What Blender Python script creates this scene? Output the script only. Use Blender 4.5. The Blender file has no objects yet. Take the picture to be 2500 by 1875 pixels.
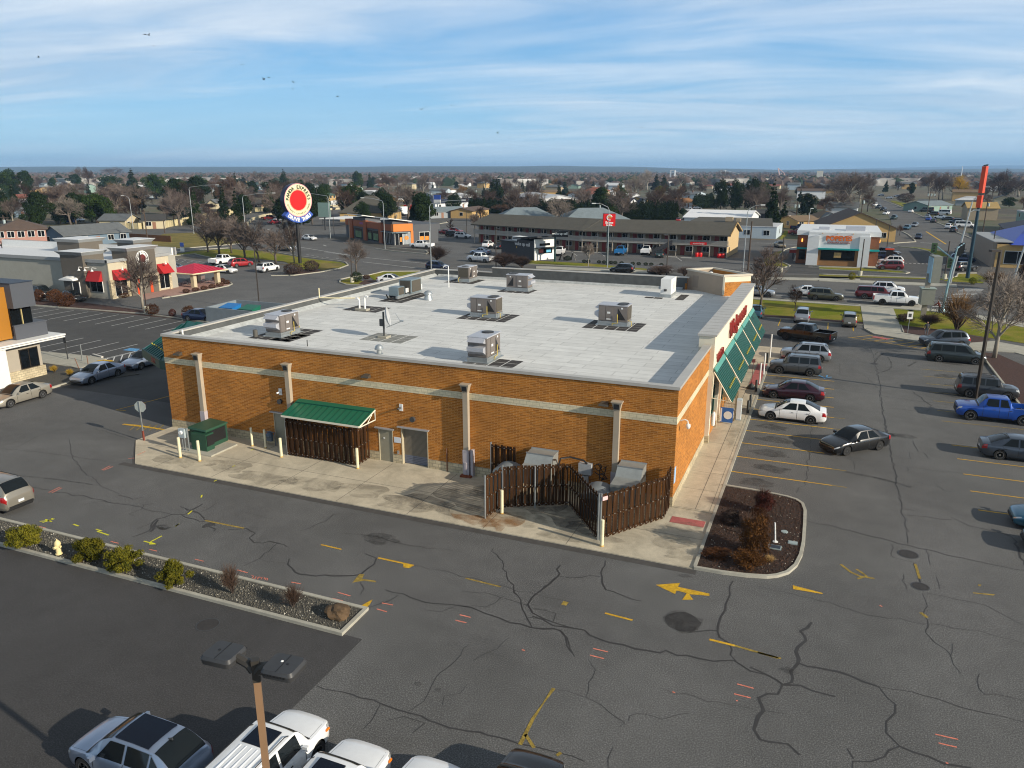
import bpy,bmesh,math,random
from mathutils import Vector,Matrix,noise
random.seed(7)
pi=math.pi
SC=bpy.context.scene
COL=SC.collection
F,HY,VX=1868.0,418.0,2049.0
PT=math.atan((937.5-HY)/F)
AZ=math.atan((VX-1250)*math.cos(PT)/F)
sP,cP,sA,cA=math.sin(PT),math.cos(PT),math.sin(AZ),math.cos(AZ)
RR=(cA,sA,0.0);FH=(-sA,cA,0.0)
FW=(FH[0]*cP,FH[1]*cP,-sP);UP=(FH[0]*sP,FH[1]*sP,cP)
CAM=(6.6133,-39.055,17.8)
def ray(px,py):
 a=(px-1250)/F;b=(937.5-py)/F
 return tuple(FW[i]+a*RR[i]+b*UP[i]for i in range(3))
def G(px,py,z=0.0):
 d=ray(px,py);t=(z-CAM[2])/d[2]
 return(CAM[0]+d[0]*t,CAM[1]+d[1]*t)
def projy(x,y,z):
 v=(x-CAM[0],y-CAM[1],z-CAM[2])
 c=sum(v[i]*FW[i]for i in range(3));b=sum(v[i]*UP[i]for i in range(3))
 return 937.5-F*b/c
def HT(px,py,top):
 x,y=G(px,py);lo,hi=0.0,80.0
 for _ in range(40):
  m=(lo+hi)/2
  if projy(x,y,m)>top:lo=m
  else:hi=m
 return lo
CR=dict(A=(0,390,.22604),A2=(0,650,.22604),B=(400,390,.22604),C=(800,390,.22604),D=(1200,390,.22604),E=(1600,390,.22604),Z=(2000,390,.22604),H=(2000,700,.22604),L=(1900,1000,.27125),R=(1450,600,.27125),N=(0,1250,.31645),Q=(150,1500,.31645),S=(700,1350,.31645),T=(1300,1350,.31646),U=(1850,1350,.31646),J=(300,850,.27125),I=(800,900,.27125),M=(1300,900,.27125),V=(0,980,.22604),K=(1650,950,.2834),W=(1720,720,.1085),R2=(450,600,.27125),R3=(950,600,.27125))
def px(c,x,y):
 o=CR[c];return(o[0]+x*o[2],o[1]+y*o[2])
def gc(c,x,y,z=0.0):
 return G(*px(c,x,y),z)
class MB:
 def __init__(s):s.v=[];s.f=[];s.m=[]
 def add(s,vs,fs,mi=0):
  o=len(s.v);s.v+=[tuple(p)for p in vs]
  for f in fs:s.f.append(tuple(i+o for i in f));s.m.append(mi)
  return s
 def box(s,x0,x1,y0,y1,z0,z1,mi=0):
  return s.add([(x0,y0,z0),(x1,y0,z0),(x1,y1,z0),(x0,y1,z0),(x0,y0,z1),(x1,y0,z1),(x1,y1,z1),(x0,y1,z1)],[(3,2,1,0),(4,5,6,7),(0,1,5,4),(1,2,6,5),(2,3,7,6),(3,0,4,7)],mi)
 def obox(s,cx,cy,cz,lx,ly,lz,rz=0,mi=0):
  c,n=math.cos(rz),math.sin(rz);vs=[]
  for dz in(-.5,.5):
   for dx,dy in((-.5,-.5),(.5,-.5),(.5,.5),(-.5,.5)):
    a,b=dx*lx,dy*ly;vs.append((cx+a*c-b*n,cy+a*n+b*c,cz+dz*lz))
  return s.add(vs,[(3,2,1,0),(4,5,6,7),(0,1,5,4),(1,2,6,5),(2,3,7,6),(3,0,4,7)],mi)
 def prism(s,poly,z0,z1,mi=0):
  n=len(poly);a=sum(poly[i][0]*poly[(i+1)%n][1]-poly[(i+1)%n][0]*poly[i][1]for i in range(n))
  if a<0:poly=poly[::-1]
  vs=[(p[0],p[1],z0)for p in poly]+[(p[0],p[1],z1)for p in poly]
  fs=[tuple(range(n-1,-1,-1)),tuple(range(n,2*n))]+[(i,(i+1)%n,n+(i+1)%n,n+i)for i in range(n)]
  return s.add(vs,fs,mi)
 def sheet(s,poly,z,mi=0):
  n=len(poly);a=sum(poly[i][0]*poly[(i+1)%n][1]-poly[(i+1)%n][0]*poly[i][1]for i in range(n))
  if a<0:poly=poly[::-1]
  return s.add([(p[0],p[1],z)for p in poly],[tuple(range(n))],mi)
 def tube(s,pts,r,n=6,mi=0,cap=True):
  if not isinstance(r,(list,tuple)):r=[r]*len(pts)
  P=[Vector(p)for p in pts];o=len(s.v);prev=None
  for i,p in enumerate(P):
   d=(P[min(i+1,len(P)-1)]-P[max(i-1,0)])
   if d.length<1e-9:d=Vector((0,0,1))
   d.normalize()
   if prev is None:
    a=Vector((0,0,1))if abs(d.z)<.9 else Vector((1,0,0))
    u=d.cross(a).normalized()
   else:
    u=(prev-d*prev.dot(d))
    u=u.normalized()if u.length>1e-6 else d.orthogonal().normalized()
   prev=u;w=d.cross(u)
   for k in range(n):
    t=2*pi*k/n;q=p+(u*math.cos(t)+w*math.sin(t))*r[i];s.v.append(tuple(q))
  for i in range(len(P)-1):
   for k in range(n):
    a=o+i*n+k;b=o+i*n+(k+1)%n
    s.f.append((a,b,b+n,a+n));s.m.append(mi)
  if cap:
   s.f.append(tuple(o+k for k in range(n-1,-1,-1)));s.m.append(mi)
   e=o+(len(P)-1)*n;s.f.append(tuple(e+k for k in range(n)));s.m.append(mi)
  return s
 def lathe(s,prof,cx=0,cy=0,n=16,mi=0,axis='z',cz=0):
  o=len(s.v)
  for r,z in prof:
   for k in range(n):
    t=2*pi*k/n
    if axis=='z':s.v.append((cx+r*math.cos(t),cy+r*math.sin(t),cz+z))
    elif axis=='y':s.v.append((cx+r*math.cos(t),cy+z,cz-r*math.sin(t)))
    else:s.v.append((cx+z,cy+r*math.cos(t),cz+r*math.sin(t)))
  for i in range(len(prof)-1):
   for k in range(n):
    a=o+i*n+k;b=o+i*n+(k+1)%n
    s.f.append((a,b,b+n,a+n));s.m.append(mi)
  s.f.append(tuple(o+k for k in range(n-1,-1,-1)));s.m.append(mi)
  e=o+(len(prof)-1)*n;s.f.append(tuple(e+k for k in range(n)));s.m.append(mi)
  return s
 def line(s,pts,w,z,mi=0):
  """flat ribbon along a ground polyline; w is a width or a list"""
  n=len(pts)
  if n<2:return s
  W_=w if isinstance(w,(list,tuple))else[w]*n
  o=len(s.v)
  for i,p in enumerate(pts):
   a=pts[max(i-1,0)];b=pts[min(i+1,n-1)]
   dx,dy=b[0]-a[0],b[1]-a[1];l=math.hypot(dx,dy)or 1
   nx,ny=-dy/l*W_[i]/2,dx/l*W_[i]/2
   s.v+=[(p[0]+nx,p[1]+ny,z),(p[0]-nx,p[1]-ny,z)]
  for i in range(n-1):
   a=o+2*i;s.f.append((a+1,a+3,a+2,a));s.m.append(mi)
  return s
 def kerb(s,pts,w,z0,z1,closed=False,mi=0):
  n=len(pts);q=list(pts)
  segs=n if closed else n-1
  L=[];R_=[]
  for i in range(n):
   if closed:a=q[i-1];b=q[(i+1)%n]
   else:a=q[max(i-1,0)];b=q[min(i+1,n-1)]
   p=q[i]
   d1=Vector((p[0]-a[0],p[1]-a[1]));d2=Vector((b[0]-p[0],b[1]-p[1]))
   if d1.length<1e-6:d1=d2
   if d2.length<1e-6:d2=d1
   d1.normalize();d2.normalize();d=(d1+d2)
   d=d.normalized()if d.length>1e-4 else d1
   m=Vector((-d.y,d.x));c=max(.35,m.dot(Vector((-d1.y,d1.x))))
   L.append((p[0]+m.x*w/2/c,p[1]+m.y*w/2/c));R_.append((p[0]-m.x*w/2/c,p[1]-m.y*w/2/c))
  o=len(s.v)
  for i in range(n):
   s.v+=[(L[i][0],L[i][1],z0),(L[i][0],L[i][1],z1),(R_[i][0],R_[i][1],z1),(R_[i][0],R_[i][1],z0)]
  for i in range(segs):
   a=o+4*i;b=o+4*((i+1)%n)
   for k in range(3):s.f.append((a+k,a+k+1,b+k+1,b+k)[::-1]);s.m.append(mi)
  if not closed:
   s.f.append((o,o+1,o+2,o+3));s.m.append(mi);e=o+4*(n-1);s.f.append((e+3,e+2,e+1,e));s.m.append(mi)
  return s
def newmesh(name,mb,smooth=False,origin=(0,0,0)):
 me=bpy.data.meshes.new(name)
 ox,oy,oz=origin
 me.from_pydata([(x-ox,y-oy,z-oz)for x,y,z in mb.v],[],mb.f)
 if any(mb.m):me.polygons.foreach_set('material_index',mb.m)
 if smooth:
  me.polygons.foreach_set('use_smooth',[True]*len(mb.f))
  if smooth is not True:me.set_sharp_from_angle(angle=math.radians(smooth))
 me.update()
 return me
def obj(name,me,mats,parent=None):
 o=bpy.data.objects.new(name,me);COL.objects.link(o)
 if not isinstance(mats,(list,tuple)):mats=[mats]
 for m in mats:
  if m is not None and len(me.materials)<len(mats):me.materials.append(m)
 if parent is not None:o.parent=parent
 return o
def thing(name,label,cat,x=0,y=0,z=0,rz=0,group=None):
 o=bpy.data.objects.new(name,None);COL.objects.link(o);o.empty_display_size=.2
 o.location=(x,y,z);o.rotation_euler=(0,0,rz);tag(o,label,cat,group);return o
def tag(o,label=None,cat=None,group=None,kind=None):
 if label:o['label']=label
 if cat:o['category']=cat
 if group:o['group']=group
 if kind:o['kind']=kind
 return o
def part(name,mb,mats,parent,smooth=False,label=None,w=True):
 """w: the builder holds world coordinates and the parent thing is unrotated"""
 org=(0,0,0)
 if w:
  p=parent
  while p.parent is not None:p=p.parent
  org=tuple(p.location)
 o=obj(name,newmesh(name,mb,smooth,org),mats,parent)
 if label:o['label']=label
 return o
def single(name,label,cat,mb,mats,x=0,y=0,z=0,group=None,smooth=False):
 """one-mesh thing given in world coordinates"""
 o=obj(name,newmesh(name,mb,smooth,(x,y,z)),mats);o.location=(x,y,z)
 return tag(o,label,cat,group)
def struct(name,mb,mats,kind='structure',smooth=False):
 o=obj(name,newmesh(name,mb,smooth),mats);o['kind']=kind;return o
def copy_tree(o,parent=None):
 c=o.copy();COL.objects.link(c);c.parent=parent
 for ch in o.children:copy_tree(ch,c)
 return c
def text_mesh(txt,size,extrude=.02,align='CENTER',bold=0.0,shear=0.0,space=1.0):
 cu=bpy.data.curves.new('t','FONT');cu.body=txt;cu.size=size;cu.extrude=extrude;cu.align_x=align;cu.align_y='CENTER'
 cu.offset=bold;cu.shear=shear;cu.space_character=space;cu.resolution_u=2
 ob=bpy.data.objects.new('t',cu);COL.objects.link(ob)
 dg=bpy.context.evaluated_depsgraph_get();me=bpy.data.meshes.new_from_object(ob.evaluated_get(dg))
 bpy.data.objects.remove(ob);bpy.data.curves.remove(cu)
 return me
def text_part(name,txt,size,mat,parent,loc,rz=0,extrude=.03,bold=0,shear=0,space=1.0,local=False,flat=False):
 """upright lettering whose face normal is the -Y direction rotated by rz"""
 me=text_mesh(txt,size,extrude,bold=bold,shear=shear,space=space)
 if not flat:me.transform(Matrix.Rotation(pi/2,4,'X'))
 me.transform(Matrix.Rotation(rz,4,'Z'))
 p=loc
 if parent is not None and not local:
  r=parent
  while r.parent is not None:r=r.parent
  p=tuple(loc[i]-r.location[i]for i in range(3))
 me.transform(Matrix.Translation(p));me.name=name
 me.materials.clear();me.materials.append(mat)
 for q in me.polygons:q.material_index=0
 return obj(name,me,None,parent)
MATS={}
def nt(name):
 m=bpy.data.materials.new(name);m.use_nodes=True;t=m.node_tree;return m,t,t.nodes['Principled BSDF']
def coords(t,kind='Object'):
 return t.nodes.new('ShaderNodeTexCoord').outputs[kind]
def noise_n(t,vec,scale,detail=4,rough=.55,dist=0):
 n=t.nodes.new('ShaderNodeTexNoise');n.inputs['Scale'].default_value=scale;n.inputs['Detail'].default_value=detail
 n.inputs['Roughness'].default_value=rough;n.inputs['Distortion'].default_value=dist
 t.links.new(vec,n.inputs['Vector']);return n.outputs['Fac']
def mathn(t,op,a,b=None,c=None,clamp=False):
 n=t.nodes.new('ShaderNodeMath');n.operation=op;n.use_clamp=clamp
 for i,v in enumerate((a,b,c)):
  if v is None:continue
  if isinstance(v,(int,float)):n.inputs[i].default_value=v
  else:t.links.new(v,n.inputs[i])
 return n.outputs[0]
def ramp(t,fac,stops):
 n=t.nodes.new('ShaderNodeValToRGB');e=n.color_ramp.elements
 while len(e)<len(stops):e.new(.5)
 for i,(p,c)in enumerate(stops):
  e[i].position=p;e[i].color=(c[0],c[1],c[2],1)if not isinstance(c,(int,float))else(c,c,c,1)
 t.links.new(fac,n.inputs[0]);return n.outputs[0]
def mixc(t,fac,a,b,mode='MIX'):
 n=t.nodes.new('ShaderNodeMix');n.data_type='RGBA';n.blend_type=mode
 ins=n.inputs
 for sock,v in((ins[0],fac),(ins[6],a),(ins[7],b)):
  if isinstance(v,(int,float)):sock.default_value=v
  elif isinstance(v,tuple):sock.default_value=(v[0],v[1],v[2],1)
  else:t.links.new(v,sock)
 return n.outputs[2]
def bump(t,b,h,strength=.3,dist=.02):
 n=t.nodes.new('ShaderNodeBump');n.inputs['Strength'].default_value=strength;n.inputs['Distance'].default_value=dist
 t.links.new(h,n.inputs['Height']);t.links.new(n.outputs[0],b.inputs['Normal'])
def M(key,col=None,rough=.7,metal=0,var=.18,scale=1.5,bmp=0,coat=0,emit=None,es=1,spec=.5,fine=0):
 if key in MATS:return MATS[key]
 m,t,b=nt(key);MATS[key]=m
 b.inputs['Roughness'].default_value=rough;b.inputs['Metallic'].default_value=metal
 b.inputs['Specular IOR Level'].default_value=spec
 if coat:b.inputs['Coat Weight'].default_value=coat;b.inputs['Coat Roughness'].default_value=.08
 if var:
  v=coords(t);n=noise_n(t,v,scale,5,.6)
  c=ramp(t,n,[(.25,tuple(x*(1-var)for x in col)),(.75,tuple(min(1,x*(1+var))for x in col))])
  if fine:
   n2=noise_n(t,v,scale*fine,2,.5)
   c=mixc(t,1.0,c,ramp(t,n2,[(.3,1-var),(.7,1+var*.6)]),'MULTIPLY')
  t.links.new(c,b.inputs['Base Color'])
  if bmp:bump(t,b,n,bmp)
 else:b.inputs['Base Color'].default_value=(*col,1)
 if emit:b.inputs['Emission Color'].default_value=(*emit,1);b.inputs['Emission Strength'].default_value=es
 return m
def paint(key,col,metal=.25,rough=.38):
 if key in MATS:return MATS[key]
 m=M(key,col,rough,metal,var=.05,scale=2.5,coat=.8);return m
def glass_dark(key='window_glass',col=(.006,.008,.010),rough=.08):
 if key in MATS:return MATS[key]
 return M(key,col,rough,0,var=0,coat=0,spec=.3)
def asphalt(key,base,speck=.35,patch=.18,tint=(1,1,1),joint=0):
 m,t,b=nt(key);MATS[key]=m;v=coords(t)
 n1=noise_n(t,v,20,3,.8);n2=noise_n(t,v,.12,5,.65,.6);n3=noise_n(t,v,1.1,4,.6)
 c=ramp(t,n1,[(.30,tuple(base*(1-speck)*q for q in tint)),(.50,tuple(base*q for q in tint)),(.70,tuple(base*(1+speck*2.2)*q for q in tint))])
 c=mixc(t,1.0,c,ramp(t,n2,[(.3,1-patch),(.7,1+patch)]),'MULTIPLY')
 c=mixc(t,1.0,c,ramp(t,n3,[(.3,.93),(.7,1.07)]),'MULTIPLY')
 n4=noise_n(t,v,.55,6,.7,1.2)
 c=mixc(t,mathn(t,'MULTIPLY',ramp(t,n4,[(.66,0.0),(.78,1.0)]),.35),c,tuple(base*.45 for _ in range(3)))
 t.links.new(c,b.inputs['Base Color']);b.inputs['Roughness'].default_value=.88;b.inputs['Specular IOR Level'].default_value=.3
 bump(t,b,n1,.5,.01);return m
def concrete(key,base=(.42,.39,.33),stain=.35):
 m,t,b=nt(key);MATS[key]=m;v=coords(t)
 n1=noise_n(t,v,22,3,.7);n2=noise_n(t,v,.45,6,.7,.8);n3=noise_n(t,v,3,4,.6)
 c=ramp(t,n2,[(.35,tuple(x*(1-stain)for x in base)),(.62,base)])
 c=mixc(t,1.0,c,ramp(t,n1,[(.3,.86),(.7,1.12)]),'MULTIPLY')
 c=mixc(t,1.0,c,ramp(t,n3,[(.3,.92),(.7,1.06)]),'MULTIPLY')
 t.links.new(c,b.inputs['Base Color']);b.inputs['Roughness'].default_value=.85;bump(t,b,n1,.2,.01);return m
def grass_m(key,a,bcol,dry=(.30,.22,.07)):
 m,t,b=nt(key);MATS[key]=m;v=coords(t)
 n1=noise_n(t,v,9,4,.75);n2=noise_n(t,v,.22,5,.65,.5)
 c=ramp(t,n1,[(.3,a),(.7,bcol)])
 c=mixc(t,ramp(t,n2,[(.42,0.0),(.68,.75)]),c,dry)
 t.links.new(c,b.inputs['Base Color']);b.inputs['Roughness'].default_value=.95;b.inputs['Specular IOR Level'].default_value=.1
 bump(t,b,n1,.8,.05);return m
def brick(key,c1,c2,mortar,bw=.40,bh=.10,ms=.014,horiz=True,stain=.18):
 m,t,b=nt(key);MATS[key]=m
 sx=t.nodes.new('ShaderNodeSeparateXYZ');t.links.new(coords(t),sx.inputs[0])
 cb=t.nodes.new('ShaderNodeCombineXYZ')
 t.links.new(mathn(t,'ADD',sx.outputs[0],sx.outputs[1]),cb.inputs[0]);t.links.new(sx.outputs[2],cb.inputs[1])
 br=t.nodes.new('ShaderNodeTexBrick');t.links.new(cb.outputs[0],br.inputs['Vector'])
 br.inputs['Scale'].default_value=1;br.inputs['Brick Width'].default_value=bw;br.inputs['Row Height'].default_value=bh
 br.inputs['Mortar Size'].default_value=ms;br.inputs['Mortar Smooth'].default_value=.2;br.inputs['Bias'].default_value=-.1
 br.inputs['Color1'].default_value=(*c1,1);br.inputs['Color2'].default_value=(*c2,1);br.inputs['Mortar'].default_value=(*mortar,1)
 mp=t.nodes.new('ShaderNodeMapping');mp.inputs['Scale'].default_value=(2.4,9.8,1);t.links.new(cb.outputs[0],mp.inputs[0])
 n=noise_n(t,mp.outputs[0],1.0,3,.75);n2=noise_n(t,cb.outputs[0],.35,5,.6)
 c=mixc(t,1.0,br.outputs['Color'],ramp(t,n,[(.3,.80),(.5,1.0),(.7,1.14)]),'MULTIPLY')
 c=mixc(t,1.0,c,ramp(t,n2,[(.3,1-stain),(.7,1+stain)]),'MULTIPLY')
 t.links.new(c,b.inputs['Base Color']);b.inputs['Roughness'].default_value=.85;b.inputs['Specular IOR Level'].default_value=.25
 bump(t,b,br.outputs['Fac'],-.25,.01);return m
def roofing(key,base,sheet=(3.0,.95),seam=.55,ms=.02,var=.11,ax=0):
 """rolled roofing laid in long courses"""
 m,t,b=nt(key);MATS[key]=m;v=coords(t)
 br=t.nodes.new('ShaderNodeTexBrick');t.links.new(v,br.inputs['Vector'])
 br.inputs['Scale'].default_value=1;br.inputs['Brick Width'].default_value=sheet[0];br.inputs['Row Height'].default_value=sheet[1]
 br.inputs['Mortar Size'].default_value=ms;br.inputs['Mortar Smooth'].default_value=.1;br.offset=.37;br.offset_frequency=2
 br.inputs['Color1'].default_value=(*[x*(1-var*.6)for x in base],1);br.inputs['Color2'].default_value=(*[x*(1+var*.6)for x in base],1)
 br.inputs['Mortar'].default_value=(*[x*seam for x in base],1)
 n=noise_n(t,v,.5,6,.7,.5);n1=noise_n(t,v,18,2,.7)
 mp=t.nodes.new('ShaderNodeMapping');mp.inputs['Scale'].default_value=(.35,2.6,1);t.links.new(v,mp.inputs[0]);n3=noise_n(t,mp.outputs[0],1.3,4,.7)
 c=mixc(t,1.0,br.outputs['Color'],ramp(t,n,[(.3,1-var),(.65,1.04)]),'MULTIPLY')
 c=mixc(t,1.0,c,ramp(t,n1,[(.3,.90),(.7,1.08)]),'MULTIPLY')
 c=mixc(t,1.0,c,ramp(t,n3,[(.3,.9),(.6,1.03)]),'MULTIPLY')
 t.links.new(c,b.inputs['Base Color']);b.inputs['Roughness'].default_value=.8;return m
def leafm(key,a,bcol,scale=2.2):
 m,t,b=nt(key);MATS[key]=m;v=coords(t);n=noise_n(t,v,scale,3,.7)
 oi=t.nodes.new('ShaderNodeObjectInfo')
 c=ramp(t,n,[(.3,a),(.7,bcol)])
 c=mixc(t,1.0,c,ramp(t,oi.outputs['Random'],[(0,.72),(1,1.25)]),'MULTIPLY')
 t.links.new(c,b.inputs['Base Color']);b.inputs['Roughness'].default_value=.9;b.inputs['Specular IOR Level'].default_value=.15;return m
ASPH_OLD=asphalt('asphalt_old',.106,.55,.20,(1.0,.99,.965))
ASPH_NEW=asphalt('asphalt_new',.055,.34,.12,(1.0,.965,.96))
ASPH_LOT=asphalt('asphalt_lot',.068,.32,.20,(1,.98,.95))
ASPH_ROAD=asphalt('asphalt_road',.105,.30,.20,(1,.97,.92))
TAR=M('tar_seal',(.038,.036,.036),.75,var=.25,scale=2)
TAR2=M('tar_faint',(.065,.06,.055),.85,var=.25,scale=2)
CONC=concrete('concrete_pale',(.56,.49,.365),.28)
CONC2=concrete('concrete_kerb',(.43,.41,.34),.22)
GRASS=grass_m('lawn_green',(.085,.115,.008),(.21,.225,.014),(.32,.23,.06))
GRASS_DRY=grass_m('lawn_dry',(.10,.10,.03),(.22,.18,.06))
MULCH=M('bark_mulch',(.036,.018,.011),.95,var=.6,scale=7,bmp=.8,fine=5)
MULCH2=M('red_mulch',(.062,.026,.018),.95,var=.5,scale=6,bmp=.8,fine=5)
GRAVEL=M('gravel_bed',(.075,.070,.058),.95,var=.6,scale=16,bmp=.9,fine=3)
BRICK=brick('brick_orange',(.29,.098,.011),(.50,.182,.024),(.50,.26,.09))
BLOCK=brick('beige_block_band',(.60,.53,.36),(.66,.58,.40),(.42,.36,.25),.40,.205,.012)
SPLIT=brick('split_face_block',(.45,.38,.25),(.57,.49,.33),(.30,.26,.19),.40,.205,.02,stain=.3)
COPING=M('metal_coping',(.52,.495,.45),.5,.3,var=.10,scale=.8)
STUCCO=M('cream_stucco',(.72,.66,.52),.85,var=.05,scale=1.2)
TAN=M('tan_metal',(.40,.335,.25),.6,var=.08,scale=1)
WHITE=M('white_paint',(.78,.78,.76),.5,var=.04,scale=2)
CREAM=M('cream_paint',(.74,.66,.42),.55,var=.08,scale=3)
BLACK=M('black_paint',(.012,.012,.013),.5,var=0)
RUBBER=M('rubber',(.012,.012,.012),.8,var=0)
CHROME=M('rim_metal',(.45,.46,.48),.3,.85,var=0)
GALV=M('galvanised_steel',(.42,.45,.46),.45,.7,var=.15,scale=3)
GLASS=glass_dark()
CGLASS=glass_dark('car_glass',(.008,.011,.013),.05)
DKGREY=M('dark_grey_metal',(.05,.052,.055),.6,var=.1)
YEL=M('yellow_road_paint',(.62,.36,.012),.8,var=.35,scale=5,fine=6)
YELF=M('yellow_road_paint_faded',(.30,.21,.035),.85,var=.5,scale=5,fine=6)
WPT=M('white_road_paint',(.62,.62,.60),.8,var=.25,scale=4,fine=6)
PINK=M('pink_spray_paint',(.75,.22,.14),.8,var=.3,scale=6,fine=4)
LIME=M('yellow_spray_paint',(.70,.68,.02),.8,var=.3,scale=6,fine=4)
BLUEP=M('blue_road_paint',(.10,.30,.55),.8,var=.4,scale=4,fine=6)
REDP=M('red_tactile_paving',(.42,.11,.10),.85,var=.2,scale=3,fine=10)
def pl(c,pts):return[gc(c,*p)for p in pts]
g=MB();g.sheet([(-16000,-400),(16000,-400),(16000,26000),(-16000,26000)],-.05)
m,t,b=nt('town_ground');v=coords(t);n=noise_n(t,v,.02,7,.7,.4);n1=noise_n(t,v,.35,5,.7);n3=noise_n(t,v,.0012,5,.6)
c=ramp(t,n,[(.34,(.050,.042,.030)),(.46,(.105,.085,.050)),(.54,(.060,.075,.022)),(.62,(.13,.12,.105)),(.72,(.085,.07,.05))])
c=mixc(t,1.0,c,ramp(t,n1,[(.3,.75),(.7,1.2)]),'MULTIPLY');c=mixc(t,ramp(t,n3,[(.45,0.0),(.6,.6)]),c,(.17,.13,.08))
t.links.new(c,b.inputs['Base Color']);b.inputs['Roughness'].default_value=.95
struct('ground',g,m)
struct('parking_lot',MB().sheet([(-260,-70),(110,-70),(110,76.2),(-62,76.2),(-82,84),(-260,84)],0.0),ASPH_OLD)
struct('side_parking_lot',MB().sheet([(-180,4.5),(-39,4.5),(-39,31.9),(-180,31.9)],.004),ASPH_LOT)
struct('new_asphalt',MB().sheet([(-70,-60),(-8.8,-60),(-8.9,-16.9),(-70,-16.9)],.004),ASPH_NEW)
road=MB();road.sheet([(-82,84.0),(-62,76.2),(160,76.2),(160,150),(44,170),(44,250),(22,250),(22,185),(-14,185),(-90,205)]+pl('C',[(1740,560),(1740,440),(1160,425),(520,472)])+pl('B',[(1650,500),(1300,532),(1000,562),(750,594),(500,627),(250,682),(0,742)])+pl('A',[(1240,755),(1390,880),(1650,1015)]),-.012)
struct('arterial_road',road,ASPH_ROAD)
lot=MB();lot.sheet([gc('C',1110,1010),gc('C',1500,1090),gc('D',480,1140),gc('D',1700,1200),gc('E',330,1200),gc('E',1180,1170),gc('E',1000,1000),gc('E',1000,870),(-14,160),(-90,200),gc('C',1160,800)],-.004)
struct('motel_parking_lot',lot,ASPH_OLD)
st=MB();st.sheet(pl('Z',[(575,400),(640,400),(690,430),(860,500),(1020,570),(1180,640),(1350,710),(1500,790),(1660,860),(1560,950),(1400,1000),(1000,900),(1040,885),(960,800),(800,780),(770,640),(720,560),(640,480)]),-.004)
struct('side_street',st,ASPH_ROAD)
st=MB();st.sheet(pl('E',[(400,600),(660,560),(700,640),(690,700),(200,700),(210,660)]),-.004)
struct('back_street',st,ASPH_ROAD)
pop=MB();pop.sheet(pl('Z',[(0,1178),(980,1225),(1350,1270),(1480,1240),(1700,1225),(1760,1160),(1690,1060),(1380,1052),(1250,1020),(1060,965),(850,945),(500,950),(480,1170)])[::1],.004)
pop.sheet(pl('E',[(1320,1080),(1345,1020),(1430,965),(1690,945),(1650,1165),(2212,1195),(2212,1235),(1400,1225),(1460,1150)]),.004)
struct('restaurant_lot',pop,ASPH_LOT)
c2=MB();c2.sheet(pl('E',[(1548,955),(1690,945),(1655,1100),(1488,1094)]),.008);c2.sheet(pl('Z',[(500,970),(590,965),(640,1130),(620,1180),(480,1170)]),.008)
struct('concrete_drive',c2,CONC2)
la=MB()
la.sheet(pl('E',[(1000,1500),(2212,1575),(2212,1700),(1560,1690),(1000,1650)])+[],.010)if 0 else None
la.sheet([(-42,66.0),(11.2,62.6),(11.2,74.7),(-3,75.3),(-42,78)],.03)
la.sheet([(15.2,62.2),(19,61),(26,56.5),(34,52),(37,56),(27,68),(20,73.9),(15.2,74.3)],.03)
la.sheet(pl('B',[(60,1030),(330,985),(700,965),(1090,990),(1500,1060),(1700,1085),(1900,1105),(1985,1135),(1900,1170),(1500,1190),(1300,1100),(900,1060),(500,1060),(330,1020),(60,1040)]),.03)
la.sheet(pl('C',[(440,1250),(600,1215),(980,1208),(900,1260),(700,1320),(500,1300)]),.03)
la.sheet(pl('C',[(140,1310),(250,1275),(400,1320),(330,1345),(170,1340)]),.03)
la.sheet(pl('D',[(380,1085),(1050,1120),(1700,1180),(1690,1198),(1050,1158),(380,1125)]),.010)
la.sheet(pl('E',[(1170,1080),(1290,1000),(1370,982),(1325,1070),(1445,1145),(1400,1158),(1200,1156)]),.010)
la.sheet(pl('E',[(1340,860),(1400,765),(1440,770),(1410,830),(1370,855)]),.010)
la.sheet(pl('Z',[(0,1160),(500,1172),(820,1200),(950,1215),(800,1222),(0,1178)]),.012)
la.sheet(pl('Z',[(0,1240),(450,1258),(1340,1285),(1340,1296),(0,1256)]),.012)
la.sheet(pl('Z',[(1500,1232),(1700,1232),(1830,1290),(1760,1335),(1340,1310),(1400,1285),(1485,1262)]),.012)
la.sheet(pl('Z',[(850,935),(1090,950),(1310,985),(1400,1050),(1285,1050),(1200,1000),(1080,965),(860,942)]),.012)
la.sheet(pl('Z',[(780,440),(1050,490),(1130,520),(1000,530),(900,500),(780,455)]),.012)
la.sheet([(38,50),(60,20),(70,40),(44,58)],.026)
struct('lawn',la,GRASS)
ld=MB();ld.sheet(pl('B',[(1690,1120),(1900,1112),(1940,1130),(1880,1165),(1690,1200)]),.034)
ld.sheet(pl('B',[(-140,850),(0,800),(350,785),(760,840),(850,890),(650,925),(0,970),(-140,985)]),.010)
ld.sheet(pl('C',[(780,490),(1400,480),(1160,520),(780,540)]),.010)
struct('dry_grass',ld,GRASS_DRY)
mu=MB();mu.sheet([(-44,63.2),(11.2,60.6),(11.2,62.6),(-42,66)],.03);mu.sheet([(15.2,57.6),(22,54),(24,57.2),(19,61),(15.2,62.2)],.03)
mu.sheet([(21.75,22),(31,22),(24.6,45),(23.2,49.5),(21.75,49.5)],.03)
struct('mulch_strip',mu,MULCH2)
mu=MB();mu.sheet(pl('A2',[(340,370),(800,380),(1560,480),(1700,520),(2212,585),(2212,600),(345,418)]),.03)
mu.sheet(pl('B',[(1300,1230),(1350,1180),(1700,1190),(1680,1215),(1500,1240)]),.034);mu.sheet(pl('C',[(330,1345),(400,1300),(560,1300),(700,1330),(500,1360)]),.034)
struct('planting_bed',mu,MULCH2)
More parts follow.
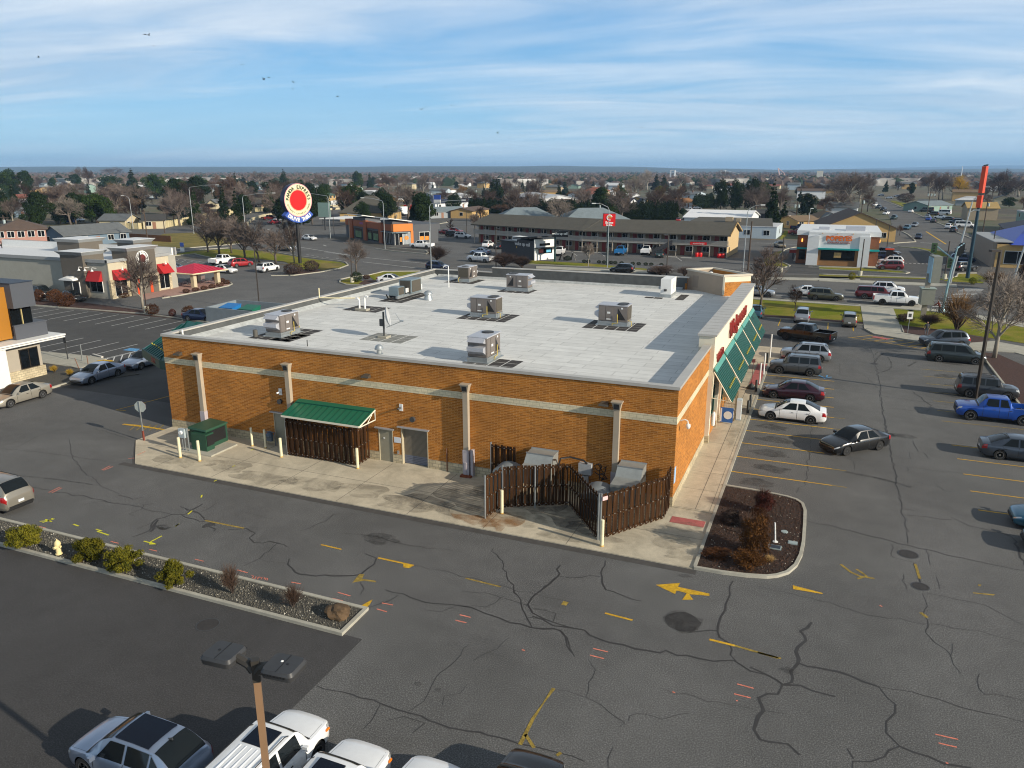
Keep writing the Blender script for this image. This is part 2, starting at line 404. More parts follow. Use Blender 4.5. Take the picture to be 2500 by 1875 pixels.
mu=MB();mu.sheet(pl('Z',[(0,1258),(1340,1298),(1560,1330),(1700,1350),(1480,1346),(0,1286)]),.010);mu.sheet(pl('E',[(1060,1235),(2212,1258),(2212,1286),(1060,1262)]),.010)
mu.sheet(pl('C',[(0,815),(230,840),(600,920),(1000,985),(1080,1005),(640,965),(300,900),(0,850)]),.010)
struct('dark_gravel_strip',mu,GRAVEL)
pv=MB();pv.sheet(pl('B',[(0,1400),(560,1290),(730,1350),(180,1462),(0,1490)]),.05);pv.sheet(pl('A',[(1560,1520),(1640,1500),(2212,1400),(2212,1250),(1700,1400),(1480,1450)]),.048)
struct('patio',pv,M('pink_paving',(.36,.22,.18),.85,var=.15,scale=2))
ap=MB();ap.prism([(-36.0,.2),(-36.05,-3.15),(-32.6,-6.36),(2.2,-6.36),(2.2,.0),(0,.2)],-.04,.05)
ap.prism([(-.2,.0),(2.2,.0),(2.2,36.5),(3.2,39),(3.2,43.5),(-6,43.5),(-.2,38)],-.04,.10)
struct('sidewalk',ap,CONC)
sw=MB();sw.prism([(11.2,58.2),(12.2,55.0),(20.5,50.2),(25.0,50.5),(26.0,49),(60,-8),(64,-6),(29,52),(24,56),(21,53.6),(15.2,57.2),(15.2,76.2),(11.2,76.2)],-.02,.06)
sw.prism([(15.2,74.4),(20,74.0),(27,68),(37,56.5),(38,58),(28.5,70.5),(21,76.2),(15.2,76.2)],-.02,.058)
sw.prism(pl('Z',[(1130,1430),(1205,1550),(1000,1640),(860,1600)]),-.02,.03)
sw.prism([(-40,78.1),(11.2,74.8),(11.2,76.3),(-40,79.4)],-.02,.058)
sw.prism(pl('Z',[(0,1288),(1480,1348),(1490,1376),(0,1312)]),-.02,.08);sw.prism(pl('E',[(1050,1268),(2212,1289),(2212,1312),(1050,1290)]),-.02,.081)
sw.prism(pl('A2',[(430,922),(1000,975),(1150,1005),(870,1105),(455,1045)]),-.02,.06)
sw.prism(pl('D',[(480,1150),(1700,1200),(1690,1225),(480,1175)]),-.02,.05)
struct('footpath',sw,CONC2)
cj=MB()
for x in(-31,-26.5,-22,-17.5,-13,-8.5,-4):cj.line([(x,-.2),(x+.0,-6.34)],.03,.054)
cj.line([(-34,-3.4),(2.2,-3.3)],.03,.054)
cj.line([(1.25,.1),(1.25,36)],.03,.104);cj.line([(2.0,.1),(2.0,36)],.02,.104)
for i in range(13):cj.line([(.1,.1+2.8*i),(2.19,.1+2.8*i)],.025,.1045)
struct('pavement_joints',cj,M('joint_dark',(.13,.12,.10),.9,var=.2))
st_=MB()
def blob(mb,x,y,rx,ry,z,n=22,j=.28,rot=0):
 ph=random.random()*9;pts=[]
 for k in range(n):
  a=2*pi*k/n;r=1+j*noise.noise((math.cos(a)*1.7+ph,math.sin(a)*1.7,ph))*2
  u,w=rx*r*math.cos(a),ry*r*math.sin(a);pts.append((x+u*math.cos(rot)-w*math.sin(rot),y+u*math.sin(rot)+w*math.cos(rot)))
 mb.sheet(pts,z)
def stain_mat(key,col,s,amt):
 m,t,b=nt(key);MATS[key]=m;v=coords(t);n=noise_n(t,v,s,6,.75,.6)
 tr=t.nodes.new('ShaderNodeBsdfTransparent');mx=t.nodes.new('ShaderNodeMixShader')
 b.inputs['Base Color'].default_value=(*col,1);b.inputs['Roughness'].default_value=.85
 t.links.new(ramp(t,n,[(.36,0.0),(.68,amt)]),mx.inputs[0]);t.links.new(tr.outputs[0],mx.inputs[1]);t.links.new(b.outputs[0],mx.inputs[2])
 t.links.new(mx.outputs[0],t.nodes['Material Output'].inputs[0]);return m
OIL=stain_mat('oil_stain',(.022,.020,.018),1.6,.5);DIRT=stain_mat('concrete_dirt',(.20,.18,.14),.7,.45);RUST=stain_mat('rust_stain',(.30,.13,.03),.8,.75)
DARKC=stain_mat('tyre_grime',(.13,.115,.095),.55,.6)
k=.003
for(x,y,rx,ry)in((-10.5,-3.2,2.6,1.2),(-13.2,-4.6,2.0,.8),(-9.6,-1.6,1.5,.8)):blob(st_,x,y,rx,ry,.055+k);k+=.003
for(x,y,rx,ry)in((-7.0,-2.6,1.5,1.0),(-4.8,-3.2,1.6,1.2),(-3.4,-4.2,1.3,.7)):blob(st_,x,y,rx,ry,.055+k);k+=.003
struct('grime_stains',st_,DARKC)
st_=MB();blob(st_,-7.9,-5.25,.9,1.0,.080);blob(st_,-9.2,-5.6,1.2,.5,.083);struct('rust_stains',st_,RUST)
st_=MB();k=0
for i in range(9):blob(st_,-30+3.3*i,-4.9+.5*math.sin(i*2.1),1.9,.8,.056+k);k+=.003
for(x,y,rx,ry)in((1.2,-2.2,.9,.6),(.9,-4.2,1.1,.7),(1.7,13.5,.35,2.2),(1.5,17.3,.5,.5),(1.6,20,.45,.6),(1.5,-5.4,.8,.5)):blob(st_,x,y,rx,ry,(.056 if y<0 else.107)+k);k+=.002
struct('dirt_stains',st_,DIRT)
st_=MB();k=.012
for(x,y)in((4.1,16.5),(4.4,13.8),(4.3,10.9),(4.6,8.1),(4.0,5.4),(4.3,22),(17.5,37.5),(18.2,34.5),(18.6,43.2),(17,30.8),(4,25),(4.5,31)):blob(st_,x,y,1.2,.6,k);k+=.001
for(c_,x,y,rx,ry)in(('I',470,1530,1.0,.6),('S',1015,1015,.16,.12),('S',1170,1058,.14,.1),('T',1160,530,.8,.75),('T',1175,180,.3,.15),('N',1265,122,.45,.2),('V',1765,1362,.5,.25),('L',1130,240,.9,.5),('U',245,915,.3,.2)):
 q=gc(c_,x,y);blob(st_,q[0],q[1],rx,ry,k,j=.2);k+=.001
struct('oil_stains',st_,OIL)
blob_=MB();q=gc('T',1160,530);blob(blob_,q[0],q[1],.75,.7,.007,j=.08);q=gc('N',1610,100);blob(blob_,q[0],q[1],.25,.35,.007);struct('asphalt_patch',blob_,ASPH_NEW)
struct('asphalt_edge_strip',MB().line([(-33.5,-6.62),(2.4,-6.62)],.42,.006).line([gc('V',1480,430),gc('V',1450,690)],.3,.0065),TAR2)
tp=MB();tp.box(.25,2.0,-1.9,-1.15,.05,.062);tp.box(2.4,4.2,38,41.5,.02,.045);q=gc('H',660,555);tp.obox(q[0],q[1],.03,1.7,.8,.02,-.5)
tp.box(1.3,2.15,27.5,35.5,.10,.106)
struct('tactile_paving',tp,REDP)
kb=MB()
isl=pl('K',[(405,838),(640,876),(850,916),(960,940),(1040,966),(1090,1000),(1112,1060),(1108,1180),(1098,1330),(1075,1440),(1030,1530),(960,1590),(870,1618),(780,1627),(600,1615),(400,1590),(155,1548)])
kb.kerb(isl,.16,-.02,.14)
kb.kerb([(2.28,36.5),(2.28,-6.3)],.16,-.02,.115)
kb.kerb([(-46,-15.1),(-9.9,-15.1),(-9.85,-16.95),(-46,-17.05)],.17,-.02,.14)
kb.kerb([(21.65,20),(21.65,49.6),(20.4,50.1),(12.2,54.9),(11.2,58.0)],.16,-.02,.14)
kb.kerb([(11.1,60.5),(-44,63.1)],.16,-.02,.13);kb.kerb([(15.3,57.4),(15.3,62)],.12,-.02,.12)
kb.kerb([(-44,78.8),(11,75.9)],.2,-.02,.13)
kb.kerb(pl('A2',[(0,380),(340,424),(1560,520),(2212,606),(2400,640)]),.2,-.02,.15)
kb.kerb(pl('A2',[(455,1340),(580,1315),(760,1262),(900,1180)]),.2,-.02,.15)
kb.kerb(pl('B',[(-20,1500),(180,1468),(560,1395),(700,1365),(738,1345),(700,1320)]),.2,-.02,.15)
kb.kerb(pl('B',[(60,1045),(330,1018),(520,1062)]),.2,-.02,.14)
kb.kerb(pl('B',[(1160,1255),(1400,1252),(1700,1215),(1900,1175),(1990,1140),(1960,1108),(1850,1090),(1500,1050),(1100,985),(700,955),(330,975),(0,1015)]),.22,-.02,.15)
kb.kerb(pl('C',[(1000,1205),(600,1210),(440,1250),(250,1270),(140,1295),(130,1330),(200,1350),(380,1360)]),.22,-.02,.15)
kb.kerb(pl('C',[(520,965),(720,990),(1060,1022),(1088,1005),(1060,985),(900,972),(640,950)]),.25,-.02,.16)
kb.kerb(pl('E',[(1690,940),(1500,948),(1400,972),(1340,1030),(1325,1078),(1380,1112),(1455,1148),(1400,1164),(1220,1160)]),.2,-.02,.15)
kb.kerb(pl('Z',[(-60,1150),(0,1158),(500,1170),(930,1210),(975,1222),(930,1232),(0,1184)]),.2,-.02,.15)
kb.kerb(pl('Z',[(1700,1226),(1500,1230),(1485,1262),(1400,1285),(1340,1284),(0,1238)]),.2,-.02,.15)
kb.kerb(pl('Z',[(560,890),(800,905),(960,893),(1040,888),(1030,868),(960,810),(900,780)]),.3,-.02,.16)
kb.kerb(pl('Z',[(850,938),(1060,962),(1180,990),(1260,1045),(1390,1054)]),.2,-.02,.15)
kb.kerb(pl('Z',[(690,435),(860,502),(1020,572),(1180,642),(1350,712),(1500,792),(1640,850)]),.3,-.02,.16)
kb.kerb(pl('D',[(380,1128),(1050,1160),(1690,1202)]),.2,-.02,.15)
kb.kerb(pl('B',[(0,975),(640,925),(880,900)]),.3,-.02,.16)
kb.kerb(pl('C',[(1160,700),(1290,680),(1280,672),(1100,665)]),.3,-.02,.2)
struct('kerb',kb,CONC2)
isp=MB();isp.prism([(2.36,4.05)]+isl[1:-1]+[(2.36,-6.25)],-.02,.09);struct('planting_island',isp,MULCH)
bd=MB();bd.prism([(-46,-15.18),(-10.0,-15.18),(-9.95,-16.87),(-46,-16.97)],-.02,.09);struct('gravel_bed',bd,GRAVEL)
y_=MB()
for i in range(12):
 y=6.7+2.78*i
 if i<10:y_.line([(2.3,y),(8.1 if i>3 or i<2 else 7.6,y)],.11,.009)
for i in range(5):y_.line([(15.5,6.1+2.78*i),(21.4,6.1+2.78*i)],.10,.009)
for i in range(14):
 x0=-1.0+2.75*i-22
 if x0<10.6:y_.line([(x0,61.6),(x0,56.2)],.11,.009)
for i in range(9):y_.line([(2.9,36.2+.75*i),(6.8,34.6+.75*i)],.12,.009)
for i in range(7):y_.line([(12.0+1.0*i,54.6-.55*i),(9.8+1.1*i,52.3-.5*i)],.11,.009)
y_.line([(9.4,52.4),(17.5,48.6)],.11,.0095)
y_.line(pl('J',[(0,685),(150,700),(395,738)]),[.22,.3,.14],.010)
y_.line(pl('V',[(1250,93),(1500,30),(1840,-60)]),.09,.009);y_.line(pl('V',[(1250,93),(1360,100)]),.09,.009)
y_.sheet(pl('T',[(950,247),(1140,232),(1122,262),(1365,315),(1365,332),(1210,320),(1240,362),(1155,362),(1190,312),(1112,290),(1100,318)]),.010)
y_.sheet(pl('U',[(270,250),(500,310),(500,318),(272,280)]),.010)
y_.line(pl('T',[(560,465),(772,520)]),.11,.009);y_.line(pl('T',[(1365,668),(1560,716)]),.13,.009)
y_.line(pl('S',[(705,38),(980,98)]),.12,.009);y_.sheet(pl('S',[(900,85),(985,95),(945,118),(900,112)]),.010);y_.sheet(pl('S',[(565,412),(662,360),(640,400),(610,428)]),.010)
y_.sheet(pl('A2',[(1040,1025),(1120,1015),(1200,1020),(1240,1032),(1100,1042)]),.066)
y_.line(pl('Z',[(1155,775),(1370,912)]),.4,.004)
y_.line(pl('I',[(-60,1585),(125,1628)]),.10,.009)
y_.line(pl('E',[(1040,858),(1360,862),(1700,872)]),.3,.012)
struct('yellow_markings',y_,YEL)
y_=MB()
y_.line(pl('J',[(740,1552),(1090,1622)]),.13,.0085);y_.line(pl('T',[(1560,716),(1896,812)]),.12,.0085);y_.line(pl('U',[(0,768),(180,815)]),.1,.0085)
y_.line(pl('S',[(1380,195),(1650,262)]),.10,.0085);y_.line(pl('T',[(230,385),(270,395)]),.3,.0085)
y_.sheet(pl('S',[(505,232),(560,165),(600,165),(580,200),(685,215),(690,228),(600,215),(530,225)]),.0085)
y_.line(pl('U',[(640,88),(720,150),(790,180),(900,198)]),.13,.0085);y_.line(pl('U',[(760,125),(800,150),(840,180),(770,200)]),.12,.0087)
y_.sheet(pl('U',[(1660,305),(1830,320),(1820,330),(1660,312)]),.0085);y_.sheet(pl('U',[(1700,243),(1725,245),(1718,258),(1700,255)]),.0085)
y_.line(pl('S',[(2060,1045),(1980,1160),(1900,1280),(1800,1480)]),[.14,.05,.12,.14],.0085);y_.line(pl('S',[(1840,1400),(1910,1505)]),.12,.0085);y_.line(pl('S',[(2090,1545),(2110,1560)]),.2,.0085)
y_.line(pl('U',[(1215,85),(1250,200)]),.12,.0085);y_.line(pl('U',[(1255,460),(1310,500)]),.15,.0085)
for i in range(7):y_.line([(15.5,22.8+2.78*i),(21.4,22.8+2.78*i)],.10,.009)
for i in range(6):y_.line([(8.0,6.7+2.78*i),(8.9,6.7+2.78*i)],.08,.0085)
for i in range(5):y_.line(pl('J',[(60+60*i,740),(130+60*i,690)]),.08,.0085)
struct('faded_yellow_markings',y_,YELF)
w_=MB()
for k in range(-9,12):
 x=-74.6+2.7*k;w_.line([(x,31.6),(x+.02,25.85)],.10,.009)
for k in range(-3,10):
 x=-77+2.7*k;w_.line([(x,19.6),(x-.05,13.4)],.10,.009)
w_.line(pl('A2',[(1120,1000),(1440,925),(1490,915)]),.1,.009)
for(a,b_)in(((1165,992),(1135,1020)),((1240,975),(1220,1028)),((1325,958),(1300,1025)),((1410,940),(1385,995))):w_.line(pl('A2',[a,b_]),.11,.0095)
for y,a,b_ in((525,1020,1390),(548,970,1400),(572,925,1380),(597,880,1360),(622,830,1300),(650,780,1250),(680,740,1160),(712,680,1130),(748,650,1080),(780,650,1000),(812,500,930),(845,460,860),(890,380,690),(915,700,790),(938,330,700)):
 p=[G(2230+xx*.12206,640+y*.12206)for xx in(a,b_)];w_.line(p,.36,.004)
w_.line(pl('C',[(-40,995),(450,1060),(1100,1125)]),.18,.002);w_.line(pl('C',[(380,1103),(1060,1180)]),.18,.002)
w_.line(pl('E',[(1300,1465),(1640,1488)]),.15,.002);w_.line(pl('Z',[(270,1510),(600,1533)]),.15,.002);w_.line(pl('E',[(1400,1440),(2212,1480)]),.12,.002)if 0 else None
for i in range(9):w_.line([(-60+9*i-1,92.5-i*.35),(-57+9*i-1,92.4-i*.35)],.14,.002)
for i in range(8):
 w_.line([(-3+6*i,84.0),(-.6+6*i,84.0)],.14,.002);w_.line([(-3+6*i,88.0),(-.6+6*i,88.0)],.14,.002)
w_.line(pl('B',[(1480,945),(2000,1030)]),.2,.002)
for(x,y)in((1540,1025),(1590,1030),(1640,1040),(1690,1050),(1750,1053),(1860,1065)):w_.line(pl('B',[(x,y),(x+30,y+4)]),.15,.002)
for(x,y)in((1120,750),(1165,780),(1245,815),(1720,920)):w_.line(pl('B',[(x,y),(x+35,y+12)]),.25,.002)
w_.line(pl('Z',[(1090,893),(1330,910)]),.3,.002);w_.line(pl('E',[(1100,898),(1600,918)]),.2,.002)
for i in range(11):w_.line(pl('Z',[(925+i*46,1117+i*1.6),(950+i*46,1118+i*1.6)]),.45,.010)
for(x,y)in((870,1000),(1010,1003),(1170,1005),(2000,1055)):w_.line(pl('D',[(x,y),(x+55,y+38)]),.12,.002)
w_.line(pl('B',[(120,1060),(480,1115)]),.1,.008)
for i in range(6):w_.line(pl('B',[(90+i*75,1068+i*9),(40+i*70,1100+i*4)]),.1,.008)
struct('white_markings',w_,WPT)
bl=MB();bl.sheet(pl('A2',[(1325,907),(1400,884),(1515,893),(1470,922)]),.012);struct('blue_parking_symbol',bl,BLUEP)
bl=MB();bl.line(pl('R',[(2020,1165),(2080,1195),(2140,1190)]),.12,.010);bl.line(pl('R',[(2100,1165),(2090,1195)]),.12,.010);bl.line(pl('H',[(0,955),(60,985),(135,975)]),.12,.010);struct('wheelchair_symbol',bl,BLUEP)
p_=MB()
for c_,a,b_ in(('S',(35,226),(110,240)),('S',(395,305),(492,333)),('S',(345,350),(432,370)),('S',(735,387),(820,403)),('S',(695,433),(772,455)),('S',(1335,478),(1418,498)),('S',(1303,520),(1386,540)),('S',(1815,748),(1838,754)),('T',(468,738),(582,765)),('T',(445,790),(552,817)),('T',(1580,1012),(1706,1046)),('T',(1556,1088),(1684,1120)),('U',(1370,1400),(1545,1440)),('U',(1395,1468),(1535,1500)),('N',(855,228),(915,243)),('N',(1155,290),(1212,303)),('N',(1505,366),(1572,381)),('N',(1830,448),(1910,470)),('N',(300,112),(355,126)),('N',(1100,328),(1158,340)),('V',(1100,742),(1190,696)),('V',(1118,746),(1220,704)),('V',(525,985),(650,925)),('V',(560,988),(670,935)),('V',(1480,590),(1570,548)),('V',(1385,618),(1455,612)),('U',(940,405),(960,415)),('U',(1450,1620),(1470,1625)),('T',(1570,1140),(1585,1142)),('T',(1080,1072),(1100,1080))):
 p_.line(pl(c_,[a,b_]),.055,.0105 if not(c_=='V' and a[0]>1470)else.054)
zs=[[(1940,492),(1958,495),(1946,510),(1966,514)],[(1975,498),(1972,514)],[(1988,520),(1992,500),(2006,503),(1992,511)],[(2018,520),(2012,503),(2022,508),(2030,503)],[(2036,520),(2042,506)],[(2052,510),(2048,524),(2062,528),(2066,514),(2052,510)]]
for z in zs:p_.line(pl('N',z),.035,.0105)
struct('pink_utility_marks',p_,PINK)
l_=MB()
for c_,q in(('N',[(565,95),(608,110)]),('N',[(1355,112),(1380,92)]),('N',[(742,134),(785,148)]),('N',[(750,150),(840,180)]),('N',[(1250,185),(1160,232)]),('N',[(1110,226),(1205,250)]),('N',[(1160,235),(1205,250)]),('V',[(430,1298),(500,1290),(590,1270)]),('V',[(460,1310),(540,1285),(570,1262)]),('V',[(490,1275),(560,1300)]),('V',[(1895,1352),(1930,1325)]),('V',[(2030,1220),(2075,1183)]),('J',[(705,1345),(712,1322)]),('J',[(820,1200),(845,1188)]),('J',[(985,1075),(1010,1062)]),('J',[(1155,925),(1180,915)])):
 l_.line(pl(c_,q),.08,.0107 if not(c_=='J' and q[0][1]<1100)else.056)
l_.sheet(pl('N',[(1160,228),(1205,250),(1150,252)]),.0112)
struct('yellow_utility_marks',l_,LIME)
def wob(pts,amp):
 out=[]
 for i in range(len(pts)-1):
  a,b_=pts[i],pts[i+1];d=math.dist(a,b_);n=max(1,int(d/.35))
  for k in range(n):
   u=k/n;x=a[0]+(b_[0]-a[0])*u;y=a[1]+(b_[1]-a[1])*u
   f=0 if(i==0 and k==0)else 1
   out.append((x+f*amp*noise.noise((x*1.9,y*1.9,3.1)),y+f*amp*noise.noise((x*1.9,y*1.9,9.7))))
 out.append(pts[-1]);return out
ck=MB();kz=0
def crack(c_,pts,w=.07,amp=.22):
 w*=.78
 global kz
 p=wob(pl(c_,pts),amp);n=len(p);ck.line(p,[w*(.55+.45*math.sin(pi*min(1,max(0,(i+.6)/n))))*(.8+.5*abs(noise.noise((p[i][0],p[i][1],1))))for i in range(n)],.0045+.0002*(kz%9));kz+=1
for a in(('T',[(1548,215),(1500,360),(1455,480),(1430,600),(1510,700),(1570,835)],.13),('T',[(1210,613),(1430,600)],.12),('T',[(-300,-40),(0,575),(160,590),(210,605),(270,660),(290,740),(325,800)],.09),('S',[(760,285),(900,320),(1020,365),(1230,400),(1350,410),(1480,450),(1640,510),(1880,570),(2060,580),(2150,650),(2200,770)],.12),('T',[(0,490),(160,555),(400,600),(440,640),(700,710),(960,770),(1030,768),(1280,815),(1560,838),(1700,910),(1896,985)],.15),('T',[(0,430),(180,470),(160,530)],.06),('T',[(215,98),(195,190),(0,340)],.16),('T',[(205,180),(300,195),(445,172),(520,185)],.08),('T',[(562,58),(525,190),(560,280),(700,330),(842,372)],.11),('U',[(415,535),(355,610),(380,690),(290,760),(300,850),(250,910),(260,1010),(180,1020)],.20),('U',[(300,845),(460,880),(720,945),(920,1028)],.18),('U',[(-60,880),(60,945),(200,1020),(330,1022),(450,1060),(600,1110)],.16),('U',[(190,1020),(150,1080),(30,1130),(50,1215),(0,1260),(-40,1350),(0,1430),(100,1460),(220,1490),(325,1560)],.17),('U',[(60,1220),(220,1240)],.04),('U',[(920,1028),(1100,1055),(1400,1140),(2054,1305)],.06),('U',[(930,1028),(985,1110),(1050,1150),(1080,1250),(1000,1310),(1010,1400),(1090,1490),(960,1560),(870,1600),(740,1590),(730,1660)],.09),('U',[(1090,1490),(1300,1560),(1420,1630),(1650,1659)],.13),('U',[(690,1510),(740,1590)],.07),('U',[(1270,315),(1290,440),(1310,560),(1310,630),(1500,790),(1510,870),(1570,930)],.06),('U',[(0,258),(560,390),(760,460),(1260,540),(1700,610),(2054,700)],.05),('U',[(1300,310),(1680,378),(1850,450),(2054,560)],.05),('U',[(1710,930),(1690,1030),(1770,1090),(2054,1140)],.05),('U',[(1500,700),(1510,760),(1490,790)],.04),('T',[(150,1055),(280,1075),(410,1120),(520,1175),(640,1270),(740,1310),(670,1340)],.04),('T',[(410,1115),(470,960),(475,910),(430,820)],.035),('T',[(740,1300),(730,1240),(830,1222),(1020,1285),(1100,1250),(1210,1235)],.035),('T',[(980,1040),(1250,1110),(1730,1220)],.03),('T',[(620,1500),(585,1659)],.04),('S',[(1400,710),(1340,790),(1230,880),(1120,1020),(1050,1140),(945,1220)],.05),('S',[(1720,650),(1620,735),(1520,785),(1430,835)],.04),('S',[(1560,780),(1680,800)],.03),('S',[(1395,1010),(1330,1080),(1240,1115),(1200,1180)],.04),('S',[(230,1025),(500,1105),(950,1230),(1100,1290),(1400,1370),(1800,1485),(2100,1560),(2300,1610)],.10),('S',[(720,1170),(700,1220),(590,1360)],.05),('S',[(770,1295),(880,1275),(950,1300),(1060,1300),(970,1390)],.05),('S',[(20,45),(10,90),(110,160),(230,182),(420,178),(560,170),(630,120),(690,40),(600,5)],.15),('S',[(565,225),(590,280),(565,325)],.06),('S',[(860,325),(740,390),(640,420)],.07),('S',[(1350,295),(1560,320),(1650,345),(1680,330)],.06),('S',[(1650,345),(1600,385),(1540,415),(1350,415)],.06),('S',[(1680,350),(1780,385),(1870,410)],.06),('S',[(2110,95),(2090,190),(1920,320),(1860,390),(1900,460),(1980,515),(2212,580)],.12),('S',[(980,95),(1400,190),(1920,320),(2200,380)],.05),('S',[(1070,440),(1170,460),(1300,415)],.07),('S',[(1850,520),(1870,490),(1960,510)],.05),('S',[(1910,430),(2100,465),(2212,450)],.03),('V',[(750,410),(760,560),(860,710),(950,800),(1130,920),(1290,1000)],.06),('V',[(0,505),(400,545),(770,595),(1400,685),(1480,690)],.05),('V',[(190,490),(450,360),(730,290),(850,250),(1010,225)],.06),('V',[(1030,300),(1480,425)],.05),('V',[(350,925),(560,970),(950,1035),(1220,1095),(1520,1150),(1850,1220)],.09),('V',[(1280,1015),(1440,1050),(1560,1032)],.08),('V',[(1540,1105),(1560,1130),(1510,1170),(1390,1215),(1450,1240)],.06),('V',[(1570,1115),(1660,1105)],.06),('V',[(910,1115),(1100,1085),(1220,1095)],.04),('V',[(1430,1465),(1600,1400),(1700,1270),(1850,1230),(2000,1215),(2070,1170),(2190,1110)],.13),('V',[(1470,1380),(1600,1330),(1700,1275)],.07),('V',[(1960,1225),(2212,1300)],.11),('V',[(1950,1140),(2060,1165),(2140,1200),(2212,1260)],.09),('J',[(515,1425),(590,1455),(640,1440),(720,1400)],.08),('J',[(600,1470),(690,1490),(740,1540),(800,1560),(830,1600)],.10),('J',[(690,1480),(760,1440),(850,1390)],.06),('J',[(760,1600),(830,1625),(820,1650)],.14),('J',[(1060,1465),(1160,1500),(1350,1535)],.035),('J',[(1600,1645),(1680,1620),(1830,1560),(1900,1490)],.07),('N',[(1880,415),(2000,350),(2140,240)],.07),('N',[(1760,135),(1900,130),(1980,155),(1930,200),(1970,235),(2100,225),(2212,270)],.12),('N',[(1160,155),(1220,60)],.22),('N',[(2000,355),(2120,395),(2212,395)],.03),('N',[(1720,40),(1600,120)],.05),('I',[(150,1480),(290,1495),(400,1510),(480,1530),(620,1570),(760,1590),(900,1615),(1130,1640)],.06),('I',[(0,1340),(150,1290)],.03),('I',[(130,1370),(230,1300)],.03),('L',[(940,0),(975,190),(1020,420),(1055,600),(1090,800),(1130,960),(1165,1200)],.10),('L',[(630,425),(850,460),(1050,500),(1500,560),(1900,600)],.04),('L',[(300,150),(280,400),(250,660),(160,750)],.06),('L',[(250,1000),(560,1070),(850,1150),(1170,1225),(1500,1300),(1900,1390),(2212,1450)],.10),('L',[(1100,895),(1240,915)],.06),('L',[(1160,950),(1400,975),(1560,990)],.08),('L',[(1560,970),(1700,1040),(1950,1090),(2100,1145)],.07),('L',[(2105,1150),(2160,1280),(2212,1400)],.14),('L',[(1010,1205),(1030,1330),(1200,1370)],.05),('L',[(1330,1250),(1370,1400)],.05),('L',[(1440,700),(1455,650),(1500,645)],.04),('L',[(1440,690),(1500,730),(1580,745)],.05),('L',[(1220,650),(1450,700)],.03),('L',[(1215,280),(1240,350),(1260,380)],.07),('L',[(1310,390),(1350,440)],.06),('L',[(1180,380),(1190,440),(1030,440)],.04),('L',[(1220,1380),(1250,1480),(1280,1560)],.12),('L',[(1130,1480),(1155,1620)],.05),('L',[(1420,1500),(1450,1620)],.05),('L',[(1160,520),(1165,555)],.06),('L',[(600,430),(680,460),(685,540)],.04),('H',[(600,820),(640,960),(670,1200),(700,1440),(720,1600)],.11),('H',[(540,650),(580,720),(600,820)],.06),('H',[(80,1085),(600,1165),(1000,1230),(1440,1280)],.06),('H',[(1010,1130),(1130,1220),(1200,1280),(1190,1305)],.12),('H',[(700,1310),(950,1330),(1150,1360),(1200,1310)],.05),('H',[(130,770),(430,800)],.03),('H',[(220,830),(220,950)],.04),('H',[(100,860),(600,930),(900,945),(1500,1000)],.04),('H',[(480,950),(560,1020),(640,1100)],.04)):
 crack(a[0],a[1],a[2])
struct('sealed_cracks',ck,TAR)
sk=MB()
def arc(c_,pts,w):
 p=pl(c_,pts);out=[]
 for i in range(len(p)-1):
  p0,p1,p2,p3=p[max(i-1,0)],p[i],p[i+1],p[min(i+2,len(p)-1)]
  for k in range(6):
   u=k/6
   out.append(tuple(.5*(2*p1[j]+(p2[j]-p0[j])*u+(2*p0[j]-5*p1[j]+4*p2[j]-p3[j])*u*u+(3*p1[j]-p0[j]-3*p2[j]+p3[j])*u**3)for j in(0,1)))
 out.append(p[-1]);sk.line(out,w,.0075)
arc('H',[(595,820),(640,760),(700,720),(850,700),(1130,705)],.20);arc('H',[(610,740),(620,715),(720,695),(960,690)],.12);arc('H',[(740,760),(780,830),(760,890),(650,930)],.14);arc('H',[(790,760),(900,730)],.2);arc('H',[(620,640),(720,590)],.1);arc('H',[(960,860),(1050,810)],.2)
arc('L',[(600,560),(900,620),(1200,700)],.3);arc('V',[(0,790),(500,830),(1000,900)],.12)
struct('tyre_marks',sk,stain_mat('tyre_rubber',(.02,.02,.02),2.0,.6))
mh=MB()
for c_,x,y,r in(('L',1170,1302,.42),('L',1280,1592,.33),('N',1603,870,.42),('H',595,832,.33),('L',1000,228,.36)):
 q=gc(c_,x,y);o=thing('manhole_cover',{1170:'round iron cover beside the long sealed crack right of the planting island',1280:'smaller dark iron cover nearest the camera on the right lane',1603:'round iron cover in the new dark asphalt near the lamp pole',595:'small dark cover at the tyre marks near the dark minivan',1000:'faint round cover behind the black sedan'}[x],'manhole cover',q[0],q[1])
 part('lid',MB().lathe([(r,.004),(r,.012),(r-.03,.014),(.0,.016)],q[0],q[1],28),M('iron_lid',(.05,.045,.042),.7,.3,var=.3,scale=9),o)
 rg=MB()
 for k in range(28):
  a0,a1=2*pi*k/28,2*pi*(k+1)/28;R1,R0=r+.05,r+.005
  rg.add([(q[0]+R*math.cos(a),q[1]+R*math.sin(a),.0125)for a,R in((a0,R0),(a0,R1),(a1,R1),(a1,R0))],[(0,1,2,3)])
 part('ring',rg,DKGREY,o)
ST=thing('store_building','long brick store with beige band, green awnings and pale flat roof full of rooftop machines','building',0,0)
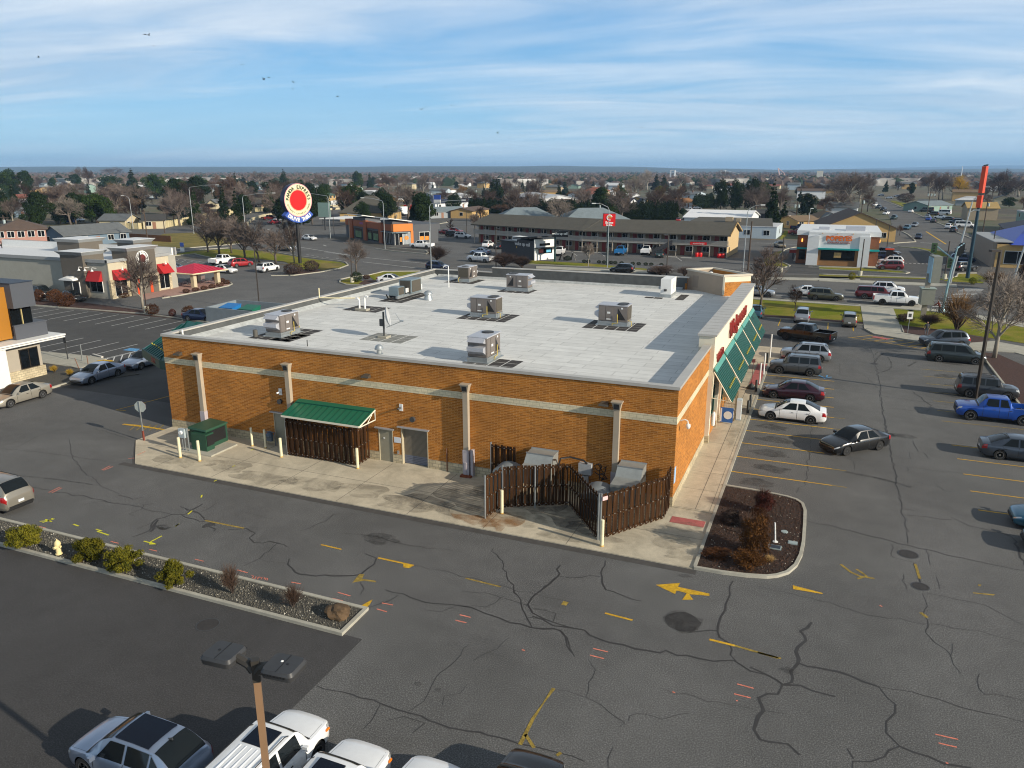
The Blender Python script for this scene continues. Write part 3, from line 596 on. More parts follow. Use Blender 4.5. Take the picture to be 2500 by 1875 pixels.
def grid_wall(mb,axis,c0,c1,a0,a1,z0,z1,holes=()):
 xs=sorted({a0,a1,*[h[0]for h in holes],*[h[1]for h in holes]});zs=sorted({z0,z1,*[h[2]for h in holes],*[h[3]for h in holes]})
 xs=[x for x in xs if a0<=x<=a1];zs=[z for z in zs if z0<=z<=z1]
 for i in range(len(xs)-1):
  for k in range(len(zs)-1):
   mx=(xs[i]+xs[i+1])/2;mz=(zs[k]+zs[k+1])/2
   if any(h[0]<mx<h[1]and h[2]<mz<h[3]for h in holes):continue
   if axis=='y':mb.box(xs[i],xs[i+1],c0,c1,zs[k],zs[k+1])
   else:mb.box(c0,c1,xs[i],xs[i+1],zs[k],zs[k+1])
XL=-35.9;YB=40.2;RZ=6.12
dholes=[(-18.59,-17.55,0,2.2),(-16.94,-15.07,0,2.45),(-26.75,-25.7,0,2.25)]
w=MB();grid_wall(w,'y',0,.3,XL,0,.64,6.79,dholes);grid_wall(w,'x',-.3,0,.3,11.0,.64,6.79);grid_wall(w,'x',XL,XL+.3,.3,YB,.64,6.79)
w.box(XL+.3,-28.3,YB-.3,YB,.64,6.79);w.box(-28.3,-6.6,YB-.3,YB,.64,7.32)
part('wall',w,BRICK,ST)
w=MB();grid_wall(w,'y',-.02,.3,XL-.02,.02,-.02,.64,dholes);grid_wall(w,'x',-.3,.02,.3,11.0,-.02,.64);grid_wall(w,'x',XL-.02,XL+.3,.3,YB,-.02,.64)
part('wall_base',w,SPLIT,ST)
w=MB();w.box(XL-.012,.012,-.012,.05,4.80,5.22);w.box(-.05,.012,.05,11.0,4.80,5.22);w.box(XL-.012,XL+.05,.05,YB,4.80,5.22)
part('beige_band',w,BLOCK,ST)
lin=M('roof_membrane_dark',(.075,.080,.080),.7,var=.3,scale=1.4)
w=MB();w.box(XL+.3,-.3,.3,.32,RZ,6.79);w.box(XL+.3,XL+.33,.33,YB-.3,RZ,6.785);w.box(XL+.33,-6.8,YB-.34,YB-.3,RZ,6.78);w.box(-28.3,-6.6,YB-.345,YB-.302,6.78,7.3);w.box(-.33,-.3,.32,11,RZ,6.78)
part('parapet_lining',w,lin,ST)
w=MB()
w.box(XL-.06,.08,-.07,.36,6.79,6.89);w.box(XL-.06,XL+.42,.36,YB-.36,6.79,6.89);w.box(XL-.06,-28.32,YB-.36,YB+.06,6.79,6.89);w.box(-28.35,-6.4,YB-.38,YB+.07,7.32,7.42)
w.box(-.42,.08,.36,10.9,6.79,6.89);w.box(XL-.05,.07,-.075,-.02,6.72,6.79);w.box(.02,.075,-.02,10.9,6.72,6.79)
part('coping',w,COPING,ST)
cant=M('cant_strip',(.40,.42,.42),.7,var=.3,scale=2)
w=MB()
for x0,x1,y0,y1 in((XL+.33,XL+.75,.34,YB-.34),):w.add([(x0,y0,RZ),(x1,y0,RZ),(x1,y1,RZ),(x0,y1,RZ),(x0,y0,RZ+.26),(x0,y1,RZ+.26)],[(0,3,2,1),(4,1,2,5),(0,1,4),(3,5,2),(0,4,5,3)])
w.add([(XL+.8,YB-.8,RZ),(-7,YB-.8,RZ),(-7,YB-.35,RZ),(XL+.8,YB-.35,RZ),(XL+.8,YB-.35,RZ+.22),(-7,YB-.35,RZ+.22)],[(0,3,2,1),(0,1,5,4),(0,4,3),(1,2,5),(2,3,4,5)])
part('cant_strip',w,cant,ST)
part('roof',MB().prism([(XL+.28,.28),(-.2,.28),(-.2,38.5),(-3,YB-.2),(XL+.28,YB-.2)],5.9,RZ),roofing('roof_membrane',(.66,.66,.635),(3.4,.95),.52,.018),ST)
padm=M('roof_walk_pad',(.035,.030,.028),.85,var=.5,scale=4);pad2=M('roof_walk_pad_worn',(.22,.22,.20),.85,var=.35,scale=4)
def pads(x0,y0,nx,ny,s=.88,m=None,skip=()):
 w=MB()
 for i in range(nx):
  for j in range(ny):
   if(i,j)in skip:continue
   w.box(x0+i*s,x0+i*s+s-.09,y0+j*s,y0+j*s+s-.09,RZ,RZ+.012)
 return w
w=MB()
for a in((-31.9,4.0,4,5),(-29.9,4.0,2,3),(-14.2,1.6,4,4),(-21.3,16.6,5,4),(-10.6,16.9,5,4),(-24.0,31.2,4,3),(-32.0,35.2,4,4),(-31.9,21.6,3,7),(-32.3,16.4,4,3),(-6.5,33.0,1,4),(-9.4,33.0,2,1)):
 part('walkway_pad',pads(*a),padm,ST)
q=pads(-24.1,6.6,4,3);part('worn_walkway_pads',q,pad2,ST)
FX=.28
w=MB();grid_wall(w,'x',-.35,FX,11.0,36.4,3.9,7.45)
for y0,y1 in((11.0,11.35),(14.6,14.9),(16.1,16.4),(21.5,21.8),(26.7,27.0),(31.9,32.3),(36.0,36.4)):w.box(-.35,FX,y0,y1,.6,3.9)
w.box(-.75,-.35,11.0,36.4,6.0,7.45)
part('stucco_facade',w,STUCCO,ST)
w=MB();
for y0,y1 in((11.0,11.35),(14.6,14.9),(16.1,16.4),(21.5,21.8),(26.7,27.0),(31.9,32.3),(36.0,36.4)):part('pier_base',MB().box(-.35,FX+.02,y0-.01,y1+.01,0,.6),SPLIT,ST)
w=MB();w.box(-.3,.12,11.35,14.6,.0,1.35);w.box(-.3,.12,14.9,16.1,0,3.9)
for y0,y1 in((16.4,21.5),(21.8,26.7)):w.box(-.3,.10,y0,y1,0,.9)
part('brick_panel',w,BRICK,ST)
w=MB();w.box(-.85,FX+.1,10.9,36.5,7.45,7.58)
part('facade_coping',w,COPING,ST)
w=MB()
for i in range(22):w.box(-.86,FX+.105,11.8+1.15*i,11.83+1.15*i,7.575,7.585)
part('coping_joint',w,M('joint_grey',(.2,.19,.17),.8,var=0),ST)
for y0,y1,z0 in((11.35,14.6,1.37),(16.4,21.5,.92),(21.8,26.7,.92),(27.0,31.9,.1),(32.3,36.0,.1)):
 fr=MB();n=max(2,int((y1-y0)/1.3))
 for k in range(n+1):
  y=y0+.04+(y1-y0-.08)*k/n;fr.box(-.02,.06,y-.03,y+.03,z0,3.85)
 fr.box(-.02,.06,y0,y1,z0,z0+.07);fr.box(-.02,.065,y0,y1,3.0,3.06)
 f=part('shop_window',fr,M('green_window_frame',(.03,.12,.09),.4,.3,var=0),ST);part('pane',MB().box(-.05,.0,y0,y1,z0,3.85),GLASS,f)
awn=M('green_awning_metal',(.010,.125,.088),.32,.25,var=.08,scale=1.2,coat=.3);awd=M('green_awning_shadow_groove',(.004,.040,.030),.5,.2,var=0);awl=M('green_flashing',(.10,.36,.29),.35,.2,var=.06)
for y0,y1 in((11.1,15.7),(16.3,21.2),(21.8,26.5),(27.05,31.7),(32.3,36.3)):
 a=MB();xt,zt,xb,zb=FX+.06,5.22,FX+1.38,3.12
 nx,nz=(zt-zb),(xb-xt);l=math.hypot(nx,nz);nx/=l;nz/=l
 def slab(mb,ya,yb,t0,t1,u0=0,u1=1):
  vs=[]
  for t in(t0,t1):
   for u,y in((u0,ya),(u1,ya),(u1,yb),(u0,yb)):
    x=xt+(xb-xt)*u;z=zt+(zb-zt)*u;vs.append((x+nx*t,y,z+nz*t))
  mb.add(vs,[(3,2,1,0),(4,5,6,7),(0,1,5,4),(1,2,6,5),(2,3,7,6),(3,0,4,7)])
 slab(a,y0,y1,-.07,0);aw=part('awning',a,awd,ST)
 a=MB();n=10
 for k in range(n):
  ya=y0+(y1-y0)*k/n;slab(a,ya+.02,ya+(y1-y0)/n*.52,.0,.018,.03,1)
 part('standing_seams',a,awn,aw)
 a=MB();slab(a,y0-.03,y1+.03,.0,.075,-.03,.10);part('flashing',a,awl,aw)
 a=MB()
 for k in range(2,9):slab(a,y0+(y1-y0)*(k+.2)/n,y0+(y1-y0)*(k+.5)/n,.06,.11,.66,.71)
 part('snow_guards',a,M('brass_guard',(.62,.48,.05),.4,.3,var=0),aw)
 a=MB()
 for y in(y0,y1):a.tube([(xt,y,zt-.15),(xb-.08,y,zb+.02),(xt-.02,y,zb+.15),(xt,y,zt-.15)],.045,5);
 slab(a,y1+.24,y1+.33,-.26,-.18,0,1);part('awning_frame',a,STUCCO,aw)
LRED=M('red_sign_letters',(.27,.022,.018),.4,var=.1);
text_part('shop_name_letters','Walgreens',1.75,LRED,ST,(FX+.12,23.5,6.42),rz=pi/2,extrude=.07,bold=.01,shear=.2,space=1.5)
text_part('small_sign_letters','PHOTO',.8,LRED,ST,(FX+.12,13.4,5.75),rz=pi/2,extrude=.06)
tw=[(-6.8,40.9),(-2.6,37.0),(-.3,39.0),(-4.6,43.0)]
def ring_walls(poly,t,z0,z1):
 out=[];cx=sum(p[0]for p in poly)/len(poly);cy=sum(p[1]for p in poly)/len(poly)
 inn=[(p[0]+(cx-p[0])*t,p[1]+(cy-p[1])*t)for p in poly];n=len(poly)
 for i in range(n):
  a,b_=poly[i],poly[(i+1)%n];c_,d=inn[(i+1)%n],inn[i];m=MB();m.prism([a,b_,c_,d],z0,z1);out.append(m)
 return out
rw=ring_walls(tw,.10,0,8.0)
T_=MB();T_.add(rw[0].v,rw[0].f);T_.add(rw[3].v,rw[3].f);part('entrance_tower_wall',T_,M('tan_stucco_tower',(.36,.285,.215),.85,var=.06),ST)
T_=MB();T_.add(rw[1].v,rw[1].f);T_.add(rw[2].v,rw[2].f);part('entrance_tower_brick',T_,BRICK,ST)
n1=Vector((2.0,-2.3,0)).normalized()*.012
T_=MB();T_.prism([(-2.6+n1.x,37.0+n1.y),(-.3+n1.x,39.0+n1.y),(-.3,39.0),(-2.6,37.0)],7.45,8.0);T_.prism([(-2.66,36.93),(-2.5,36.93),(-2.5,37.1),(-2.7,37.05)],6.2,8.0);part('tower_cream_band',T_,STUCCO,ST)
T_=MB()
for m_ in ring_walls([(-6.95,40.9),(-2.6,36.85),(-.12,39.0),(-4.6,43.2)],.17,8.0,8.16):T_.add(m_.v,m_.f)
part('tower_coping',T_,M('tower_coping_m',(.58,.52,.42),.6,var=.06),ST)
cxm=sum(p[0]for p in tw)/4;cym=sum(p[1]for p in tw)/4
part('tower_roof',MB().prism([(p[0]+(cxm-p[0])*.12,p[1]+(cym-p[1])*.12)for p in tw],7.2,7.55),roofing('tower_membrane',(.45,.5,.5),(2,.9)),ST)
part('roof_vent_cap',MB().lathe([(.14,0),(.14,.2),(.22,.25),(.18,.38),(.02,.42)],-4.4,40.8,10,cz=7.55),WHITE,ST,smooth=40)
d=Vector((4.2,-3.9,0)).normalized();nn=Vector((-d.y,d.x,0))*-1
a=Vector((-6.8,40.9,0))+d*1.0
T_=MB();T_.prism([tuple((a+nn*.02)[:2]),tuple((a+d*.85+nn*.02)[:2]),tuple((a+d*.85-nn*.01)[:2]),tuple((a-nn*.01)[:2])],6.4,7.6);part('roof_door',T_,M('tan_door',(.28,.22,.17),.7,var=0),ST)
E_=[(XL,1.3),(-38.2,1.7),(-42.4,4.0),(-42.4,9.2),(-38.2,11.5),(XL,11.5)]
cg=M('green_canopy_metal',(.006,.095,.080),.35,.25,var=.08,scale=1.0,coat=.3);cf=M('dark_green_fascia',(.004,.060,.050),.5,.1,var=.05)
c_=MB();z0=4.42;rp=[(-39.9,6.3,6.35),(XL,6.3,6.35)]
c_.add([(x,y,z0)for x,y in E_]+rp,[(0,1,6,7),(1,2,6),(2,3,6),(3,4,6),(4,5,7,6)])
part('drive_through_canopy',c_,cg,ST)
s=MB()
def rib(a,b_):s.tube([(a[0],a[1],a[2]+.03),(b_[0],b_[1],b_[2]+.03)],.035,4)
for(pa,pb,ra,rb,n)in((E_[0],E_[1],rp[1],rp[0],4),(E_[1],E_[2],rp[0],rp[0],0),(E_[4],E_[5],rp[0],rp[1],4)):
 for k in range(n+1):
  u=k/max(n,1);rib((pa[0]+(pb[0]-pa[0])*u,pa[1]+(pb[1]-pa[1])*u,z0),tuple(ra[i]+(rb[i]-ra[i])*u for i in range(3)))
for k in range(1,12):
 for(a_,b_)in((E_[1],E_[2]),(E_[2],E_[3]),(E_[3],E_[4])):
  if k>=10:continue
  u=k/10;st=(a_[0]+(b_[0]-a_[0])*u,a_[1]+(b_[1]-a_[1])*u,z0)
  e=Vector((b_[0]-a_[0],b_[1]-a_[1],0));L_=e.length;e/=L_;ap_=Vector(rp[0])-Vector((a_[0],a_[1],z0));al=ap_.dot(e);pu=ap_-e*al
  s0=u*L_;f=s0/al if s0<al else(L_-s0)/(L_-al);rib(st,tuple(Vector(st)+pu*max(.02,f)))
part('canopy_seams',s,cg,ST)
c_=MB()
for i in range(5):
 a_,b_=E_[i],E_[i+1];dx,dy=b_[0]-a_[0],b_[1]-a_[1];L_=math.hypot(dx,dy);nx,ny=dy/L_*.1,-dx/L_*.1
 c_.add([(a_[0],a_[1],3.75),(b_[0],b_[1],3.75),(b_[0],b_[1],z0+.02),(a_[0],a_[1],z0+.02),(a_[0]-nx,a_[1]-ny,3.75),(b_[0]-nx,b_[1]-ny,3.75),(b_[0]-nx,b_[1]-ny,z0+.01),(a_[0]-nx,a_[1]-ny,z0+.01)],[(0,1,2,3),(7,6,5,4),(0,4,5,1),(3,2,6,7)])
c_.prism(E_,3.9,3.95);part('canopy_fascia',c_,cf,ST)
s=MB()
for k in range(7):
 u=.1+.13*k;x=-42.4+4.2*u;y=4.0-2.3*u;s.obox(x+.32,y+.5,z0+.42,.14,.08,.1,-.5)
part('canopy_snow_guards',s,MATS['brass_guard'],ST)
text_part('canopy_letters','EXIT',.55,LRED,ST,(-39.6,2.36,4.08),rz=math.atan2(-2.3,4.2),extrude=.03,bold=.01)
c_=MB().box(-41.9,-41.5,8.4,8.8,0,3.9)
part('canopy_column',c_,BRICK,ST)
DOORM=M('grey_steel_door',(.26,.245,.185),.6,var=.10,scale=2)
def door(x0,x1,z1,nm='door',dp=.22):
 d_=part(nm,MB().box(x0+.04,x1-.04,dp,dp+.05,.05,z1-.03),DOORM,ST)
 f=MB();f.box(x0,x0+.05,-.02,.28,.05,z1);f.box(x1-.05,x1,-.02,.28,.05,z1);f.box(x0+.05,x1-.05,-.02,.28,z1-.05,z1);part('door_frame',f,M('beige_frame',(.46,.40,.28),.6,var=.05),d_)
 part('drip_cap',MB().box(x0-.22,x1+.12,-.16,.0,z1+.03,z1+.10),M('lintel_grey',(.42,.42,.44),.5,.4,var=.05),d_);return d_
d1=door(-18.59,-17.55,2.2,dp=.03);part('handle',MB().obox(-18.2,-.0,1.6,.1,.04,.06),WHITE,d1)
d2=door(-26.75,-25.7,2.25,dp=.03)
d3=door(-16.94,-15.07,2.45,'roller_door',.24)
s=MB()
for k in range(24):s.box(-16.88,-15.12,.215,.24,.62+k*.075,.62+k*.075+.055)
part('roller_slats',s,M('roller_brown',(.19,.165,.13),.55,.3,var=.1),d3)
s=MB()
for k in range(5):s.box(-16.88,-15.12,.205,.24,.08+k*.11,.08+k*.11+.095)
part('lower_slats',s,M('roller_bluegrey',(.15,.17,.23),.5,.3,var=.1),d3)
part('recess_reveal',MB().box(-16.935,-16.90,-.015,.24,.05,2.4),M('beige_frame'),d3)
part('notice',MB().box(-17.46,-16.99,-.03,-.003,1.42,1.78),M('notice_white',(.62,.66,.72),.5,var=0),ST)
part('meter_box_small',MB().box(-17.25,-17.13,-.08,-.003,.70,.9),GALV,ST)
for x,z1 in((-32.67,5.83),(-25.18,5.83),(-12.35,5.82),(-3.22,5.81)):
 s=MB();s.box(x-.16,x+.16,-.30,-.02,1.7,z1-.45);d_=part('downspout',s,TAN,ST)
 s=MB();s.add([(x-.17,-.32,z1-.5),(x+.17,-.32,z1-.5),(x+.17,-.02,z1-.5),(x-.17,-.02,z1-.5),(x-.27,-.42,z1-.06),(x+.27,-.42,z1-.06),(x+.27,-.02,z1-.06),(x-.27,-.02,z1-.06)],[(3,2,1,0),(0,1,5,4),(1,2,6,5),(2,3,7,6),(3,0,4,7),(4,5,6,7)])
 s.box(x-.31,x+.31,-.46,-.02,z1-.06,z1);part('conductor_head',s,TAN,d_);part('overflow_opening',MB().box(x-.15,x+.15,-.425,-.36,z1-.42,z1-.14),BLACK,d_)
 s=MB();s.box(x-.2,x+.2,-.34,-.03,.05,1.7);part('downspout_boot',s,M('pale_boot',(.42,.38,.40),.6,var=.1),d_)
s=MB();s.box(-12.05,-11.9,-.3,-.03,.05,1.75);s.obox(-12.35,-.36,.55,.14,.05,.75);part('pipe_guard',s,M('pale_boot'),ST);part('rust_heap',MB().obox(-12.3,-.4,.1,.7,.35,.1,.1),M('rust',(.20,.05,.015),.9,var=.4,scale=6),ST)
s=MB();s.tube([(-13.76,-.06,0.05),(-13.76,-.06,1.55)],.035,6);part('vent_pipe',s,M('rusty_pipe',(.20,.09,.05),.7,var=.2),ST)
for x,z in((-34.38,5.62),(-19.15,5.57),(-3.95,5.54)):
 s=MB();s.add([(x-.28,-.42,z-.06),(x+.28,-.42,z-.06),(x+.22,-.02,z-.10),(x-.22,-.02,z-.10),(x-.26,-.40,z+.05),(x+.26,-.40,z+.05),(x+.18,-.02,z+.13),(x-.18,-.02,z+.13)],[(3,2,1,0),(4,5,6,7),(0,1,5,4),(1,2,6,5),(2,3,7,6),(3,0,4,7)])
 part('wall_lamp',s,M('bronze_lamp',(.10,.085,.065),.5,.3,var=0),ST)
for x,z in((-26.0,3.78),(-16.86,3.78)):
 s=part('camera_plate',MB().box(x-.12,x+.12,-.05,-.003,z-.22,z+.22),WHITE,ST);part('camera',MB().tube([(x,-.06,z),(x-.1,-.3,z-.05)],.06,6),DKGREY if x>-20 else WHITE,s)
for x,z in((-26.05,3.12),(-16.03,3.13)):part('buzzer',MB().lathe([(.02,-.2),(.17,-.2),(.17,-.04),(.12,-.003)],x,0,12,axis='y',cz=z),DKGREY,ST)
s=MB();s.tube([(0.02,.94,4.75),(.25,.93,4.85),(.42,.9,4.8),(.46,.88,4.6)],.035,6);cm=part('dome_camera',s,WHITE,ST);part('dome',MB().lathe([(.03,.16),(.12,.14),(.13,0),(.09,-.1),(.02,-.15)],.46,.88,12,cz=4.48),WHITE,cm,smooth=True)
part('blue_notice',MB().box(.003,.03,.05,.45,1.4,2.3),M('blue_notice_m',(.35,.55,.8),.5,var=0),ST)
part('electrical_cabinet',MB().box(-5.3,-4.55,-.32,-.02,1.3,1.95).box(-5.1,-4.75,-.25,-.02,.75,1.2),M('grey_cabinet',(.42,.44,.46),.5,.1,var=.1,scale=4),ST)
part('cable',MB().tube([(-6.2,-1.2,1.9),(-6.1,-1.1,2.4),(-5.7,-.6,2.35),(-5.0,-.3,2.15),(-4.8,-.28,1.95)],.055,6),BLACK,ST)
gr=[[(560,870),(600,855),(625,880),(600,925),(565,900),(560,870)],[(590,860),(640,940),(600,950)],[(640,900),(665,880),(650,940)],[(560,930),(600,960),(640,950),(670,990),(640,1000),(600,970)],[(610,880),(600,1000)],[(650,940),(620,1010),(660,970)]]
s=MB()
for gq in gr:
 P_=[]
 for q in gq:
  d_=ray(*px('M',*q));t_=(-.006-CAM[1])/d_[1];P_.append((CAM[0]+d_[0]*t_,-.004,CAM[2]+d_[2]*t_))
 for i in range(len(P_)-1):s.tube([P_[i],P_[i+1]],.025,4)
part('graffiti',s,BLACK,ST)
s=MB();s.tube([(-35.2,1.2,7.0),(-35.2,1.2,6.25),(-35.2,.9,6.2),(-32.6,.55,6.2),(-32.5,.55,6.3)],.06,8);part('overflow_pipe',s,WHITE,ST)
CAB=M('taupe_cabinet',(.20,.175,.16),.5,.25,var=.07,scale=2);CABL=M('cabinet_top',(.50,.51,.55),.45,.35,var=.08,scale=2);COIL=M('coil_grille',(.10,.088,.07),.7,.3,var=.2,scale=12);GASP=M('yellow_gas_pipe',(.55,.42,.08),.5,var=.1)
def rtu(x,y,rz,label,L_=2.15,Wd=1.3,fans=1,white=False):
 o=thing('rooftop_air_conditioner',label,'air conditioner',x,y,RZ,rz,'rooftop air conditioning units on the store')
 h=L_/2;w=Wd/2
 part('roof_curb',MB().box(-h-.05,h+.05,-w-.05,w+.05,0,.34).box(-h-.2,h+.2,-w-.2,w+.2,0,.06),GALV,o,w=False)
 part('cabinet',MB().box(-h,h,-w,w,.36,1.58),CAB,o,w=False)
 part('top_panel',MB().box(-h-.04,h+.04,-w-.04,w+.04,1.58,1.65),CABL,o,w=False)
 for k in range(fans):
  fx=h-.5-.0*k;f=part('fan_guard',MB().lathe([(.40,1.65),(.40,1.69),(.34,1.70)],fx,(.0 if fans==1 else(-.25+.5*k)),20),BLACK,o,w=False)
  part('fan',MB().lathe([(.3,1.7),(.1,1.72),(.02,1.72)],fx,(.0 if fans==1 else(-.25+.5*k)),12),DKGREY,f,w=False)
 part('coil_panel',MB().box(h+.002,h+.03,-w+.08,w-.08,.5,1.5),COIL,o,w=False)
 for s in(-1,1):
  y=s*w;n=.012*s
  q=MB();q.add([(h-.75,y,.5),(h-.12,y,.5),(h-.75,y,1.42),(h-.75,y+n,.5),(h-.12,y+n,.5),(h-.75,y+n,1.42)],[(0,1,2),(5,4,3),(0,3,4,1),(1,4,5,2),(2,5,3,0)]);part('coil_recess_shade',q,BLACK,o,w=False)  # flat black triangle, painted shade of the sloped coil recess
  q=MB();
  for a_,b_ in((-h+.04,-h+.55),(-h+.6,-h+1.15)):q.box(a_,b_,min(y,y+.03*s),max(y,y+.03*s),.42,1.52)
  part('access_panel',q,CAB,o,w=False)
  q=MB();q.box(-h+.7,-h+.95,min(y+.03*s,y+.036*s),max(y+.03*s,y+.036*s),.95,1.1);q.box(-h+.65,-h+1.05,min(y+.03*s,y+.036*s),max(y+.03*s,y+.036*s),.48,.56);q.box(h-.5,h-.36,min(y,y+.015*s),max(y,y+.015*s),1.35,1.47);part('warning_labels',q,WHITE,o,w=False)
 for z0,z1,dd in((1.15,1.62,.36),(.55,1.08,.36)):
  q=MB();q.add([(-h,-w+.08,z0),(-h,w-.08,z0),(-h,w-.08,z1),(-h,-w+.08,z1),(-h-dd,-w+.08,z0+.22),(-h-dd,w-.08,z0+.22),(-h-dd,w-.08,z1-.06),(-h-dd,-w+.08,z1-.06)],[(0,1,2,3),(7,6,5,4),(0,4,5,1),(3,2,6,7),(0,3,7,4),(1,5,6,2)])if z0<1 else q.add([(-h,-w+.08,z0+.1),(-h,w-.08,z0+.1),(-h,w-.08,z1),(-h,-w+.08,z1),(-h-dd,-w+.08,z0+.22),(-h-dd,w-.08,z0+.22)],[(3,2,1,0),(0,1,5,4),(3,4,5,2),(0,4,3),(1,2,5)])
  part('intake_hood',q,CABL,o,w=False)
 part('gas_pipe',MB().tube([(h-.75,-w-.12,.95),(h-.75,-w-.12,.25),(h-1.15,-w-.12,.22),(h-1.15,-w-.12,.02)],.03,6).tube([(h+.3,-w+.2,.02),(h+.3,-w+.2,.4),(h+.05,-w+.2,.45)],.03,6),GASP,o,w=False)
 return o
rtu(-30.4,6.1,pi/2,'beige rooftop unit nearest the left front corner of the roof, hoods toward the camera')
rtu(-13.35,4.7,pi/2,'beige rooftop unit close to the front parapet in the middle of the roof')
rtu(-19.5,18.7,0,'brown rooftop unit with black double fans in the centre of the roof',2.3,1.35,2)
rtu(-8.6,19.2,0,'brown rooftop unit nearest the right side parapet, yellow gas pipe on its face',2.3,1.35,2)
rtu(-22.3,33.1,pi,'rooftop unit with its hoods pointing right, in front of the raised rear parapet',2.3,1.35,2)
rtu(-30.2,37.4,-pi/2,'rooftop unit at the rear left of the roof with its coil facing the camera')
wu=thing('white_rooftop_unit','tall white metal cabinet on the roof before the corner tower','roof unit',-7.6,35.3,RZ)
part('cabinet',MB().box(-8.1,-7.1,34.1,36.6,RZ+.3,RZ+1.75),WHITE,wu);part('roof_curb',MB().box(-8.15,-7.05,34.0,36.7,RZ,RZ+.3),GALV,wu);part('junction_box',MB().box(-7.75,-7.5,33.98,34.1,RZ+.6,RZ+.8),DKGREY,wu);part('louvre',MB().box(-7.1,-7.07,35.2,36.2,RZ+.7,RZ+1.4),M('pale_louvre',(.6,.6,.6),.6,var=0),wu)
cu=thing('condenser_group','pair of blue-grey condensing units on a sleeper rack at the left of the roof','condenser',-31.0,25,RZ)
part('large_condenser',MB().box(-31.5,-30.2,24.9,26.9,RZ+.35,RZ+1.65),M('blue_grey_metal',(.22,.28,.31),.45,.4,var=.1),cu);part('small_condenser',MB().box(-31.6,-30.6,23.1,24.3,RZ+.35,RZ+1.15),M('blue_grey_metal'),cu)
part('coil_panel',MB().box(-30.2,-30.17,25.05,26.75,RZ+.45,RZ+1.55).box(-30.6,-30.58,23.2,24.2,RZ+.4,RZ+1.1).box(-31.4,-30.3,24.87,24.9,RZ+.45,RZ+1.55),COIL,cu);part('rack',MB().box(-31.8,-31.6,22.8,27.6,RZ+.1,RZ+.35).box(-30.7,-30.5,22.8,27.6,RZ+.1,RZ+.35),GALV,cu);part('disconnect_box',MB().box(-30.55,-30.45,24.35,24.55,RZ+.5,RZ+.9).box(-30.55,-30.45,24.62,24.82,RZ+.5,RZ+.9).box(-30.9,-30.5,27.3,27.6,RZ+.4,RZ+.9),WHITE,cu)
part('line_set',MB().tube([(-31.2,22.0,RZ+.6),(-31.2,22.3,RZ+.2),(-30.8,23,RZ+.15),(-31.4,24.5,RZ+.15)],.07,6),BLACK,cu)
def vent(x,y,label,prof,m,nm='roof_vent'):
 o=single(nm,label,'vent',MB().lathe(prof,x,y,14,cz=RZ),m,x,y,RZ,smooth=40);return o
vent(-20.4,3.35,'small silver mushroom vent near the front parapet',[(.28,0),(.16,.06),(.16,.28),(.3,.3),(.3,.38),(.26,.42),(.24,.52),(.12,.62),(.01,.64)],GALV,'mushroom_vent')
vent(-28.0,24.2,'silver domed exhaust vent beside the condensing units',[(.45,0),(.28,.5),(.42,.55),(.42,.62),(.25,.82),(.01,.9)],GALV,'dome_vent')
single('vent_stub','stubby dark pipe beside the front left rooftop unit','vent',MB().lathe([(.17,0),(.17,.5),(.12,.52)],-31.7,4.6,12,cz=RZ),M('stub',(.10,.095,.085),.7,var=.1),-31.7,4.6,RZ)
single('white_standpipe','tall thin white pipe standing before the rear left rooftop unit','pipe',MB().tube([(-29.9,32.2,RZ),(-29.9,32.2,RZ+2.2),(-30.3,32.2,RZ+2.25),(-30.5,32.2,RZ+2.05)],.06,8),WHITE,-29.9,32.2,RZ)
single('parapet_pipe','white pipe running from the left parapet onto the roof','pipe',MB().tube([(-35.4,17.5,RZ+1.6),(-35.4,17.5,RZ+.75),(-33.8,17.8,RZ+.75),(-31.9,18.6,RZ+.75),(-31.9,18.6,RZ+.1)],.055,8),CREAM,-35.4,17.5,RZ)
o=thing('gooseneck_pipes','two white gooseneck pipes rising from one curb on the roof','pipe',-30.5,16.9,RZ)
part('pipe',MB().tube([(-30.8,16.9,RZ),(-30.8,16.9,RZ+.9),(-30.95,16.9,RZ+1.05),(-31.15,16.9,RZ+1.0)],.08,8),WHITE,o);part('pipe',MB().tube([(-30.25,16.9,RZ),(-30.25,16.9,RZ+1.15),(-30.1,16.9,RZ+1.3),(-29.9,16.9,RZ+1.25)],.08,8),WHITE,o);part('curb',MB().box(-31.1,-29.95,16.6,17.2,RZ,RZ+.18),M('curb_tan',(.35,.33,.27),.7,var=.1),o)
o=thing('satellite_dish','satellite dish seen edge-on on a short mast on the roof','satellite dish',-22.8,7.9,RZ)
part('mast',MB().tube([(-22.8,7.9,RZ+.1),(-22.8,7.9,RZ+1.9)],.07,8),DKGREY,o)
d_=MB()
for i in range(6):
 for k in range(24):pass
prof=[(.02,.0),(.3,.03),(.5,.09),(.68,.17),(.70,.18),(.68,.14),(.5,.05),(.3,-.01),(.02,-.04)]
d_.lathe(prof,0,0,24,axis='x');R3=Matrix.Rotation(math.radians(-12),3,'Y')@Matrix.Rotation(math.radians(24),3,'Z')
d_.v=[tuple(R3@Vector(v_)+Vector((-22.55,7.85,RZ+1.55)))for v_ in d_.v];part('dish',d_,M('dish_grey',(.45,.46,.47),.5,.1,var=.05),o,smooth=50)
part('feed_arm',MB().tube([(-22.5,7.8,RZ+.8),(-21.2,7.6,RZ+1.35)],.025,5).tube([(-22.2,8.6,RZ+1.7),(-21.2,7.6,RZ+1.35)],.015,4).obox(-21.1,7.6,RZ+1.4,.3,.12,.1),GALV,o)
part('base_block',MB().box(-23.15,-22.45,7.55,8.25,RZ,RZ+.14),M('curb_tan'),o);part('bracket',MB().obox(-22.95,7.9,RZ+1.1,.3,.2,.5),DKGREY,o)
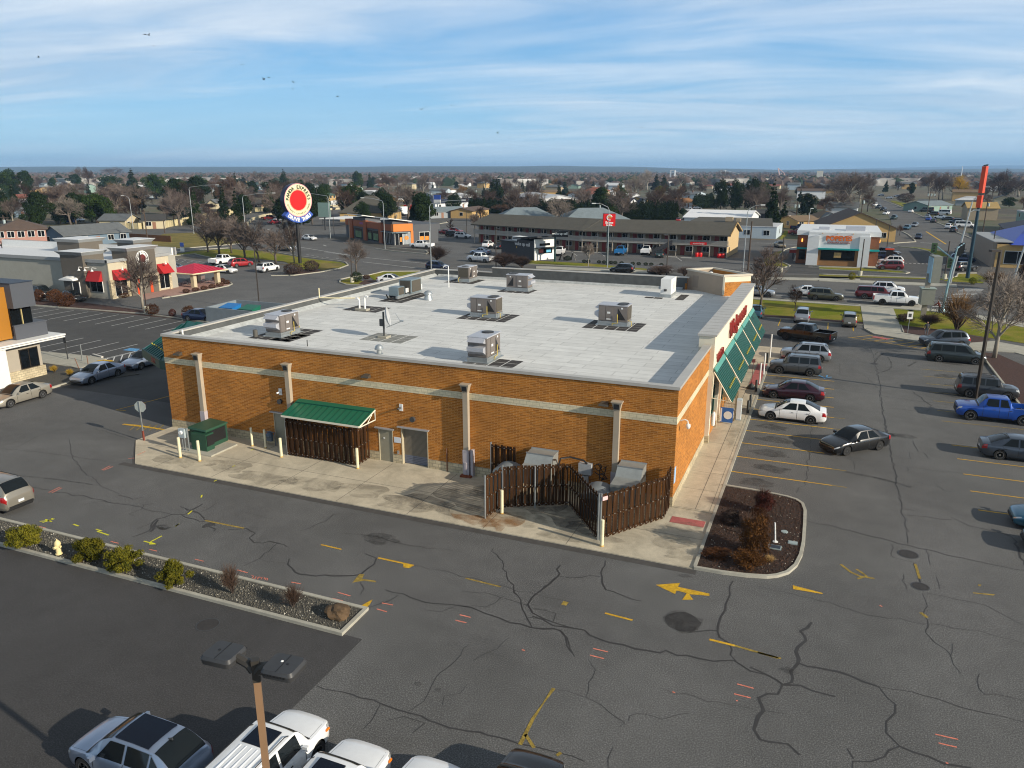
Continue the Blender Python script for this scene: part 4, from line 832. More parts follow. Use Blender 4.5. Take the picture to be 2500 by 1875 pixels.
single('small_rod','thin dark rod standing on the roof near the front parapet','rod',MB().tube([(-26.2,3.4,RZ),(-26.2,3.4,RZ+.45)],.035,5),DKGREY,-26.2,3.4,RZ)
def woodm(key,a,b_):
 m,t,b=nt(key);MATS[key]=m;v=coords(t);mp=t.nodes.new('ShaderNodeMapping');mp.inputs['Scale'].default_value=(4.5,4.5,.35);t.links.new(v,mp.inputs[0])
 n=noise_n(t,mp.outputs[0],1.0,4,.7);c=ramp(t,n,[(.30,a),(.62,b_),(.8,tuple(min(1,q*2.2)for q in b_))]);t.links.new(c,b.inputs['Base Color']);b.inputs['Roughness'].default_value=.85;b.inputs['Specular IOR Level'].default_value=.15;return m
WOOD=woodm('dark_stained_wood',(.014,.007,.003),(.060,.026,.009))
def fence(p0,p1,h,label,cat='fence',post=True,nm='wooden_fence',gate=False):
 o=thing(nm,label,cat,p0[0],p0[1]);dx,dy=p1[0]-p0[0],p1[1]-p0[1];L_=math.hypot(dx,dy);a=math.atan2(dy,dx);dx/=L_;dy/=L_
 bd_=MB();n=max(2,int(L_/.185));bo=MB()
 for k in range(n):
  u=(k+.5)*L_/n;off=.03 if k%2 else-.03
  x=p0[0]+dx*u-dy*off;y=p0[1]+dy*u+dx*off;hh=h+random.uniform(-.03,.03)
  bd_.obox(x,y,.12+(hh-.12)/2,.155,.025,hh-.12,a+random.uniform(-.01,.01))
  if k%2==0:
   for z in(h-.12,h*.53,.25):bo.obox(x+dy*.02*(1),y-dx*.02,z,.05,.1+.02,.05,a)
 part('boards',bd_,WOOD,o)
 ra=MB()
 for z in(h-.16,h*.5,.25):ra.obox(p0[0]+dx*L_/2,p0[1]+dy*L_/2,z,L_,.05,.09,a)
 part('rails',ra,WOOD,o)
 bo2=MB()
 for k in range(0,n,2):
  u=(k+.5)*L_/n
  for z in(h-.13,h*.53,.27):
   for s_ in(1,-1):bo2.obox(p0[0]+dx*u+dy*.085*s_,p0[1]+dy*u-dx*.085*s_,z,.07,.012,.05,a)
 part('brackets',bo2,M('dull_bracket',(.22,.20,.18),.6,.4,var=0),o)
 if post:
  q=MB();q.tube([(p0[0],p0[1],.04),(p0[0],p0[1],h+.08)],.05,8)
  if gate:q.tube([(p1[0],p1[1],.04),(p1[0],p1[1],h+.08)],.05,8)
  part('steel_post',q,GALV,o)
 return o
EN='timber screens round the bin yards'
fence((-24.6,-1.5),(-19.35,-1.42),2.5,'dark timber fence front under the green lean-to roof')
fence((-19.3,-1.4),(-19.32,-.05),2.5,'short dark timber fence side at the right end of the green-roofed enclosure',post=False)
fence((-24.62,-1.45),(-24.6,-.05),2.5,'short dark timber fence side at the left end of the green-roofed enclosure',post=False)
fence((-10.55,-.62),(-8.95,-.74),2.5,'short dark fence panel near the wall behind the open gate',gate=False)
fence((-8.85,-5.25),(-8.55,-3.75),2.45,'open gate leaf at the left end of the zigzag timber screen')
fence((-8.5,-3.7),(-5.35,-1.95),2.5,'left long panel of the zigzag timber screen with a steel post in its middle')
fence((-2.66,-5.3),(-5.3,-1.95),2.5,'dark inward-running leaf of the zigzag timber screen, shaded side to the camera')
fence((-2.55,-5.28),(-.16,-1.75),2.5,'sunlit timber screen panel with the small pink notice at its left end')
fence((-.13,-1.7),(-.13,-.1),2.5,'short timber screen panel meeting the store corner',post=False)
single('steel_gate_post','steel post in the middle of the long timber panel','post',MB().tube([(-6.9,-2.98,.04),(-6.9,-2.98,2.5)],.045,8),GALV,-6.9,-2.98)
single('pink_notice','small pink and white notice on the zigzag timber screen','sign',MB().obox(-2.38,-5.22,2.32,.32,.03,.2,math.atan2(3.53,2.39)),M('pink_notice_m',(.75,.5,.5),.6,var=0),-2.38,-5.22,2.3)
lr=thing('lean_to_roof','green ribbed metal lean-to roof over the timber enclosure','roof',-21.6,-.9,2.8)
q=MB();q.add([(-24.55,-1.9,2.86),(-18.75,-1.9,2.86),(-18.75,-.02,3.42),(-24.55,-.02,3.42),(-24.55,-1.9,2.92),(-18.75,-1.9,2.92),(-18.75,-.02,3.48),(-24.55,-.02,3.48)],[(3,2,1,0),(4,5,6,7),(0,1,5,4),(1,2,6,5),(2,3,7,6),(3,0,4,7)])
part('roof_sheet',q,M('green_roof_metal',(.006,.150,.085),.35,.2,var=.08,scale=1.3,coat=.2),lr)
q=MB()
for k in range(14):
 x=-24.5+k*.44;q.tube([(x,-1.88,2.94),(x,-.45,3.37)],.025,4)
q.tube([(-24.5,-.45,3.38),(-18.8,-.45,3.38)],.03,4);part('seams',q,M('green_seam_dark',(.004,.075,.045),.4,.2,var=0),lr)
q=MB();q.box(-24.55,-18.75,-1.93,-1.9,2.78,2.9);q.tube([(-18.73,-1.9,2.82),(-18.73,-.05,3.38)],.05,4);q.tube([(-18.73,-1.9,2.8),(-18.73,-.1,2.75),(-18.73,-.1,3.38)],.045,4);q.tube([(-18.73,-1.0,2.78),(-18.73,-.45,3.2)],.03,4);part('trim',q,M('cream_trim',(.70,.66,.54),.5,var=.04),lr)
def chute(x0,x1,label,yf=-2.35):
 o=thing('compactor_chute',label,'chute',(x0+x1)/2,-1)
 q=MB();x1b=x1;vs=[]
 prof=[(-.04,1.2),(-.04,2.38),(-.9,2.38),(-1.35,1.92),(yf,1.86),(yf,.9)]
 for x in(x0,x1):vs+=[(x,y,z)for y,z in prof]
 n=len(prof);q.add(vs,[tuple(range(n)),tuple(range(2*n-1,n-1,-1))]+[(i,n+i,n+(i+1)%n,(i+1)%n)for i in range(n)])
 part('hood',q,M('galvanised_dull',(.34,.36,.35),.55,.45,var=.15,scale=2),o)
 q=MB();q.box(x0-.03,x1+.03,-.95,-.88,2.36,2.42);q.box(x0-.03,x1+.03,-.1,-.04,2.36,2.43);part('flange',q,GALV,o)
 return o
c1=chute(-2.9,-1.5,'grey metal chute rising from the right compactor to the brick wall');c2_=chute(-8.2,-6.6,'grey metal chute with a stained lid at the left compactor',-1.9)
part('label',MB().obox(-2.2,-2.36,1.45,.25,.02,.3),WHITE,c1)
for x,y,lb,l2 in((-3.55,-2.5,'rounded grey compactor lid at the foot of the right chute',1.5),(-9.2,-1.3,'rounded grey compactor lid showing left of the stained chute',1.0)):
 o=thing('trash_compactor',lb,'compactor',x,y);q=MB();vs=[]
 for k in range(9):
  a=pi*k/8;vs+=[(x+.75*math.cos(a),y-l2/2,1.25+.42*math.sin(a)),(x+.75*math.cos(a),y+l2/2,1.25+.42*math.sin(a))]
 q.add(vs,[(2*k+1,2*k+3,2*k+2,2*k)[::-1]for k in range(8)]+[tuple(2*k for k in range(9)),tuple(2*k+1 for k in range(8,-1,-1))]);part('lid',q,M('compactor_grey',(.22,.25,.27),.55,.2,var=.15),o,smooth=50)
 part('body',MB().box(x-.75,x+.75,y-l2/2,y+l2/2,.1,1.25),M('compactor_dark',(.10,.12,.13),.6,.2,var=.1),o)
for i,(x,y,h,lb)in enumerate(((-30.7,-4.5,1.38,'cream bollard left of the transformer, nearest the apron corner'),(-29.1,-4.5,1.38,'scuffed cream bollard in front of the transformer'),(-27.9,-1.0,1.3,'thin cream bollard on the wall side, left of the gas meter'),(-26.8,-1.0,1.3,'thin cream bollard right in front of the gas meter'),(-24.75,-1.95,1.3,'cream bollard at the left corner of the green-roofed enclosure'),(-19.1,-1.75,1.34,'cream bollard with black marks at the right corner of the green-roofed enclosure'),(-8.3,-4.3,1.36,'cream bollard inside the open gate of the zigzag screen'),(-2.3,-5.85,1.42,'cream bollard at the outer tip of the zigzag screen'))):
 r=.075 if 2<=i<=3 else.095
 o=thing('bollard',lb,'bollard',x,y,.05,group='cream bollards on the service apron');part('post',MB().lathe([(r,.0),(r,h-.03),(r*.7,h)],0,0,14),M('bollard_cream',(.72,.66,.45),.55,var=.12,scale=4),o,smooth=40,w=False);part('foot',MB().lathe([(r+.008,0),(r+.008,.07),(r*.9,.075)],0,0,14),M('bollard_foot',(.55,.35,.10),.8,var=.3,scale=8),o,w=False)
tf=thing('transformer','green padmount transformer with black louvre on a concrete pad','transformer',-30.2,-2.6)
GT=M('transformer_green',(.022,.075,.045),.45,.1,var=.08);part('pad',MB().box(-31.6,-28.9,-3.7,-1.3,.05,.16),CONC2,tf)
part('tank',MB().box(-31.3,-29.95,-2.9,-1.0,.16,1.45),GT,tf);part('cabinet_front',MB().box(-30.9,-29.65,-3.25,-2.55,.16,1.3),GT,tf);part('lid',MB().add([(-31.4,-3.0,1.45),(-29.85,-3.0,1.4),(-29.85,-.95,1.4),(-31.4,-.95,1.45),(-31.35,-2.95,1.58),(-29.9,-2.95,1.5),(-29.9,-1.0,1.5),(-31.35,-1.0,1.58)],[(3,2,1,0),(4,5,6,7),(0,1,5,4),(1,2,6,5),(2,3,7,6),(3,0,4,7)]),GT,tf)
part('louvre',MB().box(-29.95,-29.9,-2.85,-1.2,.45,1.3).box(-29.64,-29.6,-3.2,-2.6,.5,1.2),BLACK,tf);part('radiator',MB().box(-31.55,-31.3,-2.8,-1.2,.4,1.2),GT,tf)
mt=thing('meter_stand','pale grey meter box on steel legs beside the transformer','meter box',-31.25,-3.55)
part('box',MB().box(-31.5,-31.0,-3.7,-3.45,1.05,1.65),M('pale_box',(.45,.52,.55),.45,.2,var=.05),mt);part('meter',MB().lathe([(.12,-.12),(.13,-.02),(.13,0)],-31.25,-3.7,12,axis='y',cz=1.42),WHITE,mt);part('leg',MB().tube([(-31.35,-3.55,.05),(-31.35,-3.55,1.05)],.035,6),GALV,mt);part('leg',MB().tube([(-31.15,-3.55,.05),(-31.15,-3.55,1.05)],.035,6),GALV,mt);part('tall_post',MB().tube([(-30.85,-3.55,.05),(-30.85,-3.55,1.75)],.04,6),GALV,mt)
gm=thing('gas_meter','blue-grey gas meter and pipes against the wall left of the timber enclosure','gas meter',-26.9,-.35)
part('meter',MB().lathe([(.14,-.2),(.22,-.12),(.22,.12),(.14,.2)],-26.9,-.4,12,axis='x',cz=.75).box(-27.1,-26.7,-.5,-.3,.35,.6),M('meter_blue',(.10,.14,.20),.5,.3,var=.15),gm,smooth=40);part('pipework',MB().tube([(-26.5,-.35,.05),(-26.5,-.35,.95),(-26.9,-.35,1.0),(-27.3,-.35,.9),(-27.3,-.35,.1)],.04,6),M('pipe_grey',(.15,.15,.16),.5,.3,var=0),gm)
sg=thing('stop_sign','octagonal sign seen from behind on a pole at the apron corner','stop sign',-35.5,-2.96)
part('pole',MB().box(-35.53,-35.47,-2.99,-2.93,.6,2.85),GALV,sg);part('rusty_base',MB().box(-35.55,-35.45,-3.01,-2.91,.04,.75),M('rusty_red',(.20,.045,.025),.8,var=.3,scale=6),sg)
q=MB();aa=math.radians(AZ)+.15
pts=[(.41*math.cos(pi/8+k*pi/4),.41*math.sin(pi/8+k*pi/4))for k in range(8)]
def plate(pts,th,c,az,tilt=0):
 q=MB();n=len(pts);vs=[]
 for s_ in(0,1):
  for(u,v_)in pts:vs.append((c[0]+u*math.cos(az)-s_*th*math.sin(az)*-1*0-(-math.sin(az))*s_*th*0+(math.sin(az)*th*s_),c[1]+u*math.sin(az)-(math.cos(az)*th*s_),c[2]+v_))
 q.add(vs,[tuple(range(n)),tuple(range(2*n-1,n-1,-1))]+[(i,(i+1)%n,n+(i+1)%n,n+i)[::-1]for i in range(n)]);return q
part('plate',plate(pts,.012,(-35.5,-2.9,2.45),.35),M('sign_back',(.42,.46,.44),.5,.5,var=.08),sg)
q=plate([(a_*.98,b_*.98)for a_,b_ in pts],.004,(-35.5,-2.886,2.45),.35);part('red_face',q,M('stop_red',(.45,.02,.02),.5,var=0),sg)
pc=thing('propane_cage','tan mesh cage against the store front under the first awning','gas cage',1.0,17.4,.1)
q=MB();q.box(.35,1.35,16.6,18.2,.12,.2);q.box(.35,1.35,16.6,18.2,1.85,1.95)
for x in(.35,1.31):
 for y in(16.6,18.16):q.box(x,x+.04,y,y+.04,.2,1.85)
for k in range(9):q.tube([(.4+.11*k,16.61,.2),(.4+.11*k,16.61,1.85)],.008,3);q.tube([(1.33,16.65+.18*k,.2),(1.33,16.65+.18*k,1.85)],.008,3)
for k in range(7):q.box(.35,1.35,16.605,16.615,.3+.22*k,.315+.22*k)
part('frame',q,M('cage_tan',(.30,.22,.12),.6,.3,var=.1),pc)
for k in range(3):
 for j in(0,1):part('gas_bottle',MB().lathe([(.15,0),(.15,.45),(.1,.55),(.05,.6)],.65+.25*k*1.0,17.0+.5*j,10,cz=.2),M('bottle_grey',(.4,.38,.34),.5,var=.05),pc,smooth=40)
bn=thing('water_sign','blue and white water ice banner leaning at the store front','sign',.8,15.9,.1);q=MB();q.obox(.85,15.8,.75,.9,.06,1.1,0);part('panel',q,M('banner_blue',(.03,.13,.42),.5,var=.1,scale=3),bn);part('white_emblem',MB().lathe([(.3,-.045),(.3,-.035),(.01,-.03)],.95,15.8,16,axis='y',cz=.75),WHITE,bn);part('white_edge',MB().box(.41,.52,15.76,15.77,.25,1.25),WHITE,bn)
ic=thing('white_locker','white and pale blue cabinet at the outer corner of the first awning','cabinet',1.5,17.5,.1);part('body',MB().box(1.4,1.75,16.9,17.3,.1,1.7),M('pale_blue_white',(.6,.68,.72),.4,var=.1,scale=3),ic);part('door',MB().box(1.41,1.74,16.88,16.9,.2,1.6),WHITE,ic)
single('white_post_unit','white cylinder fixed low on the facade pier','fixture',MB().lathe([(.1,0),(.13,.1),(.13,.8),(.1,.95),(.02,1.0)],.45,11.6,10,cz=1.2),WHITE,.45,11.6,1.2,smooth=40)
for x,y,lb in((2.05,19.0,'dark bollard nearest the white sedan at the walk edge'),(2.05,20.7,'dark bollard nearest the burgundy sedan at the walk edge'),(2.05,25.4,'short dark bollard near the grey SUV'),(2.1,36.0,'dark bollard at the striped loading area')):
 o=thing('dark_bollard',lb,'bollard',x,y,.1,group='dark bollards along the shop walk');part('post',MB().lathe([(.1,0),(.1,.95),(.06,1.0)],0,0,12),M('charcoal_post',(.035,.04,.04),.5,.2,var=.1),o,smooth=40,w=False)
for x,y,z,lb in((2.15,31.5,1.9,'tall white flag post by the red paving on the walk'),(2.1,28.0,1.8,'white post at the shop walk edge beside the silver crossover'),(2.15,38.5,2.3,'tall white marker post near the striped loading area')):
 single('marker_post',lb,'post',MB().lathe([(.07,0),(.07,z),(.03,z+.05)],x,y,8,cz=.1),WHITE,x,y,.1)
o=thing('cart_sign_stand','dark weighted sign stand with a thin pole on the walk','sign stand',1.6,26.2,.1);part('base',MB().lathe([(.42,0),(.38,.08),(.12,.42),(.04,.46)],1.6,26.2,12,cz=.1),M('charcoal_post'),o);part('pole',MB().tube([(1.6,26.2,.5),(1.6,26.2,2.5)],.025,6),M('dull_red_pole',(.12,.03,.03),.5,var=0),o);part('panel',MB().obox(1.6,26.2,2.5,.3,.04,.3,.3),M('dull_red_pole'),o)
q=gc('K',855,1330);o=thing('island_pipe','short white pipe standing in the mulch island','pipe',q[0],q[1],.09);part('pipe',MB().tube([(q[0],q[1],.09),(q[0]-.1,q[1]+.02,1.1)],.04,8),WHITE,o);part('collar',MB().lathe([(.13,.0),(.13,.03),(.02,.04)],q[0],q[1],12,cz=.09),WHITE,o)
for x,y,m_,lb,w_,h_ in((850,1380,'dark','dark blue valve box lid in the mulch island',.62,.42),(1005,1342,'pale','pale square valve lid in the mulch island',.45,.32)):
 q=gc('K',x,y);o=thing('valve_box',lb,'valve box',q[0],q[1],.09);part('rim',MB().obox(q[0],q[1],.115,w_,h_,.05),M('valve_pale',(.32,.38,.38),.6,var=.1),o);part('lid',MB().obox(q[0],q[1],.145,w_*.85,h_*.8,.015),M('valve_'+m_,(.02,.03,.05)if m_=='dark' else(.40,.48,.48),.6,var=.1),o)
q=gc('K',935,1245);single('round_lid','round pale lid in the mulch island','lid',MB().lathe([(.17,0),(.17,.04),(.02,.05)],q[0],q[1],14,cz=.09),M('valve_pale'),q[0],q[1],.09)
def frame_uv(a,b_):
 dx,dy=b_[0]-a[0],b_[1]-a[1];L_=math.hypot(dx,dy);u=(dx/L_,dy/L_);v_=(-u[1],u[0]);return L_,u,v_
class FB(MB):
 """mesh builder in a frame: s along the front, t away behind it"""
 def __init__(s,o,u,v_):super().__init__();s.o=o;s.u=u;s.w=v_
 def P(s,a,b_,z):return(s.o[0]+s.u[0]*a+s.w[0]*b_,s.o[1]+s.u[1]*a+s.w[1]*b_,z)
 def bx(s,a0,a1,b0,b1,z0,z1,mi=0):
  return s.add([s.P(a0,b0,z0),s.P(a1,b0,z0),s.P(a1,b1,z0),s.P(a0,b1,z0),s.P(a0,b0,z1),s.P(a1,b0,z1),s.P(a1,b1,z1),s.P(a0,b1,z1)],[(3,2,1,0),(4,5,6,7),(0,1,5,4),(1,2,6,5),(2,3,7,6),(3,0,4,7)],mi)
 def pg(s,pts,fs):return s.add([s.P(*p)for p in pts],fs)
def shingle(key,col):
 return M(key,col,.9,0,var=.16,scale=.8,fine=14)
def roofmesh(f,L_,D,e,r,style,ov=.5,th=.18):
 a0,a1,b0,b1=-ov,L_+ov,-ov,D+ov;m=D/2
 if style=='gable':
  f.pg([(a0,b0,e),(a1,b0,e),(a1,m,r),(a0,m,r),(a1,b1,e),(a0,b1,e),(a0,b0,e-th),(a1,b0,e-th),(a1,m,r-th),(a0,m,r-th),(a1,b1,e-th),(a0,b1,e-th)],[(0,1,2,3),(3,2,4,5),(9,8,7,6),(11,10,8,9),(0,6,7,1),(4,10,11,5),(1,7,8,2),(2,8,10,4),(3,9,6,0),(5,11,9,3)])
 elif style=='end':
  c_=L_/2;f.pg([(a0,b0,e),(c_,b0,r),(c_,b1,r),(a0,b1,e),(a1,b0,e),(a1,b1,e),(a0,b0,e-th),(c_,b0,r-th),(c_,b1,r-th),(a0,b1,e-th),(a1,b0,e-th),(a1,b1,e-th)],[(0,1,2,3)[::-1],(1,4,5,2)[::-1],(6,7,8,9),(7,10,11,8),(0,6,7,1)[::-1],(1,7,10,4)[::-1],(3,2,8,9),(2,5,11,8),(0,3,9,6),(4,10,11,5)])
 elif style=='hip':
  k=min(L_,D)/2+ov
  if L_>=D:p1,p2=(a0+k,m,r),(a1-k,m,r)
  else:p1,p2=(L_/2,b0+k,r),(L_/2,b1-k,r)
  f.pg([(a0,b0,e),(a1,b0,e),(a1,b1,e),(a0,b1,e),p1,p2,(a0,b0,e-th),(a1,b0,e-th),(a1,b1,e-th),(a0,b1,e-th)],[(0,1,5,4),(1,2,5),(2,3,4,5),(3,0,4),(0,6,7,1),(1,7,8,2),(2,8,9,3),(3,9,6,0),(9,8,7,6)]if L_>=D else[(0,1,4),(1,2,5,4),(2,3,5),(3,0,4,5),(0,6,7,1),(1,7,8,2),(2,8,9,3),(3,9,6,0),(9,8,7,6)])
 else:f.bx(a0+ov-.1,a1-ov+.1,b0+ov-.1,b1-ov+.1,e,e+max(.15,r-e))
WFW=M('window_frame_white',(.7,.7,.68),.5,var=0)
def building(a,b_,D,e,r,style,wall,roof,label,wins=3,storeys=1,door=True,chim=False,nm='house',cat='house',group=None,simple=False,z=0,endwin=1):
 L_,u,v_=frame_uv(a,b_);o=thing(nm,label,cat,a[0],a[1],z,group=group)
 f=FB(a,u,v_);f.bx(0,L_,0,D,-.1,e-.02)
 if style=='gable':f.pg([(0,0,e-.02),(0,D,e-.02),(0,D/2,r-.2),(.2,0,e-.02),(.2,D,e-.02),(.2,D/2,r-.2)],[(0,2,1),(3,4,5),(0,3,5,2),(1,2,5,4)]);f.pg([(L_,0,e-.02),(L_,D,e-.02),(L_,D/2,r-.2),(L_-.2,0,e-.02),(L_-.2,D,e-.02),(L_-.2,D/2,r-.2)],[(0,1,2),(3,5,4),(0,2,5,3),(1,4,5,2)])
 if style=='end':f.pg([(0,0,e-.02),(L_,0,e-.02),(L_/2,0,r-.2),(0,.2,e-.02),(L_,.2,e-.02),(L_/2,.2,r-.2)],[(0,1,2),(3,5,4),(0,2,5,3),(1,4,5,2)])
 part('wall',f,wall,o)
 f=FB(a,u,v_);roofmesh(f,L_,D,e,r,style);rf=part('roof',f,roof,o)
 if chim:f=FB(a,u,v_);f.bx(L_*.3,L_*.3+.8,D*.45,D*.45+.6,e,r+.8);part('chimney',f,M('chimney_brick',(.22,.12,.08),.9),rf)
 if simple:return o
 WF=M('window_frame_white',(.7,.7,.68),.5,var=0)
 hs=(e/storeys)
 for s_ in range(storeys):
  for k in range(wins):
   c_=L_*(k+.5)/wins
   if door and s_==0 and k==wins//2 and wins>1:continue
   z0=s_*hs+.95;z1=min(s_*hs+2.2,e-.25);w_=min(.75,L_/wins*.32)
   f=FB(a,u,v_);f.bx(c_-w_-.08,c_+w_+.08,-.05,-.0,z0-.08,z1+.08);q=part('window',f,WF,o);f=FB(a,u,v_);f.bx(c_-w_,c_-.04,-.065,-.05,z0,z1);f.bx(c_+.04,c_+w_,-.065,-.05,z0,z1);part('pane',f,GLASS,q)
  for k in range(endwin):
   c_=D*(k+.5)/endwin;z0=s_*hs+.95;z1=min(s_*hs+2.2,e-.25)
   for sd_ in(0,1):
    x0=-.05 if sd_==0 else L_;f=FB(a,u,v_);f.bx(x0,x0+.05,c_-.68,c_+.68,z0-.08,z1+.08);q=part('window',f,WF,o);f=FB(a,u,v_);xx=x0-.015 if sd_==0 else x0+.05;f.bx(xx,xx+.015,c_-.6,c_+.6,z0,z1);part('pane',f,GLASS,q)
 if door:
  c_=L_*.5 if wins!=1 else L_*.15;f=FB(a,u,v_);f.bx(c_-.5,c_+.5,-.06,0,0,2.1);part('door',f,M('house_door',(.25,.12,.07),.6,var=.1),o)
 return o
SH=dict(br=shingle('roof_brown',(.105,.072,.055)),gy=shingle('roof_grey',(.12,.13,.135)),dk=shingle('roof_dark',(.050,.048,.045)),tan=shingle('roof_tan',(.19,.13,.075)),lt=M('roof_pale',(.55,.56,.57),.6,var=.1,scale=.5),red=shingle('roof_red',(.22,.07,.045)),navy=shingle('roof_navy',(.02,.028,.055)),grn=shingle('roof_green',(.07,.13,.10)),bg=shingle('roof_bluegrey',(.17,.21,.23)),or_=shingle('roof_orange',(.27,.13,.05)),motel=shingle('roof_motel',(.085,.078,.062)))
WL=dict(cr=M('wall_cream',(.52,.45,.30),.8,var=.06),wh=M('wall_white',(.66,.68,.70),.7,var=.05),gy=M('wall_grey',(.28,.31,.33),.8,var=.06),pk=M('wall_salmon',(.38,.20,.16),.8,var=.06),bl=M('wall_bluegrey',(.13,.19,.25),.8,var=.06),tn=M('wall_tan',(.36,.29,.20),.8,var=.06),or_=M('wall_ochre',(.48,.32,.13),.8,var=.06),br=M('wall_brown',(.14,.085,.06),.8,var=.08),gn=M('wall_sage',(.22,.32,.28),.8,var=.06),dk=M('wall_dark',(.05,.05,.055),.8,var=.06),lb=M('wall_paleblue',(.42,.50,.56),.8,var=.05))
o=thing('modern_restaurant','orange and grey two-storey building with a white canopy at the left edge','building',-66,2)
ORW=M('orange_cladding',(.36,.15,.012),.5,var=.05,scale=.6);GRY=M('charcoal_panel',(.075,.082,.098),.6,var=.04);BEI=M('beige_plaster',(.36,.32,.26),.8,var=.04)
part('orange_wall',MB().box(-78,-58.8,-6,4.95,3.7,8.2),ORW,o);part('upper_panel',MB().box(-62,-58.0,4.95,7.0,6.35,8.5),GRY,o);part('roof',MB().box(-77.7,-62,-5.7,7,8.2,8.3),M('roof_white',(.66,.67,.68),.6,var=.05),o);part('roof_edge',MB().box(-78,-58.75,-6,-5.9,8.2,8.45).box(-62.1,-61.9,-6,7,8.2,8.5).box(-62,-57.95,4.9,7.05,8.5,8.56),M('navy_edge',(.02,.03,.05),.5,var=0),o)
part('upper_window',MB().box(-62,-58.6,4.95,6.9,3.9,6.35),GLASS,o);part('mullion',MB().box(-58.6,-58.5,5.9,5.98,4.0,6.3),M('tan_mullion',(.45,.36,.16),.5,var=0),o);part('low_panel',MB().box(-62,-58.4,5.0,8.0,3.55,4.75).box(-62,-58.35,4.95,8.05,4.75,4.84),GRY,o)
part('canopy',MB().box(-78,-57.2,-6,8.7,3.22,3.34).box(-78,-57.15,-6,8.75,3.40,3.54),M('canopy_white',(.72,.72,.70),.5,var=.03),o);part('canopy_gap',MB().box(-77,-57.4,-5,8.5,3.34,3.40),BLACK,o)
part('lower_wall',MB().box(-78,-58.1,-6,6.8,.9,3.22),BEI,o);part('stone_base',MB().box(-78,-57.95,-6,6.95,0,.95),SPLIT,o);w_=part('shop_window',MB().box(-58.12,-58.04,4.75,6.5,.98,2.75),M('bronze_frame',(.04,.03,.02),.4,.3,var=0),o);part('pane',MB().box(-58.045,-58.02,4.82,5.58,1.05,2.68).box(-58.045,-58.02,5.66,6.43,1.05,2.68),GLASS,w_);part('white_column',MB().box(-57.9,-57.3,2.0,3.15,0,3.22),M('canopy_white'),o)
gvb=MB().prism([(-57.9,3.6),(-53.6,4.2),(-50.3,10.2),(-57.0,9.9),(-57.9,8)],-.02,.07);struct('gravel_corner',gvb,GRAVEL)
o=thing('beige_restaurant','beige restaurant with grey-brown towers, red awnings and a round emblem','restaurant',-100,46)
PB=M('pale_grey_beige',(.36,.35,.30),.85,var=.07,scale=1);PC=M('cream_face',(.50,.45,.33),.85,var=.06);TW=M('tower_taupe',(.115,.100,.082),.8,var=.06);CPG=M('cornice_grey',(.30,.31,.31),.6,var=.05)
part('wall',MB().box(-128,-88.7,40.4,53,0,5.15),PB,o);part('front_wall',MB().box(-88.7,-88.5,40.38,51.4,0,5.2),PC,o)
part('cornice',MB().box(-128,-88.35,40.15,40.4,5.15,5.6).box(-88.7,-88.3,40.15,51.6,5.2,5.62).box(-128,-88.5,52.9,53.2,5.15,6.3),CPG,o);part('parapet_lining',MB().box(-128,-88.9,52.6,52.88,4.6,6.25),WHITE,o);part('roof',MB().box(-127.9,-88.9,40.6,52.6,5.15,5.2),M('roof_white'),o)
def tower(x0,x1,y0,y1,z1,nm='tower'):
 t_=part(nm,MB().box(x0,x1,y0,y1,0,z1-.5),TW,o);q=MB();k=.45
 q.add([(x0,y0,z1-.5),(x1,y0,z1-.5),(x1,y1,z1-.5),(x0,y1,z1-.5),(x0-k,y0-k,z1),(x1+k,y0-k,z1),(x1+k,y1+k,z1),(x0-k,y1+k,z1)],[(3,2,1,0),(4,5,6,7),(0,1,5,4),(1,2,6,5),(2,3,7,6),(3,0,4,7)]);part('tower_cap',q,CPG,t_)
 part('cap_top',MB().box(x0-k+.05,x1+k-.05,y0-k+.05,y1+k-.05,z1,z1+.03),M('roof_white'),t_)
tower(-97.2,-92.7,39.8,43.4,6.6);tower(-91.2,-88.1,43.6,48.6,7.0);tower(-96,-92.6,48.9,52.4,7.6);tower(-109.5,-104.5,49.0,53.4,7.3)
RAW=M('red_awning',(.40,.012,.014),.6,var=.05)
def awning(mb,pts):mb.add(pts,[(0,1,2,3),(3,2,1,0)])
q=MB();q.add([(-92.5,40.35,3.95),(-89.9,40.35,3.95),(-89.9,39.6,2.5),(-92.5,39.6,2.5),(-92.5,40.35,2.5),(-89.9,40.35,2.5)],[(0,3,2,1),(0,4,3),(1,2,5),(3,4,5,2)]);part('red_awning',q,RAW,o)
for y0,y1 in((40.9,43.3),(49.0,51.2)):q=MB();q.add([(-88.45,y0,4.1),(-88.45,y1,4.1),(-87.2,y1,2.7),(-87.2,y0,2.7),(-88.45,y0,2.7),(-88.45,y1,2.7)],[(0,3,2,1)[::-1],(0,3,4),(1,5,2),(3,2,5,4)]);part('red_awning',q,RAW,o)
for(x0,x1,y0,y1,z0,z1)in((-92.3,-90.0,40.33,40.4,.9,2.5),(-88.5,-88.42,41.1,43.1,.3,2.7),(-88.5,-88.42,49.2,51.0,.3,2.7)):
 w_=part('window_frame',MB().box(x0-.03,x1+.03,y0-.03,y1+.03,z0,z1),M('window_frame_white'),o);q=MB()
 if y1-y0<.2:q.box(x0,(x0+x1)/2-.04,y0-.06,y0,z0+.06,z1-.06).box((x0+x1)/2+.04,x1,y0-.06,y0,z0+.06,z1-.06)
 else:q.box(x1,x1+.05,y0,(y0+y1)/2-.04,z0+.06,z1-.06).box(x1,x1+.05,(y0+y1)/2+.04,y1,z0+.06,z1-.06)
 part('pane',q,GLASS,w_)
